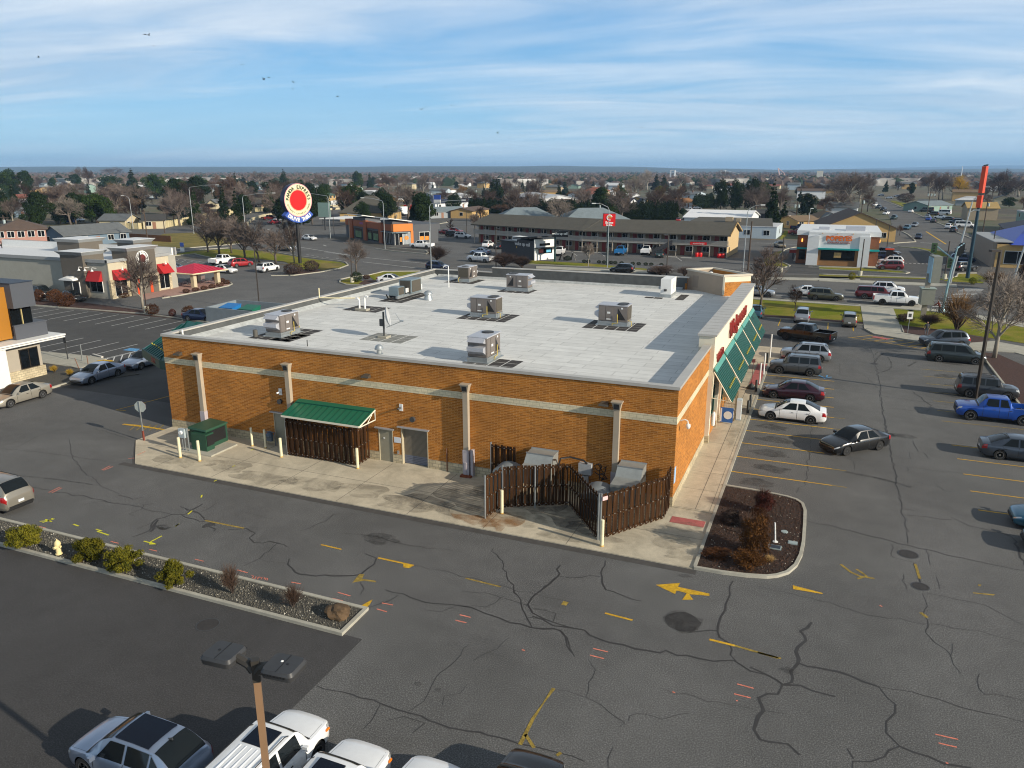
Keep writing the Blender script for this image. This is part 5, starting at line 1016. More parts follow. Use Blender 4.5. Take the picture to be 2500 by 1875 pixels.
part('stone_pier',MB().box(-88.75,-88.3,40.3,40.95,0,2.7).box(-88.7,-88.3,43.1,43.6,0,2.7).box(-88.7,-88.3,48.6,49.1,0,2.7).box(-88.7,-88.3,51.0,51.5,0,2.7),SPLIT,o)
dr=part('side_door',MB().box(-95.3,-94.0,39.72,39.8,0,2.2),BLACK,o);part('door_frame',MB().box(-95.4,-95.3,39.7,39.8,0,2.3).box(-94.0,-93.9,39.7,39.8,0,2.3),WHITE,dr)
q=MB();vs=[]
for k in range(7):
 a=pi*k/6;vs+=[(-95.6+1.5*math.cos(a),39.8,2.55+.55*math.sin(a)),(-95.6+1.5*math.cos(a),38.9,2.5+.35*math.sin(a))]
q.add(vs,[(2*k,2*k+1,2*k+3,2*k+2)for k in range(6)]+[tuple(2*k+1 for k in range(7))]);part('white_door_canopy',q,WHITE,o)
for(x,y)in((-93.0,39.3),(-91.8,39.3),(-90.4,39.3),(-87.6,42),(-87.6,50)):part('gooseneck_lamp',MB().tube([(x,y+.7 if y<40 else y,4.4),(x,y,4.55),(x,y-.05,4.3)],.04,5).lathe([(.05,.1),(.22,-.15)],x,y-.05,8,cz=4.2),WHITE,o)
for y in(44.6,47.0):part('orange_door_panel',MB().box(-88.1,-88.02,y,y+.45,.1,2.6),M('orange_red_panel',(.62,.07,.015),.5,var=0),o)
part('entrance_lintel',MB().box(-88.1,-87.4,44.2,48.2,2.6,3.0),TAN,o)
def ring_sign(parent,cx,cy,cz,R_,az,depth,words,local=None):
 """sign facing direction az+(-90deg); returns nothing"""
 ca,sa=math.cos(az),math.sin(az);n=(sa,-ca)
 def disc(r0,r1,off,th,mat,nm,par=parent):
  q=MB();N=48
  for k in range(N):
   a0,a1=2*pi*k/N,2*pi*(k+1)/N;vs=[]
   for off_ in(off,off+th):
    for r_,a in((r0,a0),(r1,a0),(r1,a1),(r0,a1)):
     vs.append((cx+r_*math.cos(a)*ca+n[0]*off_,cy+r_*math.cos(a)*sa+n[1]*off_,cz+r_*math.sin(a)))
   q.add(vs,[(4,5,6,7)]if th==0 else[(4,7,6,5),(0,1,2,3),(1,5,6,2)]+([(0,3,7,4)]if r0>0 else[]))
  me=newmesh(nm,q,False,tuple(parent.location));bm=bmesh.new();bm.from_mesh(me);bmesh.ops.remove_doubles(bm,verts=bm.verts,dist=1e-4);bmesh.ops.recalc_face_normals(bm,faces=bm.faces);bm.to_mesh(me);bm.free()
  return obj(nm,me,mat,par)
 def arcword(txt,r,size,a_mid,span,mat,nm,top=True,bold=.0):
  n_=len(txt);rot=Matrix.Rotation(az,4,'Z');
  bmA=bmesh.new()
  for i,ch in enumerate(txt):
   if ch==' ':continue
   t=(i-(n_-1)/2)/(n_-1)*span;a=a_mid-t if top else a_mid+t
   me=text_mesh(ch,size,.01,bold=bold);tilt=(a-pi/2)if top else(a+pi/2)
   me.transform(Matrix.Rotation(tilt,4,'Z'));me.transform(Matrix.Translation((r*math.cos(a),r*math.sin(a),0)));me.transform(Matrix.Rotation(pi/2,4,'X'));me.transform(rot)
   me.transform(Matrix.Translation((cx-parent.location.x+n[0]*(depth+.03),cy-parent.location.y+n[1]*(depth+.03),cz-parent.location.z)));bmA.from_mesh(me);bpy.data.meshes.remove(me)
  me=bpy.data.meshes.new(nm);bmA.to_mesh(me);bmA.free();obj(nm,me,mat,parent)
  for p_ in me.polygons:p_.material_index=0
 return disc,arcword
CRM=M('sign_cream',(.80,.74,.46),.4,var=0);SRED=M('sign_red',(.62,.008,.008),.35,var=0);SDK=M('sign_dark',(.02,.03,.02),.4,var=0)
disc,arcw=ring_sign(o,-88.08,46.1,5.3,1.15,pi/2,.06,None)
disc(.62,1.15,0,.06,WHITE,'emblem_ring');disc(0,.62,0,.05,M('emblem_maroon',(.16,.02,.02),.5,var=0),'emblem_disc');arcw('PANDA EXPRESS',.88,.30,pi/2,3.4,SDK,'emblem_letters');arcw('GOURMET CHINESE FOOD',.88,.16,-pi/2,2.2,SDK,'emblem_small_letters',top=False)
o=thing('pavilion','open pavilion with a bright red ribbed hip roof beside the beige restaurant','pavilion',-87.5,55)
a,b_,c_=gc('B',75,1232,2.6),gc('B',302,1252,2.6),gc('B',603,1192,2.6)
a=(-91.9,53.2);b_=(-85.0,52.6);c_=(-84.5,59.6);d_=(-91.5,60.2)
def mk(z):return[(*a,z),(*b_,z),(*c_,z),(*d_,z)]
q=MB();q.add(mk(2.35)+[(-88.3,56.4,3.5)],[(0,1,4),(1,2,4),(2,3,4),(3,0,4)]);part('roof',q,M('red_metal_roof',(.50,.012,.045),.4,.1,var=.05),o);q=MB()
for(p0,p1)in((a,b_),(b_,c_),(c_,d_),(d_,a)):
 for k in range(1,9):
  u=k/9;s0=(p0[0]+(p1[0]-p0[0])*u,p0[1]+(p1[1]-p0[1])*u);f_=1-abs(2*u-1)
  e=Vector(((p0[0]+p1[0])/2,(p0[1]+p1[1])/2,0));inn=Vector((-88.3,56.4,0))-e
  q.tube([(s0[0],s0[1],2.37),(s0[0]+inn.x*f_,s0[1]+inn.y*f_,2.37+1.13*f_)],.03,3)
part('ribs',q,M('red_metal_roof'),o);q=MB();
for p0,p1 in((a,b_),(b_,c_),(c_,d_),(d_,a)):q.tube([(*p0,2.25),(*p1,2.25)],.11,4)
part('fascia',q,CREAM,o)
for x,y in((-86.0,53.6),(-85.6,58.3),(-90.9,54.0),(-90.6,59.2)):part('column',MB().box(x-.32,x+.32,y-.32,y+.32,.04,2.3),WL['cr'],o)
for i,(x,y)in enumerate(((-88.8,55.0),(-87.4,57.6),(-90.2,57.0))):
 t_=thing('patio_table','dark round table with stools under the red pavilion roof','table',x,y,.05,group='tables under the pavilion');part('top',MB().lathe([(.6,.72),(.6,.76)],0,0,14),DKGREY,t_,w=False);part('leg',MB().lathe([(.05,0),(.05,.72)],0,0,6),DKGREY,t_,w=False)
 for k in range(4):part('seat',MB().lathe([(.2,.42),(.2,.46),(.03,.46)],.95*math.cos(k*pi/2+.4),.95*math.sin(k*pi/2+.4),8).tube([(.95*math.cos(k*pi/2+.4),.95*math.sin(k*pi/2+.4),0),(.95*math.cos(k*pi/2+.4),.95*math.sin(k*pi/2+.4),.42)],.03,4),DKGREY,t_,w=False)
x,y=gc('B',1472,1120);o=thing('tall_round_sign','tall black pole with a round cream and red sign and blue ribbon below','sign',x,y)
part('pole',MB().lathe([(.34,0),(.33,10.0)],x,y,16),BLACK,o,smooth=40)
az=math.atan2(gc('B',1560,450,12)[1]-gc('B',1310,450,12)[1],gc('B',1560,450,12)[0]-gc('B',1310,450,12)[0]);az=1.27
disc,arcw=ring_sign(o,x,y,12.35,3.17,az,.95,None)
disc(0,3.16,-.5,1.40,M('sign_navy_side',(.010,.014,.05),.35,.2,var=0),'sign_cabinet');disc(3.0,3.17,.90,.03,M('sign_pink_rim',(.72,.35,.36),.4,var=0),'rim');disc(0,3.0,.90,.02,CRM,'cream_face');disc(0,1.92,.92,.015,SRED,'red_disc');disc(1.99,2.05,.92,.015,SRED,'red_ring')
arcw('PANDA EXPRESS',2.45,.88,pi/2,2.95,SDK,'sign_letters',bold=.03);arcw('GOURMET CHINESE FOOD',2.6,.46,-pi/2,2.5,SDK,'small_sign_letters',top=False)
q=MB();N=16;ca,sa=math.cos(az),math.sin(az);n=(sa,-ca)
for k in range(N):
 vs=[]
 for off in(-.3,.95):
  for t in(k/N,(k+1)/N):
   a=-pi/2-.86+1.72*t
   for r_ in(3.2,4.3):vs.append((x+r_*math.cos(a)*ca+n[0]*off,y+r_*math.cos(a)*sa+n[1]*off,12.35+r_*math.sin(a)))
 q.add(vs,[(0,2,3,1),(4,5,7,6),(1,3,7,5),(0,4,6,2)]+([(0,1,5,4)]if k==0 else[])+([(2,6,7,3)]if k==N-1 else[]))
part('blue_ribbon',q,M('ribbon_blue',(.04,.10,.42),.4,var=0),o)
arcw('DRIVE THRU',3.74,.95,-pi/2,1.30,WHITE,'drive_thru_letters',top=False,bold=.05)
o=thing('orange_shop','low corner shop with orange panels, tilted white roofs and painted windows','shop',-94,128.1)
cor=(-94,128.1);L2,u2,v2=frame_uv(cor,(-87.0,138.4));L1=31.5
f=FB(cor,u2,v2)
OR=M('orange_panel',(.62,.175,.012),.5,var=.05);ORD=M('rust_panel',(.30,.075,.018),.6,var=.08);CH=M('charcoal_wall',(.075,.08,.09),.7,var=.05)
f.bx(0,12.4,0,L1,0,3.5);part('wall',f,CH,o);f=FB(cor,u2,v2);f.bx(5.2,13.0,.02,L1-8,3.5,4.9);part('grey_parapet',f,CH,o)
f=FB(cor,u2,v2);f.bx(-.15,5.2,-.15,1.2,3.35,5.15);f.bx(4.6,5.3,-.16,.5,0,3.35);part('orange_panel',f,OR,o);f=FB(cor,u2,v2);f.bx(-.17,1.0,1.2,L1,3.4,5.0);
for t0 in(6.5,16.5,26):f.bx(-.35,.4,t0,t0+2.0,0,5.2)
part('rust_panel',f,ORD,o)
f=FB(cor,u2,v2);f.bx(.2,12.2,.6,L1-.5,4.6,4.7);part('roof',f,M('roof_white'),o)
for t0,t1 in((1.0,8.5),(18,27)):
 f=FB(cor,u2,v2);f.pg([(-1.2,t0-1,6.5),(5.0,t0-1,5.6),(5.0,t1,5.6),(-1.2,t1,6.5),(-1.2,t0-1,6.7),(5.0,t0-1,5.8),(5.0,t1,5.8),(-1.2,t1,6.7)],[(3,2,1,0),(4,5,6,7),(0,1,5,4),(1,2,6,5),(2,3,7,6),(3,0,4,7)]);part('tilted_roof',f,M('canopy_white'),o);f=FB(cor,u2,v2);f.bx(.2,4.5,t0,t1-.5,4.7,5.75);part('clerestory_wall',f,CH,o)
f=FB(cor,u2,v2);f.bx(.1,4.0,-.9,-.1,3.05,3.2);f.bx(-.9,-.1,-.9,6,3.05,3.2);part('steel_awning',f,M('awning_bluegrey',(.16,.22,.25),.5,.3,var=0),o)
for a0,a1,m_,nm in((.3,2.3,GLASS,'glass_door'),(2.5,4.4,WL['gy'],'poster_panel'),(7.0,9.8,GLASS,'shop_window')):
 f=FB(cor,u2,v2);f.bx(a0,a1,-.08,0,.1 if a0<3 else.9,2.9);w_=part(nm,f,m_,o)
 f=FB(cor,u2,v2);f.bx(a0-.08,a0,-.12,0,.05,3.0);f.bx(a1,a1+.08,-.12,0,.05,3.0);f.bx(a0,a1,-.12,0,2.9,3.0);f.bx((a0+a1)/2-.04,(a0+a1)/2+.04,-.12,-.08,.1,2.9);part('frame',f,M('window_frame_white'),w_)
OP=M('orange_poster',(.75,.24,.01),.5,var=.1)
for a0,a1,z0,z1 in((1.55,2.1,.8,1.9),(7.1,8.2,.95,1.9),(8.6,9.6,.95,1.9)):f=FB(cor,u2,v2);f.bx(a0,a1,-.14,-.12,z0,z1);part('poster',f,OP,o)
f=FB(cor,u2,v2);q=MB();f.add([f.P(3.4+.55*math.cos(k*pi/5+.2)*(1+.2*(k%2)),-.12,1.7+.5*math.sin(k*pi/5+.2)*(1+.2*(k%2)))for k in range(10)],[tuple(range(10))]);part('orange_splash',f,OP,o)
MUR=stain_mat('mural_green',(.10,.22,.06),.8,.9)
for t0,t1 in((1.5,6.3),(9,13),(13.3,16.2),(20,25)):
 f=FB(cor,u2,v2);f.bx(-.08,0,t0,t1,.3,2.9);w_=part('shop_window',f,GLASS,o)
 f=FB(cor,u2,v2)
 if t0>5:f.bx(-.10,-.085,t0+.4,t1-.4,.5,2.2);part('window_mural',f,M('mural',(.13,.20,.10),.7,var=.5,scale=.9),w_)
 else:
  for k in range(6):f.bx(-.12,-.08,t0+k*.9,t0+k*.9+.08,.3,2.9)
  part('mullions',f,M('window_frame_white'),w_)
f=FB(cor,u2,v2);f.bx(-.25,-.17,17,21,4.1,4.6);part('purple_sign',f,M('purple_sign_m',(.22,.05,.22),.5,var=.3,scale=5),o)
a,b_=gc('C',100,670),gc('C',600,680);building((a[0],a[1]+2),(b_[0],b_[1]+6),16,3.2,9.0,'hip',WL['or_'],SH['motel'],'tan building with a huge brown hip roof behind the orange shop',wins=4,nm='brown_roof_building',cat='building')
a=gc('D',95,1035);b_=gc('D',465,1088);L_,u,v_=frame_uv(a,b_);o=thing('coffee_kiosk','black and white drive-up coffee kiosk with a slanted roof','kiosk',a[0],a[1])
f=FB(a,u,v_);f.bx(0,L_*.55,.3,5.5,0,3.2);f.bx(L_*.5,L_,0,5.5,0,3.9);part('wall',f,WL['dk'],o)
f=FB(a,u,v_);f.pg([(L_*.45,-.6,4.0),(L_+1.6,-.6,4.75),(L_+1.6,6.0,4.75),(L_*.45,6.0,4.0),(L_*.45,-.6,4.3),(L_+1.6,-.6,5.05),(L_+1.6,6.0,5.05),(L_*.45,6.0,4.3)],[(3,2,1,0),(4,5,6,7),(0,1,5,4),(1,2,6,5),(2,3,7,6),(3,0,4,7)]);f.bx(-.3,L_*.5,0,5.8,3.2,3.4);part('roof',f,BLACK,o);f=FB(a,u,v_);f.bx(L_*.2,L_*.45,1.5,3.5,3.4,4.3);part('white_roof_unit',f,WHITE,o)
f=FB(a,u,v_);f.bx(L_-.1,L_+.12,-.1,5.6,0,4.3);part('white_front',f,WHITE,o)
f=FB(a,u,v_);f.bx(L_+.12,L_+.16,.9,4.6,1.3,2.4);f.bx(L_+.12,L_+.15,1.2,4.0,2.9,3.4);part('service_window',f,GLASS,o);f=FB(a,u,v_);f.bx(L_+.16,L_+.18,1.1,2.2,1.5,2.2);part('menu_poster',f,M('poster_red',(.5,.12,.10),.5,var=.4,scale=3),o);f=FB(a,u,v_);f.bx(L_+.16,L_+.18,3.0,4.2,1.5,2.2);part('menu_poster',f,M('poster_blue',(.10,.40,.60),.5,var=.3,scale=3),o)
f=FB(a,u,v_);f.bx(L_+.1,L_+1.4,-.3,5.8,2.5,2.62);part('window_hood',f,BLACK,o)
KW=M('kiosk_letters',(.62,.62,.62),.4,var=0)
text_part('kiosk_letters','wake up call',1.05,KW,o,(a[0]+u[0]*L_*.66+v_[0]*-.06,a[1]+u[1]*L_*.66-v_[1]*.06,3.05),rz=math.atan2(u[1],u[0]),bold=.02)
text_part('kiosk_red_letters','coffee co.',.32,LRED,o,(a[0]+u[0]*L_*.86+v_[0]*-.06,a[1]+u[1]*L_*.86-v_[1]*.06,2.35),rz=math.atan2(u[1],u[0]))if False else None
x,y=gc('D',683,1100);h=HT(*px('D',683,1100),px('D',0,770)[1]);s_=thing('kiosk_pole_sign','black pole sign with white lettering beside the coffee kiosk','sign',x,y);part('pole',MB().box(x-.15,x+.15,y-.15,y+.15,0,h-1.0),M('dark_green_pole',(.02,.06,.06),.5,var=0),s_);rz_=.35
part('sign_box',MB().obox(x+.9,y+.3,h-.55,3.3,.5,1.2,rz_),BLACK,s_);text_part('sign_letters','wake up call',.62,WHITE,s_,(x+.9+.28*math.sin(rz_),y+.3-.28*math.cos(rz_),h-.5),rz=rz_,bold=.02)
MW=M('motel_wall',(.26,.19,.13),.85,var=.08);MWR=M('motel_gable_wall',(.52,.38,.20),.85,var=.04);RL=M('motel_railing',(.42,.40,.36),.7,var=.08);MD=M('motel_red_door',(.20,.015,.015),.5,var=0)
o=thing('motel','long two-storey motel with brown roof, pale railings and red doors','motel',-46,132)
def wing(a,b_,D,n,endwall=False):
 L_,u,v_=frame_uv(a,b_);f=FB(a,u,v_);f.bx(0,L_,1.6,D,0,4.7);part('wall',f,MW,o)
 f=FB(a,u,v_);roofmesh(f,L_,D,4.75,7.05,'gable',ov=.7,th=.25);part('roof',f,SH['motel'],o)
 f=FB(a,u,v_);f.bx(-.3,L_+.3,-.1,1.6,2.35,2.5);part('balcony_floor',f,RL,o)
 f=FB(a,u,v_);k=0
 while k*.16<L_+.5:f.bx(k*.16-.3,k*.16-.3+.10,-.1,-.05,2.5,3.4);k+=1
 f.bx(-.3,L_+.3,-.14,-.02,3.38,3.46);part('railing',f,RL,o)
 for k in range(n+1):
  f=FB(a,u,v_);x_=L_*k/n;f.bx(x_-.07,x_+.07,-.1,.05,0,4.75);part('post',f,M('motel_post',(.50,.44,.36),.7,var=0),o)
 for s_ in(0,1):
  for k in range(n):
   z0=s_*2.5;c_=L_*(k+.3)/n;f=FB(a,u,v_);f.bx(c_-.45,c_+.45,1.54,1.6,z0+.02,z0+2.05);part('door',f,MD,o)
   c_=L_*(k+.72)/n;f=FB(a,u,v_);f.bx(c_-.85,c_+.85,1.52,1.6,z0+.85,z0+2.0);w_=part('window',f,M('window_frame_white'),o);f=FB(a,u,v_);f.bx(c_-.78,c_-.03,1.5,1.52,z0+.92,z0+1.93);f.bx(c_+.03,c_+.78,1.5,1.52,z0+.92,z0+1.93);part('pane',f,GLASS,w_)
   if s_==0:f=FB(a,u,v_);f.bx(c_-.5,c_+.5,1.46,1.6,.25,.65);part('heater_grille',f,MW,o)
 if endwall:
  f=FB(a,u,v_);f.bx(L_-.02,L_+.06,0,D,0,4.6);f.pg([(L_-.05,0,4.6),(L_-.05,D,4.6),(L_-.05,D/2,6.85),(L_+.06,0,4.6),(L_+.06,D,4.6),(L_+.06,D/2,6.85)],[(0,2,1),(3,4,5),(0,3,5,2),(1,2,5,4)]);part('gable_wall',f,MWR,o)
  f=FB(a,u,v_);f.pg([(L_+.75,-.7,4.55),(L_+.75,D/2,6.9),(L_+.75,D+.7,4.55),(L_+.75,-.7,4.82),(L_+.75,D/2,7.12),(L_+.75,D+.7,4.82),(L_+.6,-.7,4.55),(L_+.6,D/2,6.9),(L_+.6,D+.7,4.55),(L_+.6,-.7,4.82),(L_+.6,D/2,7.12),(L_+.6,D+.7,4.82)],[(0,1,4,3),(1,2,5,4),(6,9,10,7),(7,10,11,8)]);part('barge_board',f,WL['or_'],o)
  f=FB(a,u,v_);f.bx(L_+.06,L_+.1,2.0,3.0,.9,2.0);part('end_window',f,GLASS,o)
wing((-46.4,131.9),(-13.8,130.3),14,9,True);wing((-78.5,142.2),(-46.4,131.9),14,9)
f=MB();f.box(-21.5,-18.0,129.9,129.98,2.55,3.15);part('red_banner',f,M('sign_red'),o);text_part('banner_letters','econo lodge',.5,WHITE,o,(-19.7,129.87,2.85),extrude=.01)
q=MB();
for k in range(12):q.box(-29.5+.35*k,-29.1+.35*k,129.0,130.2,.2+.2*k,.28+.2*k)
q.box(-29.6,-25.2,128.9,128.98,.2,.5);q.add([(-29.6,128.95,.3),(-25.2,128.95,2.6),(-25.2,128.95,3.5),(-29.6,128.95,1.2),(-29.6,129.0,.3),(-25.2,129.0,2.6),(-25.2,129.0,3.5),(-29.6,129.0,1.2)],[(0,1,2,3),(7,6,5,4)]);part('stairs',q,WL['dk'],o)
for i,(x_,y_2)in enumerate(((445,1048),(485,1048),(685,1060),(725,1060))):
 q=gc('E',x_,y_2);t_=thing('red_barrel',['red barrel pair nearest the stairs, left one','red barrel pair nearest the stairs, right one','red barrel at the motel gable corner, left one','red barrel at the motel gable corner, right one'][i],'barrel',q[0],q[1],group='red barrels at the motel');part('barrel',MB().lathe([(.35,0),(.4,.3),(.4,.6),(.35,.9)],0,0,10),M('sign_red'),t_,w=False);part('lid',MB().lathe([(.37,.9),(.37,.94),(.02,.96)],0,0,10),M('lid_dark_red',(.2,.01,.01),.5,var=0),t_,w=False)
x,y=gc('D',1248,1135);h=HT(*px('D',1248,1135),px('D',0,580)[1]);hb=HT(*px('D',1248,1135),px('D',0,715)[1]);o=thing('red_pole_sign','red square pole sign with a white swirl before the motel','sign',x,y);part('pole',MB().lathe([(.2,0),(.2,hb)],x,y,10),M('dark_green_pole'),o,smooth=40)
rz_=.35;part('sign_box',MB().obox(x+.1,y,(h+hb)/2,2.35,1.5,h-hb,rz_),BLACK,o);n=(math.sin(rz_),-math.cos(rz_));part('sign_face',MB().obox(x+.1+n[0]*.77,y+n[1]*.77,(h+hb)/2,2.3,.06,h-hb-.05,rz_),SRED,o);cx_,cy_=x+.1+n[0]*.83,y+n[1]*.83;zc=(h+hb)/2
def swirl(r,w_,a0,a1,mat,nm):
 q=MB();pts=[]
 for k in range(25):
  a=a0+(a1-a0)*k/24;pts.append((cx_+math.cos(rz_)*r*math.cos(a),cy_+math.sin(rz_)*r*math.cos(a),zc+.45+r*math.sin(a)))
 q.tube(pts,w_,5);part(nm,q,mat,o)
swirl(.48,.10,.2,5.2,WHITE,'white_swirl');swirl(.27,.07,-.6,3.4,M('swirl_yellow',(.8,.5,.02),.4,var=0),'yellow_swirl')
text_part('sign_letters','Econo',.60,WHITE,o,(cx_,cy_,zc-.50),rz=rz_,bold=.02);text_part('sign_letters','lodge',.52,WHITE,o,(cx_,cy_,zc-.98),rz=rz_,bold=.02)
o=thing('chicken_restaurant','white and brick restaurant with orange lettering and teal awnings','restaurant',8.5,124)
PW=M('panel_white',(.68,.70,.71),.6,var=.03);PBK=M('restaurant_brick',(.20,.075,.035),.85,var=.12,scale=2,fine=8);TE=M('teal_awning',(.0,.30,.30),.4,var=0);WDB=M('wood_base',(.30,.15,.055),.7,var=.12)
part('brick_wall',MB().box(.3,15.2,125.8,146,0,5.6),PBK,o);part('roof_cap',MB().box(.1,15.4,125.6,146.2,5.6,6.5),PW,o);part('front_block',MB().box(2.4,13.3,123.6,125.8,3.3,6.35),PW,o);part('pilaster',MB().box(2.3,4.4,123.3,125.8,0,5.7),PW,o);part('pilaster',MB().box(11.6,13.5,123.3,125.8,0,5.7),PW,o);part('wood_panel',MB().box(4.4,11.6,123.62,125.8,0,3.3),WDB,o)
w_=part('front_window',MB().box(4.9,11.0,123.52,123.62,1.1,3.0),GLASS,o);part('sale_poster',MB().box(7.3,8.6,123.48,123.52,1.6,2.6),M('poster_warm',(.45,.30,.12),.6,var=.4,scale=3),w_)
part('teal_awning',MB().box(4.3,11.7,122.9,123.6,3.12,3.4),TE,o);part('teal_awning',MB().box(.4,2.3,124.9,125.8,2.9,3.2),TE,o);part('teal_awning',MB().box(13.6,15.3,124.8,125.8,2.9,3.2),TE,o);part('side_window',MB().box(.8,2.0,125.7,125.8,.8,2.7),GLASS,o)
OL=M('orange_letters',(.78,.16,.01),.4,var=0);text_part('sign_letters','POPEYES',1.25,OL,o,(7.9,123.5,5.25),bold=.05,space=.95);text_part('small_sign_letters','LOUISIANA KITCHEN',.42,LRED,o,(7.9,123.5,4.45),bold=.01);text_part('street_number','2412',.4,BLACK,o,(3.3,123.5,6.1))if False else None
for x_ in(4.9,7.6,10.3):part('sign_lamp',MB().tube([(x_,123.6,6.1),(x_,123.0,6.3),(x_,122.8,6.15)],.06,5),M('brass_lamp',(.6,.3,.05),.4,.3,var=0),o)
part('roof_units',MB().box(9,12.5,128,131,6.5,7.3).box(4,6,129,131,6.5,7.0),CABL,o)
for x_,z_ in((1.2,4.6),(15.25,4.7)):part('lit_sconce',MB().obox(x_,125.6 if x_<5 else 127,z_,.2,.25,.6),M('lamp_glow',(.8,.35,.05),.5,var=0,emit=(1,.45,.08),es=2.0),o)
for x_,y_2,z_ in((14.6,139,5.2),):pass
bd_=thing('menu_board','dark menu boards with orange accents beside the fried chicken restaurant','menu board',17.3,133);part('board',MB().box(17,18.2,133,133.2,.8,2.6),BLACK,bd_);part('post',MB().box(17.4,17.6,133.05,133.15,0,.8),DKGREY,bd_);part('red_top',MB().box(16.8,18.4,132.9,133.3,2.6,2.9),M('orange_red_panel'),bd_)
o=thing('drive_thru_sign','red and white drive-through kiosk sign left of the restaurant drive','sign',-.6,134);part('post',MB().box(-.75,-.45,133.9,134.1,0,1.2),DKGREY,o);part('panel',MB().box(-1.4,.2,133.9,134.1,1.2,2.2),LRED,o);part('white_band',MB().box(-1.3,.1,133.85,133.9,1.9,2.2),WHITE,o)
o=building((-33,184.5),(-7.5,183.8),17,3.1,3.3,'flat',WL['lb'],SH['lt'],'long white clinic with brown roof and horizontal windows behind the motel',wins=5,nm='white_clinic',cat='clinic');f=MB();f.add([(-33,184.5,3.3),(-8.5,184,3.3),(-10,200,4.6),(-31,200,4.6)],[(0,1,2,3)]);part('roof_slope',f,SH['motel'],o);part('roof_units',MB().box(-22,-20,190,192,4,5.2).box(-19,-17.8,190,191.5,4,4.9),WL['tn'],o)
building((-38,215),(-18,214),22,3.6,5.6,'gable',WL['wh'],M('roof_bright_white',(.78,.78,.78),.6,var=.05),'bright white low-gabled hall behind the clinic',wins=3,nm='white_hall',cat='hall',door=False)
building(gc('Z',5,735),gc('Z',215,735),8,2.9,4.9,'end',WL['bl'],SH['gy'],'small blue-grey gabled building behind the fried chicken restaurant',wins=2,nm='gabled_shed',cat='house')
a=gc('Z',560,890);b_=gc('Z',815,885);building((a[0]-12,a[1]+2),(b_[0],b_[1]),26,3.4,7.4,'end',WL['or_'],SH['br'],'brown gabled hall with a ribbed mansard beside the street mouth',wins=3,nm='brown_hall',cat='hall')
o=thing('blue_roof_shop','tan shop with a blue hipped metal roof and big windows at the right edge','shop',36.2,133.2)
part('side_wall',MB().box(35.4,36.0,133.4,160,0,4.7),M('warm_grey_wall',(.27,.23,.185),.85,var=.05),o);part('wall',MB().box(36,75,133.2,160,0,4.4),WL['or_'],o);q=MB();q.add([(38,131.8,4.4),(76,131.8,4.4),(76,150,7.4),(44,150,7.4),(38,162,4.4),(76,162,4.4)],[(0,1,2,3),(0,3,4),(3,2,5,4)]);part('blue_roof',q,M('blue_metal_roof',(.010,.045,.42),.4,.1,var=.04),o)
q=MB();q.box(35.4,38.6,133.1,160,4.7,4.85);part('parapet_cap',q,CPG,o)
for x_ in(37.4,42.5,47.5):w_=part('shop_window',MB().box(x_,x_+4.4,133.1,133.2,.7,3.2),M('window_frame_white'),o);part('pane',MB().box(x_+.1,x_+2.15,133.05,133.1,.8,3.1).box(x_+2.25,x_+4.3,133.05,133.1,.8,3.1),GLASS,w_)
text_part('sign_letters','CHECKS',.9,M('sign_yellow',(.75,.5,.02),.4,var=0),o,(45.5,133.05,3.85),bold=.03)
part('roof_unit',MB().box(44,48,140,143,6,7.6),WL['gy'],o)
x,y=gc('Z',1600,1280);o=thing('tall_red_sign','very tall dark pole carrying two narrow red sign boxes seen edge-on','sign',x,y)
part('pole',MB().lathe([(.32,0),(.27,8),(.22,13.9)],x,y,14),M('pole_slate',(.012,.045,.070),.4,.2,var=0),o,smooth=40);ro=M('sign_orange_red',(.68,.065,.012),.4,var=.1,scale=.3)
q=MB();q.obox(x,y,12.9,.68,1.1,2.0,-.36);b1=part('lower_box',q,ro,o);q=MB();q.obox(x+.05,y,16.45,.6,1.6,4.3,-.36);b2=part('upper_box',q,ro,o)
for k,(dx_,dy_)in enumerate(((-.2,-.7),(0,-.3),(.15,.2),(.3,.7))):single('perched_bird','dark bird perched on top of the tall red sign','bird',MB().lathe([(.02,-.2),(.11,-.08),(.12,.06),(.05,.2)],x+dx_,y+dy_,6,axis='x',cz=18.72).tube([(x+dx_+.15,y+dy_,18.76),(x+dx_+.24,y+dy_,18.88)],.06,5),BLACK,x+dx_,y+dy_,18.8,group='birds perched on the tall red sign')
a=gc('Z',1420,600,3.0);b_=gc('Z',1990,730,2.8)
building((52,228),(46.5,176),14,2.9,4.4,'gable',WL['br'],SH['navy'],'low dark-roofed apartment row along the right side of the street',wins=8,nm='apartment_row',cat='apartments')
building((62,262),(62.5,190),12,5.2,5.6,'flat',WL['gn'],SH['lt'],'two-storey sage apartment block with a pale roof at the right',wins=8,storeys=2,nm='sage_apartments',cat='apartments')
building((50,172),(74,168),9,3.2,3.5,'flat',WL['gn'],SH['lt'],'pale flat-roofed green building behind the blue-roofed shop',wins=3,nm='flat_green_building',cat='building')
building(gc('Z',1610,525,4.2),gc('Z',1940,530,4.2),14,4.4,6.4,'gable',WL['tn'],M('roof_yellow_tan',(.42,.28,.10),.8,var=.08),'yellow-roofed hall beyond the sage apartments',wins=2,nm='yellow_roof_hall',cat='hall',simple=True)
building(gc('Z',1180,500,2.6),gc('Z',1440,490,2.6),12,2.8,4.6,'gable',WL['gn'],SH['bg'],'low green-grey house on the right of the street before the yellow tree',wins=3)
building(gc('Z',1040,465,2.6),gc('Z',1210,470,2.6),10,2.7,4.3,'gable',WL['gy'],SH['gy'],'grey house with a carport further up the street',wins=2)
def he(c_,l,r,D,e,rg,style,w_,rf,label,**kw):return building(gc(c_,*l,e),gc(c_,*r,e),D,e,rg,style,WL[w_],SH[rf],label,**kw)
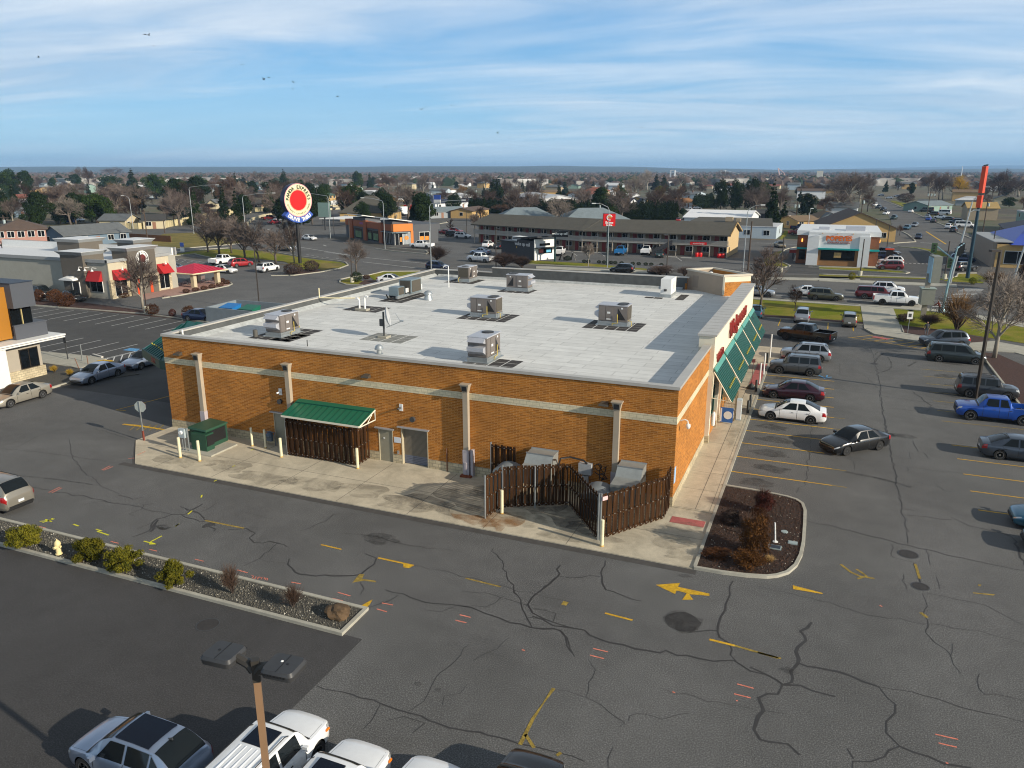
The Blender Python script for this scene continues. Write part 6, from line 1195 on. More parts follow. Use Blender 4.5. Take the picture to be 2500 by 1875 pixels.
he('D',(60,640),(730,635),13,2.8,6.2,'hip','bl','bg','blue-grey hip-roofed building with a small gable, left one behind the motel',wins=4,door=False)
he('D',(800,650),(1480,640),13,2.8,6.2,'hip','bl','bg','blue-grey hip-roofed building with a small gable, right one behind the motel',wins=4,door=False)
he('D',(300,490),(600,505),9,2.6,3.4,'gable','wh','lt','white mobile home with pale roof behind the hedge',wins=4)
he('D',(560,480),(700,490),12,2.8,4.6,'end','cr','gy','cream gabled house beside the white mobile home',wins=2)
he('D',(240,385),(560,425),18,4.5,6.5,'gable','wh','lt','broad white-roofed hall left of the first dark spruce',wins=3,simple=True)
he('D',(500,345),(730,345),16,4.0,5.0,'gable','or_','tan','long yellow-tan roof before the tall spruce',wins=3,simple=True)
he('D',(130,440),(330,430),10,3.0,5.0,'hip','br','br','brown brick bungalow left of the white mobile home',wins=3)
he('D',(760,470),(1000,460),10,2.8,4.6,'gable','br','br','brown-roofed house behind the hedge centre',wins=3)
he('D',(1000,375),(1155,365),10,5.0,6.6,'gable','lb','red','pale blue two-storey house with rust roof',wins=4,storeys=2)
he('D',(1010,430),(1210,425),10,2.9,4.4,'hip','or_','dk','ochre house with dark roof in front of the pale blue two-storey one',wins=3)
he('D',(1170,455),(1290,450),12,2.9,5.0,'end','lb','bg','pale blue end-gabled house right of the ochre house',wins=2)
he('D',(1210,395),(1310,385),10,3.0,4.8,'gable','tn','or_','tan house with an orange-brown roof near the big pine',wins=2)
he('D',(1480,470),(1590,465),10,2.9,5.2,'end','wh','navy','navy-roofed white gabled house right of the big pine',wins=2)
he('D',(1600,470),(1690,470),10,2.9,5.0,'end','wh','navy','second navy-roofed gabled house further right',wins=2)
he('D',(1700,515),(1890,510),10,2.8,4.2,'gable','br','red','red house with blue solar panels on its roof',wins=3)
he('D',(1525,400),(1600,395),8,3.2,5.2,'end','wh','lt','small white gabled house by the yellow-green tree',wins=1)
he('D',(2050,455),(2200,450),10,2.9,4.6,'gable','wh','or_','white house with rust roof near the back street',wins=3)
he('E',(435,375),(550,365),9,3.2,4.8,'end','lb','gy','pale gabled house with a chimney above the dark conifers',wins=2,chim=True)
he('E',(290,460),(425,455),9,2.7,4.2,'gable','wh','or_','white-walled house with rust roof beside the parked white pickup',wins=2)
he('E',(1140,365),(1265,350),20,4,4.4,'flat','lb','lt','long pale blue flat roof right of the dark pines',simple=True)
he('E',(1030,575),(1380,590),10,2.8,4.0,'gable','dk','dk','dark low house with brick chimney behind the clinic',wins=2,chim=True)
he('E',(1540,660),(1780,655),10,2.6,4.0,'gable','or_','tan','ochre house behind the red pickup',wins=3)
he('E',(1760,640),(2050,640),12,2.8,5.2,'hip','br','tan','tan-roofed house left of the brown hall',wins=3)
he('C',(1420,395),(1600,390),14,3.6,5.4,'hip','wh','lt','white hall with hipped pale roof near the blue spruce',wins=4,nm='white_hall',cat='hall')
he('C',(1160,470),(1740,440),16,3.0,4.4,'gable','wh','navy','navy-roofed clinic with solar panels and a white front',wins=6,nm='navy_clinic',cat='clinic')
he('C',(980,565),(1490,550),9,2.6,4.2,'gable','gy','bg','grey ranch house behind a white fence',wins=4)
he('C',(1560,555),(1740,530),9,2.8,4.0,'gable','or_','br','ochre bungalow right of the grey ranch house',wins=2)
he('C',(1900,430),(2110,430),11,2.9,4.8,'hip','br','br','brown brick bungalow behind the tall fir',wins=3)
he('C',(305,380),(440,378),14,5.4,7.0,'gable','cr','gy','two-storey beige apartment block, left of its pair',wins=3,storeys=2,nm='apartment_block',cat='apartments')
he('C',(440,378),(580,372),14,5.4,7.0,'gable','cr','gy','two-storey beige apartment block, right of its pair',wins=3,storeys=2,nm='apartment_block',cat='apartments')
he('C',(-30,385),(90,380),14,5.0,6.6,'gable','or_','grn','green-roofed ochre apartment block behind the highway wall',wins=3,storeys=2,nm='apartment_block',cat='apartments')
he('C',(660,385),(840,385),10,2.8,4.8,'gable','gy','br','brown-roofed house behind the cedar fence, left',wins=2)
he('C',(850,380),(1000,380),10,2.8,4.9,'gable','bl','br','brown-roofed blue house behind the cedar fence',wins=2)
he('C',(1010,390),(1130,390),10,2.8,4.8,'end','bl','gy','blue-grey gabled house behind the cedar fence, right',wins=2)
he('C',(1170,395),(1400,395),12,2.8,4.6,'gable','br','dk','long dark-roofed house beside the cedar fence',wins=3)
he('A',(-60,760),(490,742),10,5.3,7.3,'hip','pk','br','salmon two-storey house with a brown hip roof',wins=5,storeys=2,door=False)
he('A',(690,822),(1390,772),9,2.7,4.9,'gable','bl','gy','long blue-grey house with a shingle roof behind the restaurant',wins=5,endwin=2)
he('A',(-20,548),(480,530),12,2.9,4.8,'gable','bl','gy','grey-roofed house behind the pale bare tree at upper left',wins=3)
he('A',(230,470),(470,455),10,3.0,4.6,'gable','wh','lt','pale-roofed house at the upper left',wins=2,simple=True)
he('A',(1350,655),(1500,640),9,2.7,4.6,'end','cr','gy','cream gabled house behind the long fence, left',wins=2)
he('A',(1540,655),(1780,650),9,2.7,4.4,'gable','cr','dk','cream house with dark roof behind the long fence',wins=2)
he('B',(470,470),(560,470),9,2.7,4.6,'end','cr','gy','cream house behind the red-brown tree',wins=1)
he('B',(860,520),(960,500),9,2.7,4.7,'end','cr','dk','cream end-gabled house behind the fence near the lamp',wins=1)
he('B',(930,480),(1180,470),12,2.7,4.6,'gable','dk','dk','dark house under the conifers behind the fence',wins=2)
def wallrun(c_,pts,h,mat,nm,label,cat='fence',th=.12,post=0,eave=False):
 P_=[gc(c_,*p)for p in pts];o=thing(nm,label,cat,P_[0][0],P_[0][1]);q=MB();q.kerb(P_,th,-.05,h);part('panels',q,mat,o)
 if post:
  q=MB()
  for i in range(len(P_)-1):
   d=math.dist(P_[i],P_[i+1]);n=max(1,int(d/post))
   for k in range(n):u=k/n;q.obox(P_[i][0]+(P_[i+1][0]-P_[i][0])*u,P_[i][1]+(P_[i+1][1]-P_[i][1])*u,h/2+.05,.16,.3,h+.12,0)
  part('posts',q,mat,o)
 return o
FC=M('fence_cream',(.55,.47,.27),.8,var=.12,scale=.6,fine=8)
wallrun('A',[(1240,745),(1500,750),(1800,720),(2212,690)],1.9,FC,'long_cream_fence','cream board fence along the road at the left, before the gabled houses',post=2.4)
wallrun('B',[(0,740),(250,680),(500,625),(750,592),(1000,560),(1300,530),(1650,500)],1.9,FC,'long_cream_fence','cream board fence curving behind the bare street trees to the round sign',post=2.4)
wallrun('B',[(930,785),(900,735),(905,700),(960,650),(1080,612),(1300,585),(1700,550),(1900,535)],.9,WL['cr'],'median_barrier','cream concrete barrier curving along the middle of the road','barrier',th=.5)
wallrun('C',[(0,515),(300,490),(520,470),(960,440),(1160,425),(1400,420)],1.0,WL['cr'],'road_barrier','pale concrete barrier along the far road','barrier',th=.4)
wallrun('C',[(0,490),(250,470),(560,450)],2.2,WL['wh'],'white_fence','white fence before the beige apartment blocks')
wallrun('C',[(760,450),(960,432)],2.0,WL['wh'],'white_fence','white fence beside the brown-roofed houses')
wallrun('C',[(960,438),(1410,412)],2.0,M('cedar_fence',(.36,.20,.10),.85,var=.1),'cedar_fence','cedar board fence at the far road')
wallrun('C',[(975,615),(1060,618),(1200,618),(1460,615)],1.5,WL['wh'],'white_fence','white yard fence in front of the grey ranch house')
wallrun('A',[(1390,860),(1850,890)],1.6,M('rust_fence',(.16,.07,.03),.85,var=.15),'rusty_fence','rusty brown yard fence beyond the beige restaurant')
o=thing('dumpster_yard','grey block screen wall around bins beyond the left parapet','screen wall',-61,33);a=gc('B',490,1655);b_=gc('B',480,1590,1.9)
q=MB();q.kerb([(-63.3,37.6),(-62.8,31.9),(-54.6,31.7),(-54.6,37.6),(-63.3,37.6)],.2,0,1.9);part('block_wall',q,M('screen_grey',(.20,.235,.26),.8,var=.1),o)
for(x_,y_2,m_,lb)in((-61.2,34.2,M('bin_blue',(.01,.16,.45),.5,var=.08),'blue recycling dumpster inside the grey screen'),(-58.2,34.2,M('bin_green',(.01,.13,.08),.5,var=.08),'green dumpster inside the grey screen')):
 t_=thing('dumpster',lb,'dumpster',x_,y_2);part('bin',MB().add([(x_-.9,y_2-.7,0),(x_+.9,y_2-.7,0),(x_+.9,y_2+.7,0),(x_-.9,y_2+.7,0),(x_-1,y_2-.8,1.6),(x_+1,y_2-.8,1.6),(x_+1,y_2+.8,1.9),(x_-1,y_2+.8,1.9)],[(3,2,1,0),(4,5,6,7),(0,1,5,4),(1,2,6,5),(2,3,7,6),(3,0,4,7)]),m_,t_);part('lid',MB().add([(x_-1.05,y_2-.85,1.62),(x_+1.05,y_2-.85,1.62),(x_+1.05,y_2+.85,1.94),(x_-1.05,y_2+.85,1.94),(x_-1.05,y_2-.85,1.68),(x_+1.05,y_2-.85,1.68),(x_+1.05,y_2+.85,2.0),(x_-1.05,y_2+.85,2.0)],[(3,2,1,0),(4,5,6,7),(0,1,5,4),(1,2,6,5),(2,3,7,6),(3,0,4,7)]),m_,t_)
o=thing('utility_trailer','white and red trailer parked behind the orange shop','trailer',*gc('C',840,600));a=gc('C',790,605);L_,u,v_=frame_uv(a,gc('C',870,600));f=FB(a,u,v_);f.bx(0,L_,0,3,.6,3.6);part('white_box',f,WL['wh'],o);f=FB(a,u,v_);f.bx(L_,L_+2.8,0,2.5,.5,4.2);part('red_box',f,M('sign_red'),o)
x,y=gc('B',1742,760);o=thing('billboard','pale green board sign on two legs left of the orange shop','sign',x,y);part('board',MB().box(x-2.2,x+2.2,y,y+.3,4.0,8.4),WL['gn'],o);part('leg',MB().box(x-.2,x+.2,y,y+.3,0,4.0),DKGREY,o)
o=thing('pale_canopy','white low canopy roof beside the board sign','canopy',*gc('B',1850,720));a=gc('B',1680,720);b_=gc('B',2000,725);q=MB();q.add([(a[0],a[1],2.4),(b_[0],b_[1],2.4),(b_[0]+1,b_[1]+9,2.8),(a[0]+4,a[1]+9,2.8),(a[0],a[1],2.6),(b_[0],b_[1],2.6),(b_[0]+1,b_[1]+9,3.0),(a[0]+4,a[1]+9,3.0)],[(3,2,1,0),(4,5,6,7),(0,1,5,4),(1,2,6,5),(2,3,7,6),(3,0,4,7)]);part('roof',q,WHITE,o);q=MB();q.box(a[0]+1,a[0]+1.2,a[1]+.5,a[1]+.7,0,2.4);q.box(b_[0]-1.2,b_[0]-1,b_[1]+.5,b_[1]+.7,0,2.4);part('post',q,DKGREY,o)
def interp(tab,x):
 if x<=tab[0][0]:return tab[0][1]
 for i in range(len(tab)-1):
  a,b_=tab[i],tab[i+1]
  if x<=b_[0]:
   u=(x-a[0])/max(1e-9,b_[0]-a[0]);return a[1]+(b_[1]-a[1])*u
 return tab[-1][1]
KINDS=dict(sedan=dict(L=4.75,W=1.84,H=1.45,deck=[(0,.50),(.05,.62),(.16,.70),(.45,.78),(1.15,.89),(1.9,.92),(3.95,.97),(4.55,1.0),(4.70,.93),(4.75,.62)],xc=1.22,xf=2.22,xr=3.20,xt=4.32,wx=(.92,3.70),wr=.335,cl=.19,rw=.59,side=[(2.72,3.62)]),coupe=dict(L=4.7,W=1.86,H=1.38,deck=[(0,.52),(.06,.70),(.35,.80),(1.4,.93),(2.0,.97),(4.0,1.02),(4.6,1.04),(4.68,.92),(4.7,.62)],xc=1.55,xf=2.3,xr=3.2,xt=4.2,wx=(.92,3.65),wr=.34,cl=.18,rw=.58,side=[(2.9,3.6)]),hatch=dict(L=4.45,W=1.84,H=1.60,deck=[(0,.52),(.05,.68),(.15,.78),(.45,.86),(1.2,.96),(1.7,1.0),(3.9,1.08),(4.30,1.10),(4.42,.95),(4.45,.6)],xc=1.05,xf=1.95,xr=3.55,xt=4.34,wx=(.88,3.55),wr=.36,cl=.21,rw=.60,side=[(2.55,3.45)]),suv=dict(L=4.65,W=1.88,H=1.69,deck=[(0,.58),(.05,.78),(.14,.88),(.40,.95),(1.2,1.03),(1.7,1.05),(4.1,1.12),(4.52,1.10),(4.62,.95),(4.65,.6)],xc=1.12,xf=1.98,xr=3.95,xt=4.54,wx=(.92,3.65),wr=.37,cl=.24,rw=.63,side=[(2.65,3.55)]),boxy=dict(L=4.45,W=1.84,H=1.72,deck=[(0,.6),(.06,.92),(.3,1.02),(1.15,1.08),(1.6,1.10),(4.1,1.12),(4.34,1.10),(4.42,.98),(4.45,.6)],xc=1.18,xf=1.72,xr=4.12,xt=4.36,wx=(.88,3.50),wr=.37,cl=.26,rw=.70,side=[(2.5,3.35)]),wagon=dict(L=4.85,W=1.87,H=1.66,deck=[(0,.56),(.06,.82),(.35,.93),(1.3,1.02),(1.8,1.05),(4.2,1.10),(4.70,1.08),(4.82,.95),(4.85,.6)],xc=1.30,xf=2.02,xr=4.20,xt=4.70,wx=(.95,3.78),wr=.36,cl=.23,rw=.62,side=[(2.75,3.6)]),minivan=dict(L=5.1,W=1.98,H=1.76,deck=[(0,.55),(.06,.80),(.35,.92),(1.0,1.06),(1.5,1.10),(4.6,1.12),(4.98,1.08),(5.07,.95),(5.1,.6)],xc=1.0,xf=1.95,xr=4.62,xt=4.98,wx=(.95,4.0),wr=.35,cl=.19,rw=.68,side=[(2.75,3.85)]),van=dict(L=5.9,W=2.0,H=2.1,deck=[(0,.6),(.06,.95),(.3,1.08),(.9,1.18),(1.3,1.22),(5.6,1.22),(5.8,1.2),(5.87,1.0),(5.9,.6)],xc=.9,xf=1.55,xr=5.7,xt=5.82,wx=(1.0,4.5),wr=.37,cl=.25,rw=.80,side=[(2.4,3.5),(4.6,4.7)]),truck=dict(L=5.85,W=2.02,H=1.92,deck=[(0,.7),(.05,1.08),(.3,1.18),(1.4,1.26),(2.1,1.28),(3.95,1.30),(5.80,1.30),(5.85,1.28)],xc=1.50,xf=2.15,xr=3.55,xt=3.85,wx=(1.0,4.65),wr=.42,cl=.34,rw=.66,side=[(2.9,3.55)],bed=3.95),mtruck=dict(L=5.5,W=1.9,H=1.80,deck=[(0,.65),(.05,1.0),(.3,1.1),(1.3,1.17),(1.9,1.18),(3.6,1.20),(5.45,1.20),(5.5,1.18)],xc=1.38,xf=2.0,xr=3.25,xt=3.5,wx=(.95,4.3),wr=.40,cl=.32,rw=.63,side=[(2.7,3.2)],bed=3.6),ctruck=dict(L=5.6,W=1.95,H=1.82,deck=[(0,.65),(.05,1.0),(.3,1.1),(1.3,1.17),(1.9,1.18),(4.9,1.20),(5.5,1.16),(5.57,1.0),(5.6,.62)],xc=1.38,xf=2.0,xr=5.15,xt=5.45,wx=(.95,4.3),wr=.40,cl=.32,rw=.64,side=[(2.7,3.5)]),)
TPL={}
def car_template(kind):
 if kind in TPL:return TPL[kind]
 K=KINDS[kind];L_,W,H=K['L'],K['W']/2,K['H'];xc,xf,xr,xt=K['xc'],K['xf'],K['xr'],K['xt'];bed=K.get('bed')
 hwt=[(0,W*.60),(.04,W*.74),(.12,W*.84),(.35,W*.93),(1.0,W),(L_-.9,W),(L_-.3,W*.96),(L_-.1,W*.89),(L_,W*.78)]if not bed else[(0,W*.84),(.1,W*.93),(.4,W*.98),(.9,W),(L_-.3,W),(L_,W*.99)]
 botl=[(0,K['cl']+.16),(.1,K['cl']+.04),(.7,K['cl']),(L_-.8,K['cl']),(L_-.1,K['cl']+.06),(L_,K['cl']+.2)]
 def cab(x):
  if x<=xc or x>=xt:return 0.0
  if x<xf:return math.sin((x-xc)/(xf-xc)*pi/2)**.9
  if x>xr:
   u=(xt-x)/(xt-xr);return math.sin(u*pi/2)**.85
  return 1.0
 def ring(x):
  hw=interp(hwt,x);zd=interp(K['deck'],x);c_=cab(x);zl=interp(botl,x)
  roofz=H-.05*abs((x-(xf+xr)/2)/((xr-xf)/2+.3))**2 if xc<x<xt else H
  zt=zd+(roofz-zd)*c_;rw=K['rw'];wt=hw*.80+(rw-hw*.80)*c_
  cr=.035*(1-c_)+.045*c_
  if bed and x>bed+.005 and x<L_-.055:
   zf=.78
   return[(0,zf),(W-.28,zf),(W-.13,zf),(W-.12,zd),(W-.02,zd-.01),(W,.62+.1),(W*.99,zl+.14),(W*.93,zl),(0,zl)]
  if bed and x>=bed:return[(0,zd),(W-.28,zd),(W-.13,zd),(W-.12,zd),(W-.02,zd-.01),(W,.72),(W*.99,zl+.14),(W*.93,zl),(0,zl)]
  zb=zd-.02
  h=zb-zl
  return[(0,zt+cr),(wt*.62,zt+cr*.78),(wt*.95,zt+cr*.12),(wt+(hw*.93-wt)*.07,zt-.035*c_-.006),(hw*.945,zb),(hw*.992,zb-.10*min(1,h)),(hw,zl+h*.45),(hw*.985,zl+h*.16),(hw*.90,zl)]+[(0,zl)]if False else[(0,zt+cr),(wt*.62,zt+cr*.78),(wt,zt),(hw*.94,zb),(hw*.992,zb-.11*min(1,h*1.4)),(hw,zl+h*.45),(hw*.985,zl+h*.16),(hw*.90,zl),(0,zl)]
 xs=sorted({0,.03,.07,.13,.2,.35,.6,.9,xc-.02,xc+.03,xc+(xf-xc)*.3,xc+(xf-xc)*.6,xc+(xf-xc)*.85,xf,xf+.15,(xf+xr)/2,xr-.1,xr,xr+(xt-xr)*.25,xr+(xt-xr)*.55,xr+(xt-xr)*.8,xt-.02,xt+.03,L_-.5 if not bed else L_-.4,L_-.12,L_-.06,L_-.02,L_})
 if bed:xs=sorted({x for x in xs if x<bed-.05}|{bed,bed+.01,bed+.9,L_-.9,L_-.06,L_-.05,L_-.01,L_})
 xs=[x for i,x in enumerate(xs)if i==0 or x-xs[i-1]>.004]
 rings=[ring(x)for x in xs];nh=9
 full=[]
 for r in rings:full.append([(y,z)for y,z in r]+[(-y,z)for y,z in r[-2:0:-1]])
 n=len(full[0]);mb=MB()
 for x,r in zip(xs,full):
  for y,z in r:mb.v.append((L_/2-x,y,z))
 for i in range(len(xs)-1):
  for k in range(n):
   a=i*n+k;b_=i*n+(k+1)%n;mb.f.append((a,b_,b_+n,a+n));mb.m.append(0)
 mb.f.append(tuple(range(n-1,-1,-1)));mb.m.append(0)
 e=(len(xs)-1)*n;mb.f.append(tuple(e+k for k in range(n)));mb.m.append(0)
 me=newmesh('body',mb)
 bm=bmesh.new();bm.from_mesh(me);bmesh.ops.recalc_face_normals(bm,faces=bm.faces);bm.to_mesh(me);bm.free()
 me.materials.append(MATS['car_default']);me.materials.append(BLACK)
 cut=MB()
 for wx in K['wx']:
  for s in(1,-1):
   y0,y1=(W-.30,W+.2)if s>0 else(-W-.2,-W+.30)
   cut.lathe([(K['wr']+.055,y0),(K['wr']+.055,y1)],L_/2-wx,0,24,axis='y',cz=K['wr'],mi=1)
 cm=newmesh('cut',cut)
 bm=bmesh.new();bm.from_mesh(cm);bmesh.ops.recalc_face_normals(bm,faces=bm.faces);bm.to_mesh(cm);bm.free()
 for p_ in cm.polygons:p_.material_index=1
 cm.materials.append(MATS['car_default']);cm.materials.append(BLACK)
 ob=bpy.data.objects.new('b',me);oc=bpy.data.objects.new('c',cm);COL.objects.link(ob);COL.objects.link(oc)
 md=ob.modifiers.new('x','BOOLEAN');md.operation='DIFFERENCE';md.object=oc;md.solver='EXACT'
 dg=bpy.context.evaluated_depsgraph_get();body=bpy.data.meshes.new_from_object(ob.evaluated_get(dg));
 bpy.data.objects.remove(ob);bpy.data.objects.remove(oc)
 body.polygons.foreach_set('use_smooth',[True]*len(body.polygons));body.set_sharp_from_angle(angle=math.radians(48));body.name='body'
 def S(x,t,s=1):
  for i in range(len(xs)-1):
   if x<=xs[i+1]or i==len(xs)-2:break
  u=min(1,max(0,(x-xs[i])/(xs[i+1]-xs[i])));j=min(nh-2,int(t));f=t-j
  A,B_=rings[i],rings[i+1]
  p=[(1-u)*((1-f)*A[j][q]+f*A[j+1][q])+u*((1-f)*B_[j][q]+f*B_[j+1][q])for q in(0,1)]
  return Vector((L_/2-x,s*p[0],p[1]))
 def patch(fn,nu,nv,off=.014,flip=False):
  """fn(u,v)->Vector; a thin shell standing off the body"""
  P=[[fn(a/nu,b_/nv)for b_ in range(nv+1)]for a in range(nu+1)]
  cen=Vector((0,0,.8));mb=MB();N=[[None]*(nv+1)for _ in range(nu+1)]
  for a in range(nu+1):
   for b_ in range(nv+1):
    du=P[min(a+1,nu)][b_]-P[max(a-1,0)][b_];dv=P[a][min(b_+1,nv)]-P[a][max(b_-1,0)]
    q=du.cross(dv)
    if q.length<1e-9:q=P[a][b_]-cen
    q.normalize()
    if q.dot(P[a][b_]-Vector((P[a][b_].x*.6,0,.75)))<0:q=-q
    N[a][b_]=q
  vs=[P[a][b_]+N[a][b_]*off for a in range(nu+1)for b_ in range(nv+1)]
  fs=[]
  m=nv+1
  for a in range(nu):
   for b_ in range(nv):
    f_=(a*m+b_,(a+1)*m+b_,(a+1)*m+b_+1,a*m+b_+1)
    q=(vs[f_[1]]-vs[f_[0]]).cross(vs[f_[2]]-vs[f_[0]])
    if q.dot(N[a][b_])<0:f_=f_[::-1]
    fs.append(f_)
  mb.add([tuple(v_)for v_ in vs],fs);return mb
 parts=[]
 def addp(nm,mb,mat,smooth=35,lab=None):parts.append((nm,newmesh(nm,mb,smooth),mat,None))
 bt=1.93
 addp('windshield',patch(lambda u,v_:(lambda t:S(xc+.06+(xf-.05-xc-.06)*u,abs(t),1 if t>=0 else-1))(-bt+2*bt*v_),6,8),'glass')
 if bed:addp('rear_window',patch(lambda u,v_:(lambda t:S(xr+.06+(xt-.06-xr)*u,abs(t),1 if t>=0 else-1))(-1.7+3.4*v_),4,8),'glass')
 else:addp('rear_window',patch(lambda u,v_:(lambda t:S(xr+(.06 if kind not in('suv','boxy','minivan','wagon','van','ctruck','hatch')else.05)+(xt-.06-xr-.05)*u,abs(t),1 if t>=0 else-1))(-bt+2*bt*v_),6,8),'glass')
 ta,tb=2.10,2.93
 segs=[(xc+.42,xf-.04,K['side'][0][0]-.05,K['side'][0][0]-.05)]
 last=K['side'][-1][1]
 segs.append((K['side'][0][0]+.05,K['side'][0][0]+.05,min(last,xr+.25)if not bed else xr+.1,min(last,xr)if not bed else xr-.08))
 if kind in('suv','boxy','wagon','minivan','van','ctruck','hatch'):
  segs.append((last+.08,last+.08,xt-.20,xr-.06))
 elif not bed:segs[-1]=(segs[-1][0],segs[-1][1],xr+.42,xr-.02)
 for s in(1,-1):
  for(xa_b,xa_t,xb_b,xb_t)in segs:
   addp('side_window',patch(lambda u,v_:(lambda t:S((xa_t+(xa_b-xa_t)*v_)+((xb_t+(xb_b-xb_t)*v_)-(xa_t+(xa_b-xa_t)*v_))*u,t,s))(ta+(tb-ta)*v_),6,3),'glass')
 for s in(1,-1):
  addp('headlight',patch(lambda u,v_:S(.03+.30*u,3.35+(.95-.25*u)*v_,s),4,3,.012),'head')
  tt=(3.1,4.6)if kind not in('truck','mtruck')else(4.05,5.2)
  addp('tail_light',patch(lambda u,v_:S(L_-(.30 if not bed else.16)+(.27 if not bed else.15)*u,tt[0]+(tt[1]-tt[0])*v_,s),3,3,.014),'tail')
 tr=MB();zl=K['cl'];zh=interp(K['deck'],.06)
 tr.box(L_/2-.05,L_/2+.015,-W*.55,W*.55,zl+.28,zh-.10);tr.box(L_/2-.10,L_/2+.01,-W*.7,W*.7,zl+.14,zl+.24)
 tr.box(-L_/2-.012,-L_/2+.1,-W*.72,W*.72,zl+.12,zl+.26)
 tr.box(-L_/2+.2,L_/2-.2,-W*.8,W*.8,zl-.06,zl+.02)
 def seam(x0,x1,t0=2.95,t1=6.6,w=.012):
  for s in(1,-1):
   q=patch(lambda u,v_:S(x0+(x1-x0)*v_-w+2*w*u,t0+(t1-t0)*v_,s),1,8,.004);tr.add(q.v,q.f)
 seam(xc+.30,xc+.30);seam(K['side'][0][0],K['side'][0][0]+.02)
 if kind!='coupe':seam(last+.02 if not bed else xr+.05,min(last,K['wx'][1]-.32)if not bed else xr+.05)
 q=patch(lambda u,v_:(lambda t:S(xc-.07+.10*u,abs(t),1 if t>=0 else-1))(-2.6+5.2*v_),1,10,.008);tr.add(q.v,q.f)
 for s in(1,-1):
  q=patch(lambda u,v_:S(xf*.0+.25+(xc-.3)*u,2.25+.06*v_,s),6,1,.003);tr.add(q.v,q.f)
  if kind in('suv','wagon','boxy','minivan'):
   tr.tube([(L_/2-xf-.15,s*(K['rw']-.05),H-.02),(L_/2-xf-.3,s*(K['rw']-.05),H+.055),(L_/2-xr+.25,s*(K['rw']-.05),H+.05),(L_/2-xr+.08,s*(K['rw']-.05),H-.02)],.018,4)
  for hx in(K['side'][0][0]-.32,(K['side'][0][0]+.72)):
   p_=S(hx,4.15,s);tr.obox(p_.x,p_.y+s*.01,p_.z,.17,.03,.03)
  q=patch(lambda u,v_:S(K['wx'][0]+.45+(K['wx'][1]-K['wx'][0]-.9)*u,6.45+.5*v_,s),4,1,.006);tr.add(q.v,q.f)
 if bed:
  tr.box(-L_/2+.03,L_/2-bed-.06,-W+.30,W-.30,.785,.80)
 addp('trim',tr,'trim',0)
 for s in(1,-1):
  m_=MB();x0=L_/2-xc-.42;y0=s*(W+.02);z0=interp(K['deck'],xc)+.02
  m_.add([(x0+.10,y0,z0),(x0+.10,y0+s*.16,z0+.02),(x0+.06,y0+s*.17,z0+.15),(x0+.06,y0,z0+.14),(x0-.06,y0,z0),(x0-.06,y0+s*.18,z0+.02),(x0-.06,y0+s*.18,z0+.16),(x0-.06,y0,z0+.15)],[(0,1,2,3),(7,6,5,4),(0,4,5,1),(3,2,6,7),(1,5,6,2),(0,3,7,4)]if s<0 else[(3,2,1,0),(4,5,6,7),(1,5,4,0),(7,6,2,3),(2,6,5,1),(4,7,3,0)]);m_.box(x0-.03,x0+.05,min(y0,y0-s*.10),max(y0,y0-s*.10),z0+.02,z0+.06)
  addp('mirror',m_,'paint',0)
 q=MB();q.box(-L_/2-.03,-L_/2-.008,-.16,.16,zl+.36 if not bed else zl+.22,zl+.50 if not bed else zl+.34);addp('licence_plate',q,'plate',0)
 wr=K['wr'];ty=MB();ty.lathe([(wr*.62,-.10),(wr*.93,-.11),(wr,-.07),(wr,.07),(wr*.93,.11),(wr*.62,.10)],0,0,24,axis='y');tm=newmesh('wheel',ty,40)
 rims={}
 for style in(0,1):
  ri=MB();ri.lathe([(wr*.64,.095),(wr*.60,.105),(wr*.56,.07),(wr*.2,.055)],0,0,20,axis='y',mi=1);ns=5 if style==0 else 10
  for k in range(ns):
   a=2*pi*k/ns;c_,s_=math.cos(a),math.sin(a);wd=.05 if style==0 else.022
   vs=[]
   for r_,w_,yy in((.05,wd*1.1,.10),(wr*.61,wd,.10)):
    for sg_ in(-1,1):vs+=[(r_*c_-sg_*w_*s_,yy,r_*s_+sg_*w_*c_),(r_*c_-sg_*w_*s_,yy-.035,r_*s_+sg_*w_*c_)]
   ri.add(vs,[(0,2,6,4),(0,4,5,1),(2,3,7,6)])
  ri.lathe([(wr*.63,.09),(wr*.63,.108),(wr*.58,.108),(wr*.57,.09)],0,0,24,axis='y');ri.lathe([(.065,.09),(.06,.115),(.01,.118)],0,0,10,axis='y')
  rims[style]=newmesh('rim',ri)
 TPL[kind]=dict(body=body,parts=parts,tyre=tm,rims=rims,K=K);return TPL[kind]
M('car_default',(.5,.5,.5),.4,var=0)
HEADM=M('headlight_glass',(.55,.56,.56),.12,.3,var=0,coat=.6);TAILM=M('tail_light_red',(.32,.010,.010),.18,var=0,coat=.6);PLATEM=M('plate_white',(.65,.67,.70),.5,var=0)
CP=dict(white=((.80,.81,.82),.0,.35),silver=((.40,.42,.45),.7,.33),lblue=((.30,.36,.47),.65,.33),grey=((.10,.105,.11),.5,.35),dgrey=((.035,.038,.042),.4,.33),black=((.006,.0065,.008),.0,.22),red=((.33,.012,.015),.2,.3),dred=((.12,.010,.015),.3,.3),burg=((.045,.010,.022),.4,.28),blue=((.010,.075,.40),.3,.3),navy=((.010,.022,.070),.4,.3),teal=((.035,.14,.22),.5,.3),beige=((.38,.355,.30),.5,.35),gold=((.30,.24,.15),.6,.35),olive=((.085,.082,.055),.4,.35),brown=((.17,.155,.12),.5,.35),dgreen=((.02,.05,.045),.4,.3),lbl=((.02,.20,.50),.2,.35),silver2=((.27,.25,.21),.5,.35),dgrey2=((.025,.035,.036),.4,.33),slate=((.05,.065,.09),.5,.32))
NC=0
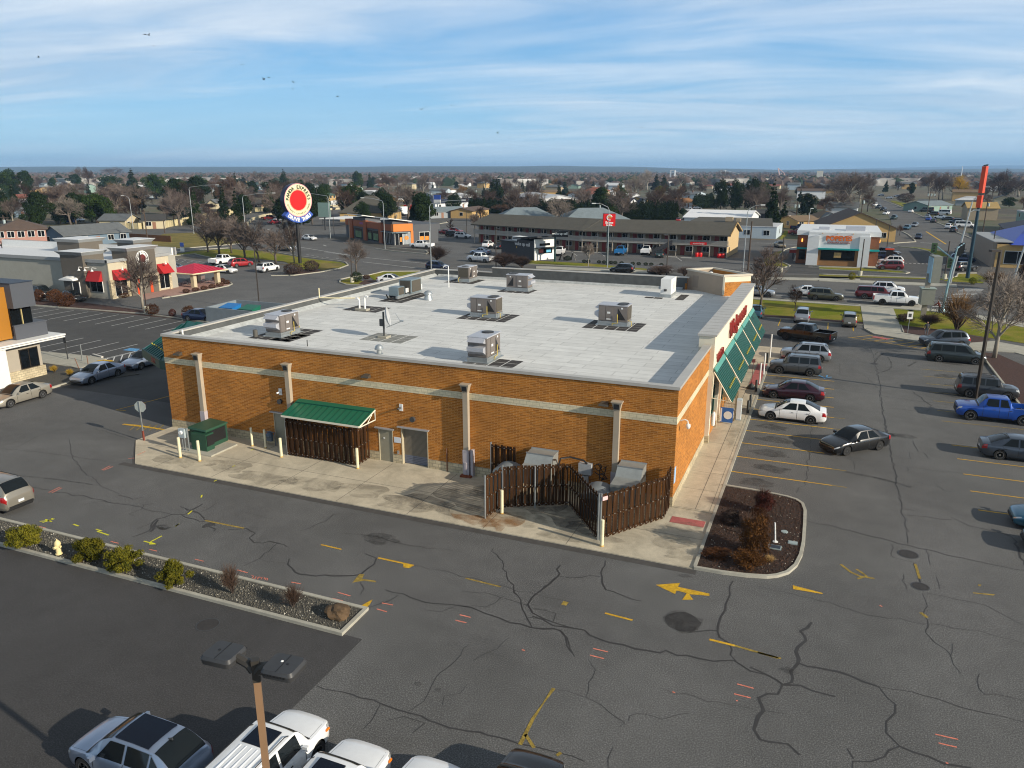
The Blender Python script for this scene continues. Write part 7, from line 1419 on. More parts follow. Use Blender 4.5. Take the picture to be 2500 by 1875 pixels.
def car(kind,col,x,y,rz,label,cat=None,group=None,rim=0,detail=2,z=0.0,scale=1,dark_rim=False,tail=None):
 global NC;NC+=1
 T_=car_template(kind);K=T_['K'];c_,m_,r_=CP[col];pm=paint('paint_'+col,c_,m_,r_)
 cat=cat or('pickup truck' if 'truck' in kind else 'van' if 'van' in kind else 'car')
 o=thing({'pickup truck':'pickup_truck','van':'parked_van','car':'parked_car'}[cat],label,cat,x,y,z,rz,group);o.scale=(scale,)*3
 def link(nm,me,mat,par=o):
  q=bpy.data.objects.new(nm,me);COL.objects.link(q);q.parent=par
  if not me.materials:me.materials.append(None)
  q.material_slots[0].link='OBJECT';q.material_slots[0].material=mat;return q
 link('body',T_['body'],pm)
 mm=dict(glass=CGLASS,head=HEADM,tail=TAILM,trim=BLACK,paint=pm,plate=PLATEM)
 for nm,me,mk,_ in T_['parts']:
  if detail==0 and nm in('mirror','licence_plate','trim'):continue
  link(nm,me,mm[mk])
 for wx in K['wx']:
  for s in(1,-1):
   w_=link('wheel',T_['tyre'],RUBBER);w_.location=(K['L']/2-wx,s*(K['W']/2-.13),K['wr']);
   if s<0:w_.rotation_euler=(0,0,pi)
   if detail>0:
    rm=T_['rims'][rim]
    if not rm.materials:rm.materials.append(None);rm.materials.append(BLACK)
    r2=bpy.data.objects.new('rim',rm);COL.objects.link(r2);r2.parent=w_;r2.material_slots[0].link='OBJECT';r2.material_slots[0].material=DKGREY if dark_rim else CHROME
 return o
def carw(kind,col,c_,f,r,side,label,snap=True,**kw):
 """place from the ground contacts of the two visible wheels; side +1: its left flank is seen"""
 K=KINDS[kind];a=Vector(gc(c_,*f));b_=Vector(gc(c_,*r));d=(a-b_);h=math.atan2(d.y,d.x)
 if snap:
  q=round(h/(pi/2))*(pi/2)
  if abs(h-q)<math.radians(9):h=q
 d=Vector((math.cos(h),math.sin(h)));n=Vector((-d.y,d.x));mid=(a+b_)/2-n*side*(K['W']/2-.12)
 off=(K['wx'][0]+K['wx'][1])/2-K['L']/2
 mid=mid+d*off*0+d*0
 cen=mid+d*((K['wx'][0]+K['wx'][1])/2-K['L']/2)
 return car(kind,col,cen.x,cen.y,h,label,**kw)
def carp(kind,col,c_,p,deg,label,anchor='c',**kw):
 """place from one ground point: c centre, r middle of the tail, f middle of the nose"""
 K=KINDS[kind];g_=gc(c_,*p);h=math.radians(deg);d=(math.cos(h),math.sin(h));k={'c':0,'r':K['L']/2,'f':-K['L']/2}[anchor]*kw.get('scale',1)
 return car(kind,col,g_[0]+d[0]*k,g_[1]+d[1]*k,h,label,**kw)
carw('sedan','white','R',(1590,1565),(1943,1607),1,'white sedan nearest the camera in the row at the shop walk',rim=1)
carw('sedan','burg','R',(1605,1375),(1950,1405),1,'dark burgundy sedan beside the white sedan at the shop walk',rim=1)
carw('boxy','grey','R',(1660,1150),(1945,1178),1,'dark grey boxy SUV with tan bumpers in the accessible bay')
carw('suv','silver','R',(1745,1030),(2045,1052),1,'silver crossover behind the dark grey SUV at the shop walk')
carw('truck','black','R',(1745,850),(2000,885),1,'black crew cab pickup parked nose to the store',dark_rim=True)
o=carp('suv','silver','R',(1866,705),90,'silver SUV seen from behind, parked at the grass strip',anchor='r')
o=carp('boxy','brown','H',(320,448),90,'small boxy grey-brown hatchback seen from behind by the footpath',anchor='r',scale=.92)
carp('sedan','teal','R',(1440,662),90,'teal sedan seen from behind at the far end of the shop row',anchor='r')
carw('suv','slate','H',(1150,655),(1600,662),1,'slate blue crossover between the minivan and the sidewalk')
carw('minivan','dgrey2','H',(1690,840),(1278,816),-1,'dark green-grey minivan parked at the right kerb')
carw('boxy','dgrey','H',(2030,1228),(1605,1202),-1,'dark squared SUV left of the blue pickup',scale=1.0)
carw('mtruck','blue','H',(1605,1440),(2215,1502),1,'bright blue pickup truck at the right edge')
car('sedan','slate',*(lambda g_:(g_[0]+1.45,g_[1]+.82))(gc('L',1965,448)),0,'dark slate sedan with amber tail lights at the right edge')
carp('sedan','teal','L',(2075,1010),180,'blue-teal car whose nose enters at the right edge',anchor='f')
carp('sedan','black','L',(2190,1230),180,'black car just showing at the right edge below the teal one',anchor='f')
carw('sedan','black','L',(618,412),(888,366),1,'black sedan driving through the lot with amber headlights',snap=False,dark_rim=True)
carw('sedan','white','E',(1790,1482),(1545,1466),-1,'white sedan on the road behind the olive wagon',rim=1)
carw('wagon','olive','E',(1953,1528),(1720,1513),-1,'olive green wagon with roof rails on the road')
carw('coupe','silver','E',(1215,1482),(1010,1468),-1,'silver coupe on the road behind the bare tree at the store corner')
carw('ctruck','dred','Z',(760,1520),(488,1502),-1,'dark red pickup with canopy on the road')
carw('suv','white','Z',(850,1452),(640,1440),-1,'white SUV in the far lane behind the red pickup')
carw('truck','white','Z',(1018,1590),(655,1562),-1,'large white crew cab pickup waiting at the crosswalk',dark_rim=True)
carw('hatch','navy','C',(1240,1195),(1095,1187),-1,'navy hatchback on the road showing over the left rear parapet')
carw('hatch','black','D',(1312,1216),(1482,1224),1,'black hatchback on the road showing over the rear parapet')
carw('sedan','grey','D',(1935,1228),(1765,1236),-1,'grey sedan behind brush over the rear parapet')
carw('truck','white','C',(1542,1102),(1697,1114),1,'white pickup with dark stripes on the road by the coffee kiosk')
carp('sedan','lblue','C',(1650,1022),180,'pale blue sedan just behind the striped white pickup')
carp('truck','white','D',(712,1045),100,'white pickup seen from behind beside the coffee kiosk',anchor='r',detail=1)
carp('truck','lbl','D',(1372,1038),95,'bright blue old pickup seen from behind at the motel',anchor='r',detail=1)
carp('truck','white','D',(1655,1034),95,'white pickup seen from behind before the motel rooms',anchor='r',detail=1)
carp('sedan','dgreen','D',(1810,1062),100,'dark green sedan beside the white motel pickup',anchor='r',detail=1)
carp('suv','white','C',(1698,958),95,'white hatchback seen from behind at the motel left wing',anchor='r',detail=1)
carp('sedan','black','C',(1825,968),95,'black car seen from behind left of the kiosk',anchor='r',detail=1)
carp('suv','white','C',(1458,848),0,'white SUV parked behind the orange shop',detail=1)
carp('suv','black','C',(1358,832),0,'black SUV beside the white one behind the orange shop',detail=1)
carp('sedan','dred','C',(1290,805),0,'dark red car behind the orange shop',detail=1)
carp('sedan','red','C',(1375,788),0,'red car in the second row behind the orange shop',detail=1)
carw('truck','white','C',(905,957),(1085,962),1,'white pickup at the right of the orange shop')
carw('truck','white','B',(770,1118),(590,1140),-1,'white pickup parked at the grass bank near the red SUV')
carw('suv','red','B',(930,1152),(785,1166),-1,'red crossover between the two white vehicles by the grass bank')
carw('sedan','white','B',(702,1232),(560,1222),-1,'white sedan behind the red-roofed pavilion')
carw('wagon','white','B',(1245,1196),(1090,1218),-1,'white wagon left of the tall round sign')
carp('sedan','lblue','A',(1885,1200),20,'pale blue car just behind the pavilion and red awning',detail=1)
carp('suv','black','A',(450,1480),-8,'black SUV in the drive-through lane beside the left hedge')
carp('sedan','black','A',(790,1520),-12,'low black sedan before the side door of the beige restaurant')
carp('sedan','white','C',(690,1330),10,'white car roof showing over the left parapet by the grass',detail=1)
carp('sedan','navy','A2',(2180,585),5,'dark car at the planting bed beyond the left canopy')
carw('sedan','lblue','A2',(980,1278),(1283,1188),1,'silver-blue sedan parked at the gravel corner',snap=False,rim=1)
carw('sedan','lblue','A2',(1500,1123),(1800,1035),1,'second silver-blue sedan half under the green canopy',snap=False)
carw('sedan','beige','A2',(110,1528),(466,1422),1,'champagne sedan at the left edge with ten-spoke wheels',snap=False,rim=1)
a=gc('V',10,1240);b_=gc('V',355,1100);h_=math.atan2(b_[1]-a[1],b_[0]-a[0])+pi/2
mx_,my_=(a[0]+b_[0])/2,(a[1]+b_[1])/2
car('suv','silver2',mx_+2.0*math.cos(h_)+.15,my_+2.0*math.sin(h_),h_,'tan-grey SUV seen from behind at the left edge, heading away')
def roofcar(kind,col,c_,f,r,zf,label,**kw):
 """f and r: middle of the roof front and rear edges as seen"""
 K=KINDS[kind];a=Vector(gc(c_,*f,zf));b_=Vector(gc(c_,*r,zf));d=a-b_;h=math.atan2(d.y,d.x);sc=1
 mid=(a+b_)/2;d=Vector((math.cos(h),math.sin(h)));cen=mid+d*(((K['xf']+K['xr'])/2)-K['L']/2)
 return car(kind,col,cen.x,cen.y,h,label,**kw)
far=[('Z',(600,500),250,'suv','white','white SUV furthest up the right-hand street'),('Z',(645,528),250,'truck','dgrey','dark pickup in the upper line along the street left side'),('Z',(690,552),250,'suv','black','black SUV ahead of the small white car on the street'),('Z',(722,592),250,'sedan','white','small white car parked on the street left side'),('Z',(805,645),255,'suv','dgreen','dark green SUV on the street beside the brown hall'),('Z',(940,548),70,'suv','grey','grey SUV on the upper right side of the street'),('Z',(990,570),75,'sedan','white','white car ahead of the dark bushes on the right side of the street'),('Z',(945,752),255,'sedan','teal','teal car waiting at the left of the street mouth'),('Z',(1030,722),255,'sedan','silver','silver sedan coming down the middle of the street'),('Z',(1070,852),262,'sedan','navy','dark blue sedan nearest on the street mouth'),('Z',(1170,632),75,'sedan','silver','silver car behind the blue one on the street right side'),('Z',(1183,655),75,'sedan','blue','blue sedan parked on the street right side'),('Z',(1235,678),75,'sedan','dgrey','dark sedan parked nearest the kerb on the street right side'),('Z',(1305,635),160,'sedan','white','white car in the apartment forecourt'),('Z',(1385,655),160,'sedan','black','black car in the apartment forecourt'),('Z',(1340,592),160,'van','white','white van high in the apartment forecourt'),('Z',(1160,562),170,'van','dgrey','dark van on the forecourt nearest the street trees'),('Z',(1225,600),165,'suv','black','black SUV before the small green house'),('Z',(1475,688),160,'suv','slate','slate SUV behind the long white van'),('Z',(1565,730),0,'van','white','long white passenger van in the apartment forecourt'),('Z',(1395,745),75,'suv','white','white crossover nearest the street in the forecourt'),('Z',(1450,780),75,'suv','dgrey','dark crossover beside the white one at the forecourt'),('Z',(1515,1030),80,'mtruck','navy','navy pickup at the signal behind the traffic pole'),('Z',(1545,1105),0,'suv','navy','navy SUV half hidden by the signal pole'),('Z',(755,420),170,'sedan','white','white sedan by the far lawn at the top of the street'),('Z',(665,392),200,'suv','silver','silver SUV at the street top'),('Z',(840,400),170,'sedan','lblue','pale car near the far dark bush')]
for c_,p,dg_,k,cl,lb in far:carp(k,cl,c_,p,dg_,lb,detail=1 if p[1]>700 else 0)
carw('suv','black','Z',(1690,1200),(1525,1208),-1,'black SUV at the driveway before the blue-roofed shop')
carw('suv','dgrey','Z',(830,1045),(640,1030),-1,'dark SUV furthest from the camera in the fried chicken lot',detail=1)
carw('suv','navy','Z',(840,1085),(620,1078),-1,'navy SUV second from the back in the fried chicken lot',detail=1)
carw('suv','white','Z',(660,1130),(880,1140),1,'white crossover between navy and red cars in the fried chicken lot')
carw('suv','dred','Z',(678,1190),(855,1194),1,'dark red crossover nearest the camera in the fried chicken lot')
carp('truck','dred','E',(1550,815),-4,'big dark red pickup behind the white clinic',detail=1);carp('truck','navy','E',(1560,760),-4,'navy pickup behind the big dark red one',detail=0)
carp('sedan','gold','E',(1342,945),-70,'gold car on the cross street heading to the camera',detail=1)
for c_,p,dg_,k,cl,lb in(('E',(245,668),100,'sedan','red','red car on the back street behind the motel'),('E',(320,645),100,'suv','navy','navy car beside the red one behind the motel'),('E',(385,625),100,'suv','white','white car furthest back behind the motel'),('E',(500,668),80,'sedan','red','bright red hatchback on the back street'),('E',(605,688),0,'sedan','white','white car roof above the motel ridge'),('E',(370,560),0,'mtruck','white','white pickup by the brick bungalow'),('E',(450,535),0,'sedan','silver','silver car near the brick bungalow'),('B',(1140,652),75,'truck','dred','dark red pickup on the curving road'),('B',(1195,692),75,'sedan','red','red car behind the dark red pickup on the curve'),('B',(1248,662),80,'sedan','silver','silver car beside the red car on the curve'),('B',(1805,540),0,'suv','black','black SUV on the road behind the round sign'),('B',(1570,868),-10,'sedan','white','white sedan on the arterial right of the tall sign pole'),('B',(1320,982),-12,'mtruck','silver','silver pickup behind the bare trees left of the sign pole'),('A',(760,680),5,'suv','blue','royal blue SUV under the large round evergreen'),('A',(850,665),5,'sedan','silver','pale car beside the royal blue SUV'),('C',(1245,418),0,'suv','dgrey','grey car by the cedar fence'),('C',(790,605),0,'sedan','dgrey','dark car beside the red and white trailer')):
 carp(k,cl,c_,p,dg_,lb,detail=1 if p[1]>700 or c_=='B' else 0)
BARK=M('bark_grey',(.13,.105,.085),.9,var=.25,scale=6);BARKP=M('bark_pale',(.30,.27,.22),.9,var=.2,scale=6);BARKD=M('bark_dark',(.055,.04,.032),.9,var=.25,scale=6)
TWG=leafm('twigs_grey',(.085,.062,.055),(.15,.115,.10));TWP=leafm('twigs_pink_grey',(.11,.085,.075),(.185,.15,.13));TWR=leafm('twigs_rust',(.07,.043,.032),(.11,.072,.052));TWY=leafm('twigs_yellow',(.36,.22,.02),(.52,.34,.04));TWB=leafm('twigs_pale',(.20,.17,.145),(.32,.27,.23));TWD=leafm('twigs_dark',(.05,.035,.03),(.09,.062,.052));TWO=leafm('twigs_orange',(.16,.095,.045),(.23,.14,.065))
LFD=leafm('needles_dark',(.007,.016,.005),(.024,.040,.010),1.6);LFM=leafm('needles_mid',(.010,.028,.006),(.042,.066,.012),1.6);LFB=leafm('needles_blue',(.012,.028,.022),(.035,.06,.05),1.6);LFY=leafm('leaves_yellow_green',(.07,.085,.008),(.17,.17,.015),1.6);LFO=leafm('leaves_olive_gold',(.12,.085,.01),(.24,.17,.02),1.6)
LFS=leafm('shrub_leaves',(.040,.050,.006),(.20,.175,.014),4);LFBR=leafm('dead_brown_leaves',(.045,.018,.010),(.105,.045,.018),4);LFBR2=leafm('dead_orange_leaves',(.05,.022,.008),(.13,.055,.014),4);LFR=leafm('dead_red_leaves',(.045,.014,.010),(.09,.026,.018),4)
def branch_mesh(seed,levels,trunk,spread,nb,tw,up=.25,wide=1.0,n0=6,mintwig=.0022,r0=.022,startsplit=.25,droop=0):
 rnd=random.Random(seed);T_=MB();C_=MB()
 def grow(p,d,L_,r,lv):
  n=3 if lv<2 else 2;pts=[p];q=p.copy();dd=d.copy()
  for k in range(n):
   dd=(dd+Vector((rnd.uniform(-1,1),rnd.uniform(-1,1),rnd.uniform(-.6,1)*up-droop*lv))*.16).normalized();q=q+dd*L_/n;pts.append(q.copy())
  rs=[r*(1-.42*k/n)for k in range(n+1)]
  if lv==0:T_.tube(pts,rs,7)
  elif lv==1:T_.tube(pts,rs,5,cap=False)
  elif lv<levels-1:C_.tube(pts,[max(mintwig,x)for x in rs],3,cap=False)
  else:C_.tube([pts[0],pts[-1]],[mintwig,mintwig*.5],3,cap=False)
  if lv>=levels:return
  k_=nb[min(lv,len(nb)-1)]
  for i in range(k_):
   u=(startsplit if lv==0 else.2)+(1-(startsplit if lv==0 else.2))*(i+rnd.random()*.8)/k_
   u=min(1,u);idx=min(n-1,int(u*n));f=u*n-idx;pos=pts[idx].lerp(pts[idx+1],min(1,f))
   a=rnd.uniform(0,2*pi)if lv>0 else 2.4*i+rnd.uniform(-.3,.3);ax=dd.orthogonal().normalized();ax.rotate(Matrix.Rotation(a,3,dd))
   an=spread*(rnd.uniform(.7,1.15));nd=(dd*math.cos(an)+ax*math.sin(an));nd.z+=up*.35;nd.x*=wide;nd.y*=wide;nd.normalize()
   grow(pos,nd,L_*tw*rnd.uniform(.7,1.1)*(1.25-.45*u),r*(.55 if lv<1 else.6)*(1.1-.4*u),lv+1)
 grow(Vector((0,0,0)),Vector((0,0,1)),trunk,r0,0)
 zs=[v_[2]for v_ in C_.v];s=1/sorted(zs)[int(len(zs)*.997)]
 for b_ in(T_,C_):b_.v=[(x*s,y*s,z*s)for x,y,z in b_.v]
 rad=sorted(math.hypot(v_[0],v_[1])for v_ in C_.v)[int(len(C_.v)*.97)]
 return newmesh('trunk',T_,True),newmesh('crown',C_),rad
def leaf_mesh(seed,lobes,n,size,flat=.5,trunk=(.03,.5),shell=.55):
 rnd=random.Random(seed);C_=MB();tot=sum(l[3]**2 for l in lobes)
 for(cx,cy,cz,r,sq)in lobes:
  k=int(n*r*r/tot)
  for i in range(k):
   d=Vector((rnd.gauss(0,1),rnd.gauss(0,1),rnd.gauss(0,1))).normalized()
   bumpy=1+.28*noise.noise(Vector((cx,cy,cz))*7+d*2.6)
   rr=r*bumpy*(shell+(1-shell)*rnd.random()**.6)
   p=Vector((cx,cy,cz))+Vector((d.x*rr,d.y*rr,d.z*rr*sq))
   if p.z<.02:continue
   u=(d+Vector((rnd.gauss(0,.7),rnd.gauss(0,.7),rnd.gauss(0,.7)))).normalized();a=u.orthogonal().normalized();a.rotate(Matrix.Rotation(rnd.uniform(0,6.3),3,u));b_=u.cross(a);s=size*rnd.uniform(.55,1.3)
   C_.add([tuple(p-a*s),tuple(p+b_*s*flat),tuple(p+a*s),tuple(p-b_*s*flat+u*s*.3)],[(0,1,2,3)])
 T_=MB();T_.tube([(0,0,0),(.01,0,trunk[1]*.5),(0,.01,trunk[1])],[trunk[0],trunk[0]*.75,trunk[0]*.4],7)
 for(cx,cy,cz,r,sq)in lobes[:6]:T_.tube([(0,0,trunk[1]*.6),(cx*.6,cy*.6,(cz+trunk[1]*.6)/2),(cx,cy,cz)],[trunk[0]*.45,trunk[0]*.3,trunk[0]*.12],4)
 rad=max(math.hypot(l[0],l[1])+l[3]for l in lobes)
 return newmesh('trunk',T_,True),newmesh('crown',C_),rad
def cone_lobes(seed,n,rbase,z0,pw=1.0):
 rnd=random.Random(seed);out=[]
 for i in range(n):
  z=z0+(.97-z0)*i/(n-1);R_=rbase*((1-(z-z0)/(1-z0))**pw)+.012
  m=max(1,int(5*R_/rbase+1))
  for k in range(m):
   a=rnd.uniform(0,6.3);rr=R_*rnd.uniform(.35,.75)if m>1 else 0
   out.append((rr*math.cos(a),rr*math.sin(a),z,R_*rnd.uniform(.35,.55)+.012,.55))
 return out
def blob_lobes(seed,n,R_,z0,z1,r):
 rnd=random.Random(seed);out=[]
 for i in range(n):
  u=(i+.5)/n;z=z0+(z1-z0)*u;pr=R_*math.sin(pi*(.18+.74*u))**.7;a=i*2.4+rnd.uniform(-.5,.5);q=pr*rnd.uniform(.25,.95)
  out.append((q*math.cos(a),q*math.sin(a),z,r*rnd.uniform(.7,1.2),.75))
 return out
TT={}
def TP(k):
 if k in TT:return TT[k]
 if k=='street':r=branch_mesh(3,4,.62,.62,(10,7,6,5),.62,.35,r0=.020,mintwig=.0021,startsplit=.25)
 elif k=='street2':r=branch_mesh(11,4,.55,.68,(9,7,6,5),.66,.28,r0=.020,mintwig=.0021,startsplit=.3)
 elif k=='elm':r=branch_mesh(21,5,.45,.72,(6,5,5,4,4),.74,.15,r0=.028,mintwig=.0016,startsplit=.45)
 elif k=='elm2':r=branch_mesh(33,5,.40,.78,(6,5,5,4,4),.76,.12,r0=.03,mintwig=.0016,startsplit=.4)
 elif k=='poplar':r=branch_mesh(41,4,.85,.32,(16,8,5,4),.34,.5,r0=.018,mintwig=.0022,startsplit=.15)
 elif k=='fine':r=branch_mesh(51,5,.35,.66,(8,6,5,5,4),.68,.3,r0=.022,mintwig=.0012,startsplit=.4)
 elif k=='twiggy':r=branch_mesh(61,4,.10,.6,(18,7,5,4),.95,.45,r0=.01,mintwig=.0009,startsplit=.0)
 elif k=='clump':r=branch_mesh(66,3,.10,.5,(30,6,4),1.0,.6,r0=.012,mintwig=.0012,startsplit=0)
 elif k=='pine':r=leaf_mesh(5,blob_lobes(5,16,.40,.22,.86,.20),7500,.026)
 elif k=='pine2':r=leaf_mesh(6,blob_lobes(9,14,.34,.26,.88,.17),6500,.026)
 elif k=='bigpine':r=leaf_mesh(8,[(q[0]*1.9,q[1]*1.9,q[2],q[3]*1.25,.7)for q in blob_lobes(12,22,.42,.22,.82,.20)],14000,.026,trunk=(.05,.5))
 elif k=='spruce':r=leaf_mesh(15,cone_lobes(4,12,.26,.10,.85),6500,.024,trunk=(.022,.9))
 elif k=='fir':r=leaf_mesh(16,cone_lobes(7,14,.34,.06,.75),7500,.024,trunk=(.022,.9))
 elif k=='column':r=leaf_mesh(17,[(0,0,.12+.76*i/7,(.13 if i<5 else.13-.03*(i-4)),1.1)for i in range(8)],2200,.028,trunk=(.02,.4))
 elif k=='shrub':r=leaf_mesh(25,blob_lobes(3,24,.55,.22,.84,.17),7500,.028,flat=.6,trunk=(.03,.3),shell=.3)
 elif k=='shrub2':r=leaf_mesh(27,blob_lobes(8,22,.60,.20,.80,.19),7500,.028,flat=.6,trunk=(.03,.3),shell=.3)
 elif k=='ball':r=leaf_mesh(28,[(0,0,.5,.52,.95)],2600,.035,trunk=(.03,.3),shell=.7)
 elif k=='brush':r=leaf_mesh(29,blob_lobes(6,16,.52,.12,.80,.22),4200,.034,flat=.35,trunk=(.03,.3),shell=.1)
 TT[k]=r;return r
KN=dict(street='bare_tree',street2='bare_tree',elm='bare_tree',elm2='bare_tree',poplar='bare_tree',fine='bare_tree',twiggy='bare_shrub',clump='bare_shrub',pine='evergreen_tree',pine2='evergreen_tree',bigpine='evergreen_tree',spruce='spruce_tree',fir='spruce_tree',column='columnar_evergreen',shrub='leafy_shrub',shrub2='leafy_shrub',ball='clipped_shrub',brush='dry_shrub')
def plant(k,x,y,h,w,label,crown,trunk=None,group=None,z=0,rz=None):
 T_,C_,rad=TP(k);nm=KN[k];cat='tree' if 'tree' in nm or nm=='columnar_evergreen' else 'shrub'
 if trunk is None:trunk=BARKD
 o=thing(nm,label,cat,x,y,z,random.uniform(0,6.28)if rz is None else rz,group);s=(w/2)/rad if w else h
 o.scale=(s,s,h)
 for n_,me,m_ in(('trunk',T_,trunk),('crown',C_,crown)):
  q=bpy.data.objects.new(n_,me);COL.objects.link(q);q.parent=o
  if not me.materials:me.materials.append(None)
  q.material_slots[0].link='OBJECT';q.material_slots[0].material=m_
 return o
def tree(k,c_,x,yb,yt,wpx,label,crown,trunk=None,group=None,hmin=.3):
 """crop coordinates: foot (x,yb), top yt, crown width wpx in crop pixels"""
 p=px(c_,x,yb);g_=G(*p);h=max(hmin,HT(*p,px(c_,x,yt)[1]));d=math.dist((g_[0],g_[1],0),CAM);fw=(g_[0]-CAM[0])*FW[0]+(g_[1]-CAM[1])*FW[1]-CAM[2]*FW[2]
 w=wpx*CR[c_][2]*fw/F if wpx else None
 return plant(k,g_[0],g_[1],h,w,label,crown,trunk,group)
bedsh=[('N',200,290,92,310,'shrub','yellow-green shrub at the left end of the gravel bed'),('N',700,395,185,320,'shrub2','yellow-green shrub just right of the fire hydrant'),('N',965,470,268,330,'shrub','yellow-green shrub with brown tips, third along the gravel bed'),('N',1355,590,352,290,'shrub2','yellow-green shrub furthest right among the leafy ones of the gravel bed')]
for c_,x,yb,yt,w_,k,lb in bedsh:tree(k,c_,x,yb-10,yt,w_,lb,LFS)
tree('clump','N',1795,640,395,170,'small reddish bare shrub in the gravel bed',TWR,BARKD);tree('clump','S',50,430,235,170,'reddish-brown bare shrub near the end of the gravel bed',TWR,BARKD)
g_=gc('N',620,400);plant('clump',g_[0]-.1,g_[1]+.1,.28,.6,'tuft of straw-coloured grass at the bed kerb below the hydrant',leafm('straw',(.28,.18,.07),(.42,.28,.12)),BARKP)
for(x,yb,yt,w_,k,lb,m_)in((745,1075,850,230,'brush','tall red-brown dead shrub at the top of the mulch island',LFR),(660,1430,1040,380,'brush','large orange-brown dead shrub in the middle of the mulch island',LFBR2),(700,1220,1000,260,'brush','brown dead shrub between the two big ones in the mulch island',LFBR),(480,1160,1030,260,'brush','low grey dead plant at the left of the mulch island',TWD),(620,1530,1370,360,'brush','low dry shrub at the kerb end of the mulch island',LFBR2),(350,1460,1370,300,'brush','low dark dry shrub at the left kerb corner of the mulch island',LFBR)):
 tree(k,'K',x,yb,yt,w_,lb,m_)
tree('clump','K',800,1500,1430,110,'pale straw tuft near the front kerb of the mulch island',MATS['straw']);tree('clump','K',500,1110,1070,90,'pale dry tuft at the left of the mulch island',TWB)
def chips(name,poly,n,z,s,mat,label,cat,fl=.35):
 mb=MB();xs=[p[0]for p in poly];ys=[p[1]for p in poly];k=0
 while k<n:
  x=random.uniform(min(xs),max(xs));y=random.uniform(min(ys),max(ys));c_=False;m=len(poly)
  for i in range(m):
   a,b_=poly[i],poly[i-1]
   if(a[1]>y)!=(b_[1]>y)and x<(b_[0]-a[0])*(y-a[1])/(b_[1]-a[1])+a[0]:c_=not c_
  if not c_:continue
  k+=1;q=s*random.uniform(.5,1.5);a=random.uniform(0,6.3);P=[(x+q*math.cos(a+j*2.09)*random.uniform(.6,1.2),y+q*math.sin(a+j*2.09)*random.uniform(.6,1.2),z)for j in range(3)]+[(x,y,z+q*fl*2)]
  mb.add(P,[(0,1,3),(1,2,3),(2,0,3)])
 tag(struct(name,mb,mat,'stuff'),label,cat)
IP=[(2.5,3.9)]+isl[2:-1]+[(2.5,-6.1)]
chips('bark_chips',IP,3800,.09,.05,M('bark_chip',(.055,.028,.018),.95,var=.5,scale=3),'dark bark chips covering the planting island','mulch');chips('pale_chips',IP,170,.092,.035,M('pale_chip',(.42,.38,.32),.9,var=.3,scale=3),'pale bits of litter in the planting island','litter')
BP=[(-45,-15.25),(-10.1,-15.25),(-10.05,-16.8),(-45,-16.9)]
chips('gravel_stones',BP,9000,.088,.035,M('gravel_stone',(.105,.098,.08),.9,var=.5,scale=9),'small grey stones filling the long gravel bed','gravel',.6);chips('pale_stones',BP,800,.09,.03,M('pale_stone',(.46,.44,.38),.9,var=.3,scale=9),'paler stones scattered in the long gravel bed','gravel',.6)
for(x,yb,yt,w_,lb)in((655,1415,1075,270,'bare upright stems standing through the large orange-brown shrub'),(748,1064,850,190,'bare upright stems standing through the tall red-brown shrub')):tree('clump','K',x,yb,yt,w_,lb,TWR,BARKD)
tree('street','E',1130,1600,930,560,'bare street tree on the lawn behind the store corner',TWG,BARK)
tree('street2','E',1510,1620,1350,170,'small thin bare tree beside the parked silver SUV',TWD,BARKD)
tree('street2','Z',1890,2140,1180,800,'pale bare multi-stem tree in the mulch at the right, by the lamp post',TWB,BARKP)
tree('clump','Z',1480,1860,1400,420,'orange-brown bare shrub by the cyclist',TWO,BARKD)
tree('brush','Z',910,1750,1650,260,'dark bare shrub left of the grey signpost',TWD);tree('twiggy','Z',1180,1800,1660,260,'dark bare shrub at the foot of the grey signpost',TWD)
tree('clump','Z',2150,1560,1250,420,'bare shrubs across the road at the right edge',TWB);tree('clump','Z',1880,1400,1180,300,'bare shrubs behind the crosswalk on the far corner',TWO)
tree('clump','Z',2200,1340,1080,200,'dark bare shrub before the blue-roofed shop',TWD)
tree('ball','Z',350,1300,1215,80,'small round green bush at the far kerb',LFS);tree('ball','Z',1655,1345,1270,80,'yellow-green bush at the foot of the tall red sign',LFY)
for i,(x,yb,yt)in enumerate(((480,1000,560),(600,1030,640),(730,1010,600),(880,1085,660),(1030,1105,650),(1210,1120,730))):
 tree(('street','street2')[i%2],'B',x,yb,yt,430,['bare street tree at the far left of the grass bank row','second bare tree of the grass bank row','third bare tree of the grass bank row, behind the white pickup','bare tree behind the red crossover','bare tree behind the parking lot lamp','low forked bare tree before the silver pickup'][i],TWP,BARK)
tree('street','B',1412,1115,640,360,'bare tree just left of the tall round sign pole',TWG,BARKP);tree('street2','B',2080,1215,850,330,'bare tree by the clipped hedge and concrete-footed lamp',TWP,BARK)
tree('ball','B',1400,1240,1115,200,'dark brown clipped shrub left of the sign pole foot',TWD);tree('ball','B',1600,1205,1085,170,'dark brown clipped shrub right of the sign pole foot',TWD)
tree('ball','C',310,1320,1210,130,'dark green clipped hedge block behind the concrete lamp foot',LFM);tree('ball','C',420,1290,1240,80,'small brown clipped ball beside the hedge block',LFBR)
for i,(x,y)in enumerate(((245,1440),(345,1425),(437,1408),(522,1390),(607,1372),(680,1345),(625,1325),(562,1308))):
 tree('ball','B',x,y,y-48,78,'small brown clipped ball shrub edging the pavilion patio',LFBR,group='ball shrubs round the patio')
tree('street2','A',1545,1610,1010,520,'bare tree with pale trunk before the round emblem tower',TWG,BARKP)
tree('ball','A',425,1530,1400,120,'left brown hedge of the drive-through',LFBR);tree('ball','A',600,1540,1400,160,'middle brown hedge of the drive-through',LFBR);tree('ball','A',715,1590,1435,190,'big brown hedge at the right end of the drive-through planting',LFBR)
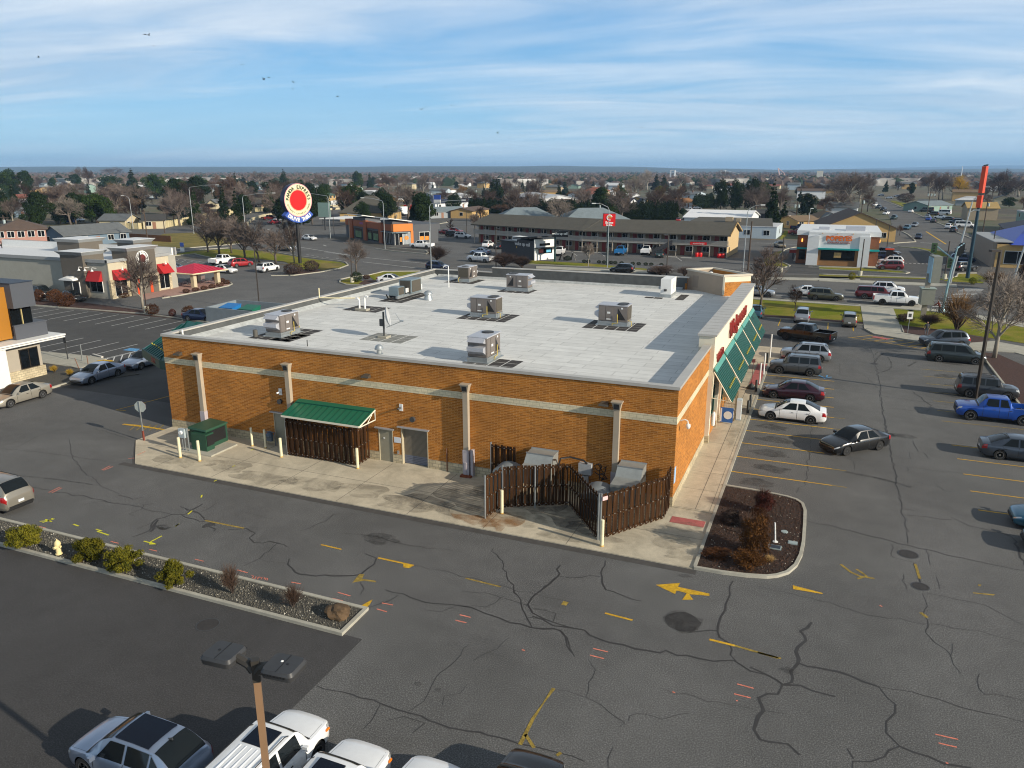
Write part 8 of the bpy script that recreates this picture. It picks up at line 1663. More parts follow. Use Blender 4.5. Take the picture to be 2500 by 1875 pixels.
tree('ball','A2',1650,530,405,140,'round brown bush right of the white lamp base',LFBR);tree('ball','A2',1865,545,460,80,'thin reddish bush at the bed edge',LFR);tree('ball','A2',2050,560,425,150,'round brown bush at the right of the long bed',LFBR)
tree('ball','A',1345,1490,1440,110,'dark bush at the foot of the restaurant front',LFBR)
for x,y,lb in((590,1150,'yellow dry bush in the gravel corner, left'),(755,1190,'yellow dry bush in the gravel corner, right')):tree('clump','A2',x,y,y-85,90,lb,TWY)
for i,x in enumerate((1000,1045,1160,1215,1290,1335,1405,1525,1590,1665,1725,1835)):
 tree('ball','D',x,1112+(x-1000)*.045,1078+(x-1000)*.045,50,'small dark clipped ball shrub in the motel verge',LFD,group='ball shrubs along the motel verge')
tree('ball','D',820,1090,1035,75,'dark clipped shrub between the A-frame signs',LFD)
tree('fine','D',1045,1158,900,160,'thin pale young tree at the motel verge',TWB,BARKP)
tree('twiggy','C',1180,1100,930,230,'bare brush beside the galvanised lamp post',TWD);tree('twiggy','D',130,1170,1000,330,'dark bare brush in front of the coffee kiosk',TWD);tree('twiggy','D',330,1170,1040,260,'dark bare brush right of the kiosk brush',TWD);tree('twiggy','D',1820,1250,1130,330,'low bare brush behind the raised rear parapet',TWG);tree('twiggy','D',2080,1260,1150,200,'low bare brush left of the corner tower',TWG)
tree('poplar','C',1330,770,630,110,'narrow red-brown bare tree behind the orange shop',TWR);tree('fine','C',1590,800,580,150,'bare tree at the motel left wing',TWP)
LB=[('bigpine','A',1050,690,345,620,LFM,'huge rounded evergreen above the blue-grey house'),('pine','A',120,400,95,330,LFM,'large dark evergreen at the upper left edge'),('pine2','A',300,400,105,240,LFM,'dark evergreen right of the edge one'),('elm2','A',620,690,260,520,TWG,'wide grey bare tree left of the huge evergreen'),('elm','A',145,700,400,230,TWP,'pale bare birch-like tree at the upper left'),('fine','A',1290,540,270,330,TWP,'bare tree behind the huge evergreen'),('elm2','A',1470,590,370,330,TWO,'orange-toned bare tree beside the gabled houses'),('pine','A',1190,330,170,330,LFM,'evergreen mass above the huge evergreen'),('pine2','A',820,290,150,200,LFM,'evergreen at upper left centre'),('fir','A',640,270,125,150,LFD,'small dark fir left of the rusty tree'),('spruce','A',1440,350,85,190,LFD,'tall pointed conifer at the upper left'),('pine','A',1690,420,150,330,LFM,'dark evergreen left of the tall street lamp'),('pine','A',1930,600,200,380,LFD,'very dark evergreen behind the tall street lamp'),('pine2','A',2130,520,170,330,LFD,'dark evergreen right of the tall street lamp'),('pine2','A',1880,650,420,330,LFD,'low dark evergreen before the cream fence'),('elm','A',860,280,75,180,TWP,'bare tree on the skyline at upper left'),('elm2','A',960,300,75,140,TWR,'rusty tree on the skyline at upper left'),('elm','A',1220,200,80,260,TWG,'grey bare tree on the skyline'),('fine','A',780,420,260,400,TWP,'broad pinkish bare tree mass at upper left'),('elm2','A',330,660,560,160,TWR,'low red-brown bare tree near the salmon house'),('elm','B',650,560,170,260,TWR,'rust-brown bare tree left of the dark conifers'),('elm2','B',780,560,160,300,TWR,'big rust-brown tree behind the cream fence'),('spruce','B',780,330,125,110,LFD,'conifer rising above the rust-brown trees'),('pine','B',400,400,170,260,LFM,'evergreen above the street lamp arm'),('pine2','B',170,430,200,300,LFM,'evergreen at the left of the lamp arm'),('pine','B',1180,450,210,330,LFD,'dark conifer mass left of the round sign'),('spruce','B',1300,330,98,190,LFD,'pointed conifer above the round sign'),('fir','B',860,300,150,120,LFD,'dark fir near the skyline left of the sign'),('elm','B',1040,300,120,240,TWP,'pale bare tree on the skyline left of the sign'),('pine2','B',1580,450,240,230,LFD,'dark evergreen right of the round sign'),('elm2','B',1700,330,150,260,TWP,'bare tree right of the round sign on the skyline'),('fine','B',490,560,470,180,TWR,'reddish small bare tree at the cream fence'),('pine2','B',970,430,220,180,LFD,'dark evergreen between the rust tree and the sign'),('elm','C',130,470,240,190,TWG,'bare tree before the beige apartments, left'),('poplar','C',255,450,240,100,TWR,'narrow red-brown tree before the beige apartments'),('pine','C',330,320,120,150,LFM,'olive evergreen above the beige apartments'),('spruce','C',460,330,135,110,LFD,'dark pointed spruce above the beige apartments'),('elm2','C',630,350,145,240,TWR,'brown bare tree right of the dark spruce'),('elm','C',840,340,145,190,TWP,'bare tree on the skyline above the orange shop'),('poplar','C',625,400,260,130,TWR,'narrow dark red tree over the tree-lined fence'),('pine','C',650,600,375,260,LFO,'golden-olive evergreen behind the orange shop'),('elm2','C',1040,400,150,180,TWP,'bare tree over the cedar fence'),('spruce','C',1135,320,235,40,LFD,'small dark spruce over the cedar fence'),('elm','C',1200,330,210,130,TWP,'pinkish bare tree over the cedar fence'),('ball','C',978,545,508,60,LFM,'round green bush at the dry verge'),('fir','C',1840,500,180,210,LFD,'tall dark fir left of the brick bungalow'),('spruce','C',1690,400,275,90,LFB,'blue spruce near the white hipped hall'),('elm','C',1700,330,150,200,TWG,'tall grey bare tree on the skyline'),('pine2','C',1490,330,290,100,LFO,'low olive bush tree before the white hipped hall'),('elm2','C',1650,660,500,150,TWR,'red-brown bare tree behind the motel left wing'),('fine','C',1880,600,480,230,TWR,'reddish bare tree at the hip-roofed building')]
for k,c_,x,yb,yt,w_,m_,lb in LB:tree(k,c_,x,yb,yt,w_,lb,m_,BARKP if m_ in(TWP,TWG,TWB)else BARKD)
MBK=[('fir','D',20,470,180,190,LFD,'tall dark fir at the left of the mobile home'),('spruce','D',140,330,200,100,LFD,'dark fir behind the brick bungalow'),('elm2','D',440,450,230,230,TWD,'dark bare tree before the long yellow roof'),('elm','D',540,330,140,150,TWG,'tall grey bare tree above the yellow roof'),('spruce','D',790,420,205,130,LFB,'tall blue-green spruce in the middle distance'),('elm','D',840,420,330,120,TWO,'orange bare tree at the foot of the tall spruce'),('elm2','D',1025,330,215,120,TWP,'bare tree over the pale blue house'),('spruce','D',1095,330,215,75,LFB,'small blue-green spruce above the pale blue house'),('elm','D',1185,330,205,100,TWG,'bare tree right of the small spruce'),('fir','D',1400,500,215,210,LFM,'big bright green pine in front of the houses'),('elm','D',1560,420,160,220,TWB,'pale bare tree right of the big pine'),('elm2','D',1680,330,105,210,TWB,'tall pale bare tree on the skyline'),('spruce','D',1775,330,140,130,LFD,'dark spruce left of its twin'),('spruce','D',1860,340,150,140,LFD,'dark spruce right of its twin'),('pine','D',1810,470,275,150,LFY,'yellow-green rounded tree below the twin spruces'),('fine','D',1920,600,370,230,TWD,'dark bare tree behind the hedge end'),('spruce','D',2085,420,265,100,LFD,'dark spruce before the bridge tower'),('elm','D',2050,330,160,160,TWP,'bare tree near the bridge tower'),('pine2','D',2060,610,520,110,LFD,'round dark bush at the hedge end'),('pine','E',700,560,200,230,LFD,'left one of the big dark pine trio'),('pine','E',860,560,205,250,LFD,'middle one of the big dark pine trio'),('pine','E',1040,560,185,240,LFD,'right one of the big dark pine trio'),('elm2','E',510,330,190,200,TWP,'bare tree above the pale gabled house'),('elm','E',730,230,110,200,TWP,'bare tree on the skyline over the dark pines'),('elm','E',930,230,165,180,TWO,'tan bare tree on the skyline over the dark pines'),('elm2','E',1320,560,340,330,TWG,'wide grey bare tree behind the clinic'),('pine','E',1640,620,360,270,LFD,'dark evergreen behind the red pickup'),('spruce','E',1560,450,310,90,LFD,'dark narrow conifer above the power transformers'),('elm2','E',1750,400,240,330,TWD,'dark bare tree mass left of the big bare trees'),('elm','E',1990,580,330,380,TWP,'pinkish bare tree before the brown hall'),('elm','E',2100,560,130,420,TWP,'large bare tree left of the street'),('elm2','E',1900,560,370,250,TWO,'golden bare tree behind the ochre house'),('elm2','Z',200,480,140,330,TWP,'large bare tree at the left of the street'),('elm','Z',430,480,140,300,TWG,'tall bare tree nearest the street on its left'),('elm2','Z',520,560,330,150,TWR,'red-brown bare tree at the street left verge'),('spruce','Z',715,350,205,80,LFD,'dark spruce at the top of the street'),('elm2','Z',850,330,235,160,TWR,'rusty bare tree at the top of the street'),('pine2','Z',990,400,240,110,LFD,'dark tree right of the street top'),('ball','Z',930,460,360,170,TWD,'big dark rounded bush on the upper right of the street'),('elm2','Z',1180,400,130,230,TWG,'pale bare tree left of the yellow one'),('elm','Z',1330,430,130,200,TWP,'bare tree touching the yellow tree'),('elm2','Z',1480,430,165,240,TWY,'bright yellow-twigged willow right of the street'),('elm','Z',1290,430,180,150,TWR,'brown bare tree left of the yellow willow'),('elm2','Z',1930,440,110,330,TWD,'large dark bare tree right of the tall red sign'),('elm','Z',2150,400,200,330,TWP,'bare tree at the right edge of the skyline'),('pine','Z',2050,510,400,190,LFM,'round green evergreen at the right edge'),('elm','Z',1680,330,220,200,TWP,'bare tree left of the tall red sign'),('ball','Z',1025,545,515,50,TWD,'small dark bush by the street lawn'),('elm','Z',865,820,700,70,TWR,'small bare shrub at the brown hall corner'),('ball','E',2100,615,575,80,TWD,'dark bush behind the ribbed mansard')]
for k,c_,x,yb,yt,w_,m_,lb in MBK:tree(k,c_,x,yb,yt,w_,lb,m_,BARKP if m_ in(TWP,TWG,TWB)else BARKD)
def hedge_run(c_,pa,pb,n,hh,lab,m_,grp,wd):
 a,b_=gc(c_,*pa),gc(c_,*pb)
 for i in range(n):
  u=i/(n-1);plant('column',a[0]+(b_[0]-a[0])*u,a[1]+(b_[1]-a[1])*u,hh*random.uniform(.85,1.12),wd,lab,m_,group=grp)
hedge_run('D',(-230,575),(880,590),58,6.8,'dark columnar evergreen in the long hedge behind the hip-roofed buildings',LFD,'hedge trees behind the motel',2.2)
hedge_run('D',(850,640),(1990,650),58,7.6,'dark columnar evergreen in the taller hedge right of the hip roofs',LFD,'taller hedge trees behind the motel',2.0)
hedge_run('E',(430,530),(600,520),9,7.5,'dark columnar evergreen under the pale gabled house',LFD,'hedge trees by the back street',3.2)
rnd=random.Random(42)
occ=[(o.location.x,o.location.y)for o in bpy.data.objects if o.get('category')in('house','apartments','hall','clinic','building')]
def inview(x,y,m=60):
 v_=(x-CAM[0],y-CAM[1]);c_=v_[0]*FH[0]+v_[1]*FH[1];a=v_[0]*RR[0]+v_[1]*RR[1];return c_>0 and abs(a/c_)<.70
cols=['cr','wh','gy','tn','lb','br','gn','or_'];rfs=['br','gy','dk','tan','lt','red','bg','gy','br']
n=0;tries=0
def onstreet(x,y):return 14<x-(.0)*(y)<62 and y<760
while n<110 and tries<4000:
 tries+=1;c_=rnd.uniform(330,1050);a=rnd.uniform(-.69,.69)*c_;x=CAM[0]+FH[0]*c_+RR[0]*a;y=CAM[1]+FH[1]*c_+RR[1]*a
 if x<-150 and c_<420:continue
 if onstreet(x,y)or any(abs(x-q[0])<17 and abs(y-q[1])<17 for q in occ):continue
 occ.append((x,y));n+=1;L_=rnd.uniform(11,18);D=rnd.uniform(8,11);h=rnd.choice((0,0,pi/2))+rnd.uniform(-.1,.1);e=rnd.choice((2.7,2.8,2.9,5.2));r=e+rnd.uniform(1.4,2.4)
 building((x,y),(x+L_*math.cos(h),y+L_*math.sin(h)),D,e,r,rnd.choice(('gable','gable','hip','end')),WL[rnd.choice(cols)],SH[rnd.choice(rfs)],'small distant house among the bare trees of the town',wins=2,simple=True,group='distant houses of the town')
kinds=[('elm',TWP,9),('elm2',TWG,8),('elm',TWR,5),('elm2',TWD,5),('elm',TWB,4),('spruce',LFD,3),('pine',LFD,2),('pine2',LFM,3),('fir',LFB,2),('elm2',TWO,2)]
bag=[k for k in kinds for _ in range(k[2])];evb=[('pine',LFD,0),('pine2',LFD,0),('pine',LFM,0),('spruce',LFD,0)]
n=0
while n<290:
 c_=rnd.uniform(320,1000)if n<190 else rnd.uniform(235,420);a=rnd.uniform(-.69,.69 if n<190 else(-.12 if n<255 else.35))*c_;x=CAM[0]+FH[0]*c_+RR[0]*a;y=CAM[1]+FH[1]*c_+RR[1]*a
 if onstreet(x,y)or any(abs(x-q[0]-5)<7 and abs(y-q[1]-5)<7 for q in occ):continue
 k,m_,_=rnd.choice(bag if n<190 or n%2 else evb);h=rnd.uniform(6.5,12)*(1 if n<190 else 1.2);n+=1;ev=k in('spruce','fir','pine','pine2')
 plant(k,x,y,h*(1.1 if k=='spruce' else 1),h*(.5 if k in('spruce','fir')else.95),('dark evergreen among the distant houses' if ev else 'bare brownish tree among the distant houses'),m_,BARK,group='distant evergreens' if ev else 'distant bare trees')
wh=MB();br_=MB();gn=MB()
def tuft(mb,x,y,r,h):
 m=5;ph=rnd.random()*6
 vs=[(x+r*math.cos(ph+2*pi*k/m)*rnd.uniform(.7,1.2),y+r*math.sin(ph+2*pi*k/m)*rnd.uniform(.7,1.2),z)for z in(0,h*.55)for k in range(m)]+[(x+rnd.uniform(-.3,.3)*r,y,h)]
 mb.add(vs,[(k,(k+1)%m,m+(k+1)%m,m+k)for k in range(m)]+[(m+k,m+(k+1)%m,2*m)for k in range(m)])
for i in range(9000):
 c_=1000*(4.8**(rnd.random()**1.15));a=rnd.uniform(-.70,.70)*c_;x=CAM[0]+FH[0]*c_+RR[0]*a;y=CAM[1]+FH[1]*c_+RR[1]*a
 tuft(br_ if rnd.random()<.8 else gn,x,y,rnd.uniform(4,9)*(1+c_/3500),rnd.uniform(5,10)*(1+c_/6000))
for i in range(2100):
 c_=1000*(4.6**(rnd.random()**1.0));a=rnd.uniform(-.70,.70)*c_;x=CAM[0]+FH[0]*c_+RR[0]*a;y=CAM[1]+FH[1]*c_+RR[1]*a
 s=1 if rnd.random()<.8 else rnd.uniform(1.5,3.5);wh.obox(x,y,2.5*s**.4,rnd.uniform(10,22)*s,rnd.uniform(8,14)*s,rnd.uniform(4,6.5)*s**.4,rnd.uniform(0,3))
m,t,b=nt('far_roofs');v=coords(t);n=noise_n(t,v,.02,3,.8);t.links.new(ramp(t,n,[(.35,(.14,.12,.11)),(.55,(.36,.35,.33)),(.7,(.72,.72,.72))]),b.inputs['Base Color']);b.inputs['Roughness'].default_value=.7
tag(struct('far_town_buildings',wh,m,'stuff'),'pale roofs and warehouses of the far town below the hills','town');tag(struct('far_bare_trees',br_,leafm('far_brown',(.10,.075,.065),(.15,.11,.09)),'stuff'),'brownish bare trees filling the far town','trees');tag(struct('far_evergreens',gn,leafm('far_green',(.02,.035,.018),(.035,.055,.025)),'stuff'),'dark evergreens dotted through the far town','trees')
def hills(name,dist,depth,hfun,col,n=160):
 mb=MB();rows=5
 for j in range(rows+1):
  for i in range(n+1):
   t_=-.95+1.9*i/n;c_=dist+depth*j/rows;x=CAM[0]+FH[0]*c_+RR[0]*t_*c_;y=CAM[1]+FH[1]*c_+RR[1]*t_*c_;s=math.sin(pi/2*min(1,j/(rows-1.0)))
   mb.v.append((x,y,-1+hfun(t_)*s*(1+.06*noise.noise(Vector((t_*9,j*.7,dist))))))
 for j in range(rows):
  for i in range(n):a=j*(n+1)+i;mb.f.append((a,a+1,a+n+2,a+n+1));mb.m.append(0)
 struct(name,mb,col,smooth=True)
HC=M('hill_ground',(.055,.070,.062),.95,var=.3,scale=.002)
hills('hills',4700,4600,lambda t_:64+16*noise.noise(Vector((t_*4,1.3,0)))+8*noise.noise(Vector((t_*14,4.3,0)))-(24*min(1,max(0,(t_-.05)/.3))),HC)
hills('mountains',15000,5000,lambda t_:max(2,150*min(1,max(0,(t_-.26)/.35))+22*noise.noise(Vector((t_*6,7.3,0)))+(-60 if t_<.2 else 0)),HC)
P_=[G(1895,443.5),G(2120,441),G(2200,437),G(2700,438.5),G(2700,442.5),G(2400,444),G(2240,450),G(2100,451),G(1990,448),G(1890,447)]
wm,t,b=nt('river_water');b.inputs['Base Color'].default_value=(.12,.18,.22,1);b.inputs['Roughness'].default_value=.25
struct('river',MB().sheet(P_,.15),wm)
LT=M('pale_steel',(.62,.66,.70),.6,var=0)
def tw2(px_,yb,yt,label,w_=11):
 x,y=G(px_,yb);h=HT(px_,yb,yt);s=math.dist((x,y),CAM[:2]);u_=s/F*10*w_/11;o=thing('bridge_tower',label,'bridge',x,y)
 for d in(-.5,.5):part('pylon_leg',MB().box(x+d*u_-s/F*1.1,x+d*u_+s/F*1.1,y-3,y+3,0,h),LT,o)
 part('cross_beam',MB().box(x-.5*u_,x+.5*u_,y-2,y+2,h*.80,h*.86).box(x-.5*u_,x+.5*u_,y-2,y+2,h-.05*h,h),LT,o)
 part('stay_cables',MB().tube([(x+.5*u_,y,h*.97),(x+5.5*u_,y+20,h*.35)],s/F*.25,3).tube([(x+.5*u_,y,h*.93),(x+3.5*u_,y+15,h*.35)],s/F*.2,3),LT,o)
 return o
tw2(1641,446,416,'nearer twin-leg tower of the cable-stayed bridge on the skyline',10);tw2(1764,436,415,'further bridge tower mostly behind bare trees on the skyline',10)
x,y=G(2005,446);s=math.dist((x,y),CAM[:2]);h=HT(2005,446,417);u_=s/F;o=thing('grain_elevator','tall pale grain elevator with a lower block beside it on the skyline','silo',x,y);part('tall_tower',MB().box(x-11*u_,x+1.5*u_,y-5,y+9,0,h),M('silo_pale',(.62,.60,.52),.8,var=.05),o);part('lower_block',MB().box(x+1.5*u_,x+16*u_,y-5,y+9,0,h*.55),M('silo_pale'),o)
x,y=G(1905,440);s=math.dist((x,y),CAM[:2]);u_=s/F;o=thing('harbour_crane','pinkish harbour crane on the skyline','crane',x,y);part('mast',MB().tube([(x,y,0),(x-7*u_,y,26*u_)],1.2*u_,4),M('crane_pink',(.55,.38,.38),.6,var=0),o);part('boom',MB().tube([(x-7*u_,y,26*u_),(x+8*u_,y,14*u_)],.7*u_,4),M('crane_pink'),o);part('frame',MB().tube([(x-4*u_,y,0),(x,y,16*u_),(x+10*u_,y,0)],.9*u_,4).tube([(x+6*u_,y,0),(x+8*u_,y,16*u_)],.8*u_,4),M('crane_pink'),o)
for i,(a,b_)in enumerate(((1886,442),(1922,442))):x,y=G(a,b_);s=math.dist((x,y),CAM[:2]);u_=s/F;o=thing('lift_bridge_tower',['left dark lattice tower of the railway lift bridge','right dark lattice tower of the railway lift bridge'][i],'bridge tower',x,y);part('tower',MB().box(x-2*u_,x-1*u_,y-2,y+2,0,13*u_).box(x+1*u_,x+2*u_,y-2,y+2,0,13*u_).box(x-2*u_,x+2*u_,y-2,y+2,11*u_,13*u_),M('lattice_dark',(.08,.09,.12),.7,var=0),o)
x,y=G(2345,440);s=math.dist((x,y),CAM[:2]);u_=s/F;single('radio_mast','faint pale radio mast on the right skyline','mast',MB().tube([(x,y,0),(x,y,28*u_)],[1.2*u_,.4*u_],4),LT,x,y)
for i,(x0,x1,y0)in enumerate(((2155,2158,440),(2165,2168,440))):x,y=G(x0,y0);s=math.dist((x,y),CAM[:2]);u_=s/F;single('river_bridge_tower',['left dark tower of the bridge at the street end','right dark tower of the bridge at the street end'][i],'bridge tower',MB().box(x-.8*u_,x+.8*u_,y,y+3,0,13*u_),MATS['lattice_dark'],x,y)
hb=MB().box(-14000,14000,-500,22000,-1.2,230);hz_=bpy.data.materials.new('haze_air');hz_.use_nodes=True;t=hz_.node_tree;t.nodes.remove(t.nodes['Principled BSDF']);pv=t.nodes.new('ShaderNodeVolumePrincipled');pv.inputs['Color'].default_value=(.38,.64,1.0,1);pv.inputs['Density'].default_value=.00010;t.links.new(pv.outputs[0],t.nodes['Material Output'].inputs['Volume'])
h_=struct('haze',hb,hz_,'stuff')
bd=[(354,84),(363,86),(375,112),(94,140),(591,157),(644,194),(656,189),(717,201),(715,217),(941,213),(824,235),(1028,268),(1039,261),(1102,258),(1203,266),(1215,325),(1567,311)]
for i,(a,b_)in enumerate(bd):
 d=Vector(ray(a,b_)).normalized();p=Vector(CAM)+d*(70+9*(i%5));s=.27 if i<12 else.2;q=MB();t_=i*1.3;c_,s_=math.cos(t_),math.sin(t_)
 def R2_(x,y,z):return(p.x+s*(x*c_-y*s_),p.y+s*(x*s_+y*c_),p.z+s*z)
 q.tube([R2_(-.45,0,0),R2_(-.1,0,.03),R2_(.25,0,.02),R2_(.45,0,0)],[.02*s,.12*s,.10*s,.02*s],6)
 up_=.35 if i%2 else-.1
 o=thing('flying_bird','small dark bird flying high in the cloudy sky','bird',p.x,p.y,p.z,group='birds in the sky');part('body',q,BLACK,o)
 for sg_ in(1,-1):
  w_=MB();w_.add([R2_(.15,0,.05),R2_(-.12,0,.05),R2_(-.18,sg_*.55,.05+up_),R2_(.05,sg_*.9,.1+up_*1.2),R2_(.15,0,.02),R2_(-.12,0,.02),R2_(-.18,sg_*.55,.03+up_),R2_(.05,sg_*.9,.08+up_*1.2)],[(0,1,2,3),(7,6,5,4),(0,3,7,4),(3,2,6,7),(2,1,5,6)]);part('wing',w_,BLACK,o)
def lamp_mast(c_,xb,yb,yt,label,arm,m_=GALV,arml=3.0,r=.11,az=None,thin=False):
 x,y=gc(c_,xb,yb);h=HT(*px(c_,xb,yb),px(c_,xb,yt)[1]);o=thing('street_lamp',label,'street lamp',x,y);part('pole',MB().tube([(x,y,0),(x,y,h-1.2)],[r,r*.6],8),m_,o)
 ux,uy=RR[0]*arm,RR[1]*arm
 part('arm',MB().tube([(x,y,h-1.25),(x+ux*.25,y+uy*.25,h-.7),(x+ux*arml*.55,y+uy*arml*.55,h-.15),(x+ux*arml,y+uy*arml,h)],[r*.6,r*.5,r*.4,r*.35],6),m_,o)
 part('lamp_head',MB().obox(x+ux*(arml+.3),y+uy*(arml+.3),h-.02,.8,.28,.16,math.atan2(uy,ux)),M('lamp_pale',(.6,.62,.62),.4,.2,var=0),o);return o
lamp_mast('A',1440,750,385,'galvanised street lamp before the orange bare tree',-1,arml=1.8);lamp_mast('B',325,800,270,'galvanised street lamp with its arm to the right, before the conifers',1,arml=8);lamp_mast('B',895,920,358,'galvanised street lamp left of the round sign',1,arml=7.5)
lamp_mast('B',1800,850,362,'galvanised street lamp with its arm to the left, right of the round sign',-1,arml=7.0);lamp_mast('C',620,962,410,'galvanised street lamp at the front of the orange shop',-1,arml=4.5);lamp_mast('C',1118,1190,435,'large galvanised street lamp rising above the left rear parapet',1,arml=6)
lamp_mast('D',1250,1165,470,'galvanised street lamp before the red motel sign',-1,arml=2.6);lamp_mast('E',945,1215,487,'galvanised street lamp left of the bare corner tree',1,arml=2.3)
lamp_mast('E',1640,845,525,'slim white lamp at the dark red pickup',1,arml=.2,m_=LT,r=.08)
def lot_lamp(c_,xb,yb,yt,label,side=1,cup=False,heads=1,r=.09,mat=None):
 m_=mat or M('lot_lamp_brown',(.035,.028,.024),.5,.3,var=0);x,y=gc(c_,xb,yb);h=HT(*px(c_,xb,yb),px(c_,xb,yt)[1]);o=thing('lot_lamp',label,'lamp post',x,y)
 if cup:part('concrete_foot',MB().lathe([(.34,0),(.34,.8),(.3,.84)],x,y,14),M('foot_pale',(.5,.48,.38),.8,var=.1),o)
 part('pole',MB().tube([(x,y,0),(x,y,h)],[r*1.2,r],4),m_,o)
 for k in range(heads):
  sd_=side if k==0 else-side;part('lamp_head',MB().obox(x+RR[0]*sd_*.45,y+RR[1]*sd_*.45,h-.05,.7,.4,.16,AZ),m_,o)
 return o
lot_lamp('A',1585,1650,1000,'dark thin lamp post with a concrete foot before the round emblem',1,True,0);lot_lamp('B',1035,1625,915,'dark lamp post behind the dumpster screen',1);lot_lamp('C',265,1325,655,'dark lamp post with concrete foot by the clipped hedge',1,True,0);lot_lamp('A',80,1285,880,'dark lamp post before the beige restaurant at the left edge',1,False,0)
lot_lamp('C',1818,1165,745,'dark lamp post before the coffee kiosk, over the rear parapet',1);lot_lamp('D',1890,1245,810,'dark lamp post before the motel, over the rear parapet',-1);lot_lamp('E',1355,1215,830,'dark lamp post at the grass point left of the fried chicken restaurant',1,True,0);lot_lamp('Z',440,1252,855,'dark lamp post in front of the fried chicken restaurant',1,True,0);lot_lamp('Z',1350,1285,880,'dark lamp post by the striped driveway line',1,True,0)
lot_lamp('H',1690,1205,-395,'brown lamp post between the dark SUV and blue pickup',-1,False,1,.13);lot_lamp('A',1280,872,690,'dark lamp post behind the beige restaurant',1);lot_lamp('C',1500,800,520,'dark pole behind the white SUV',1,False,0);lot_lamp('Z',730,960,700,'dark lamp post at the brown hall',1,False,0);lot_lamp('Z',590,890,640,'dark lamp post left of the brown hall corner',1,False,0)
lot_lamp('Z',1845,1120,760,'dark lamp post against the grey wall of the blue-roofed shop',1,False,0);lot_lamp('B',1840,815,465,'dark pole at the right of the board sign',1,False,0)
def utility(c_,xb,yb,yt,label,cross=True,tr=0,lean=0):
 x,y=gc(c_,xb,yb);h=HT(*px(c_,xb,yb),px(c_,xb,yt)[1]);o=thing('utility_pole',label,'utility pole',x,y);m_=M('utility_wood',(.075,.05,.035),.9,var=.2);part('pole',MB().tube([(x,y,0),(x+lean*h,y,h)],[.17,.12],7),m_,o)
 if cross:part('cross_arm',MB().obox(x+lean*h,y,h-.5,2.6,.12,.12,AZ),m_,o)
 for k in range(tr):part('transformer_can',MB().lathe([(.28,0),(.3,.1),(.3,.9),(.2,1.0)],x+lean*h+RR[0]*(-.6+1.2*k if tr>1 else.4),y+RR[1]*.4-.3,10,cz=h-2.0),M('can_pale',(.35,.42,.42),.5,.2,var=0),o)
 return o
utility('A',95,980,600,'leaning utility pole before the salmon house',True,1);utility('A',1600,920,540,'wooden utility pole right of the long blue-grey house',True);utility('A',1780,790,650,'short pole by the cream fence',False);utility('C',765,570,230,'utility pole behind the golden-olive tree',True);utility('C',940,545,280,'slim pole by the cedar fence',False);utility('C',1120,510,340,'utility pole at the barrier',True,1);utility('C',1600,470,310,'utility pole before the navy clinic',True,1);utility('D',1160,650,460,'utility pole behind the red motel sign',True,1);utility('D',540,515,260,'utility pole near the white mobile home',True);utility('E',395,680,480,'dark red utility pole above the motel roof',True);utility('E',1000,1195,665,'wooden pole with a dark box right of the motel gable',False,0);utility('E',1510,720,450,'twin transformer poles behind the red pickup',True,2);utility('Z',435,740,405,'utility pole behind the fried chicken restaurant',True,1);utility('Z',1000,530,420,'utility pole on the right lawn of the street',True);utility('Z',1165,600,340,'utility pole with three cans on the right of the street',True,3);utility('Z',1765,790,430,'dark utility pole with a can by the apartments',True,1);utility('Z',2180,480,400,'utility pole at the far right edge',True,1);utility('D',870,530,380,'slim utility pole in the hedge middle',False)
def wires(pts_a,pts_b,label,n=3):
 x,y,z=pts_a;q=MB()
 for k in range(n):
  P_=[]
  for i in range(9):u=i/8;P_.append((x+(pts_b[0]-x)*u+.4*k,y+(pts_b[1]-y)*u,z+(pts_b[2]-z)*u-k*.35-1.2*math.sin(pi*u)))
  q.tube(P_,.03,3)
 single('power_lines',label,'power lines',q,BLACK,x,y,z)
g1=gc('Z',1540,1110);
wires((*gc('Z',1165,600),11),(*gc('Z',1765,790),11),'black power lines crossing before the yellow willow');wires((*gc('Z',435,740),9),(*gc('Z',1165,600),11),'black power lines over the street');wires((*gc('Z',1765,790),11),(*gc('Z',2300,620),11),'black power lines running off to the right edge')
x,y=gc('Z',1330,1635+0);x,y=gc('Z',1325,1652);h=HT(*px('Z',1325,1652),px('Z',0,935)[1]);o=thing('signal_mast','tall pale blue-grey signal pole with a cyclist at its foot','traffic signal',x,y);SG=M('signal_grey_blue',(.25,.40,.46),.4,.4,var=.1,scale=.4)
part('pole',MB().tube([(x,y,0),(x+.3,y,h*.62),(x+.65,y,h)],[.17,.13,.09],10),SG,o,smooth=40)
GHS=M('signal_green_housing',(.05,.10,.045),.6,var=0)
part('mast_arm',MB().tube([(x+.5,y,h*.80),(x-1.6,y+.8,h*.985)],.08,6).tube([(x+.6,y,h*.97),(x+2.6,y+9,h*.97)],.08,6),SG,o)
for dx,dz in((-1.9,.2),(.2,-1.6)):s_=part('signal_head',MB().box(x+dx-.32,x+dx+.32,y+.5,y+.9,h+dz-1.2,h+dz+.1),GHS,o);part('signal_lenses',MB().lathe([(.12,-.02),(.12,0)],x+dx,y+.48,10,axis='y',cz=h+dz-.2).lathe([(.12,-.02),(.12,0)],x+dx,y+.48,10,axis='y',cz=h+dz-.55).lathe([(.12,-.02),(.12,0)],x+dx,y+.48,10,axis='y',cz=h+dz-.9),BLACK,s_)
for k in range(3):part('far_signal_head',MB().box(x+1.3+.5*k-.3,x+1.3+.5*k+.3,y+3+2.6*k,y+3.3+2.6*k,h*.97-1.2,h*.97+.1),BLACK,o)
part('base',MB().lathe([(.4,0),(.4,.1),(.28,.5)],x,y,10),SG,o)
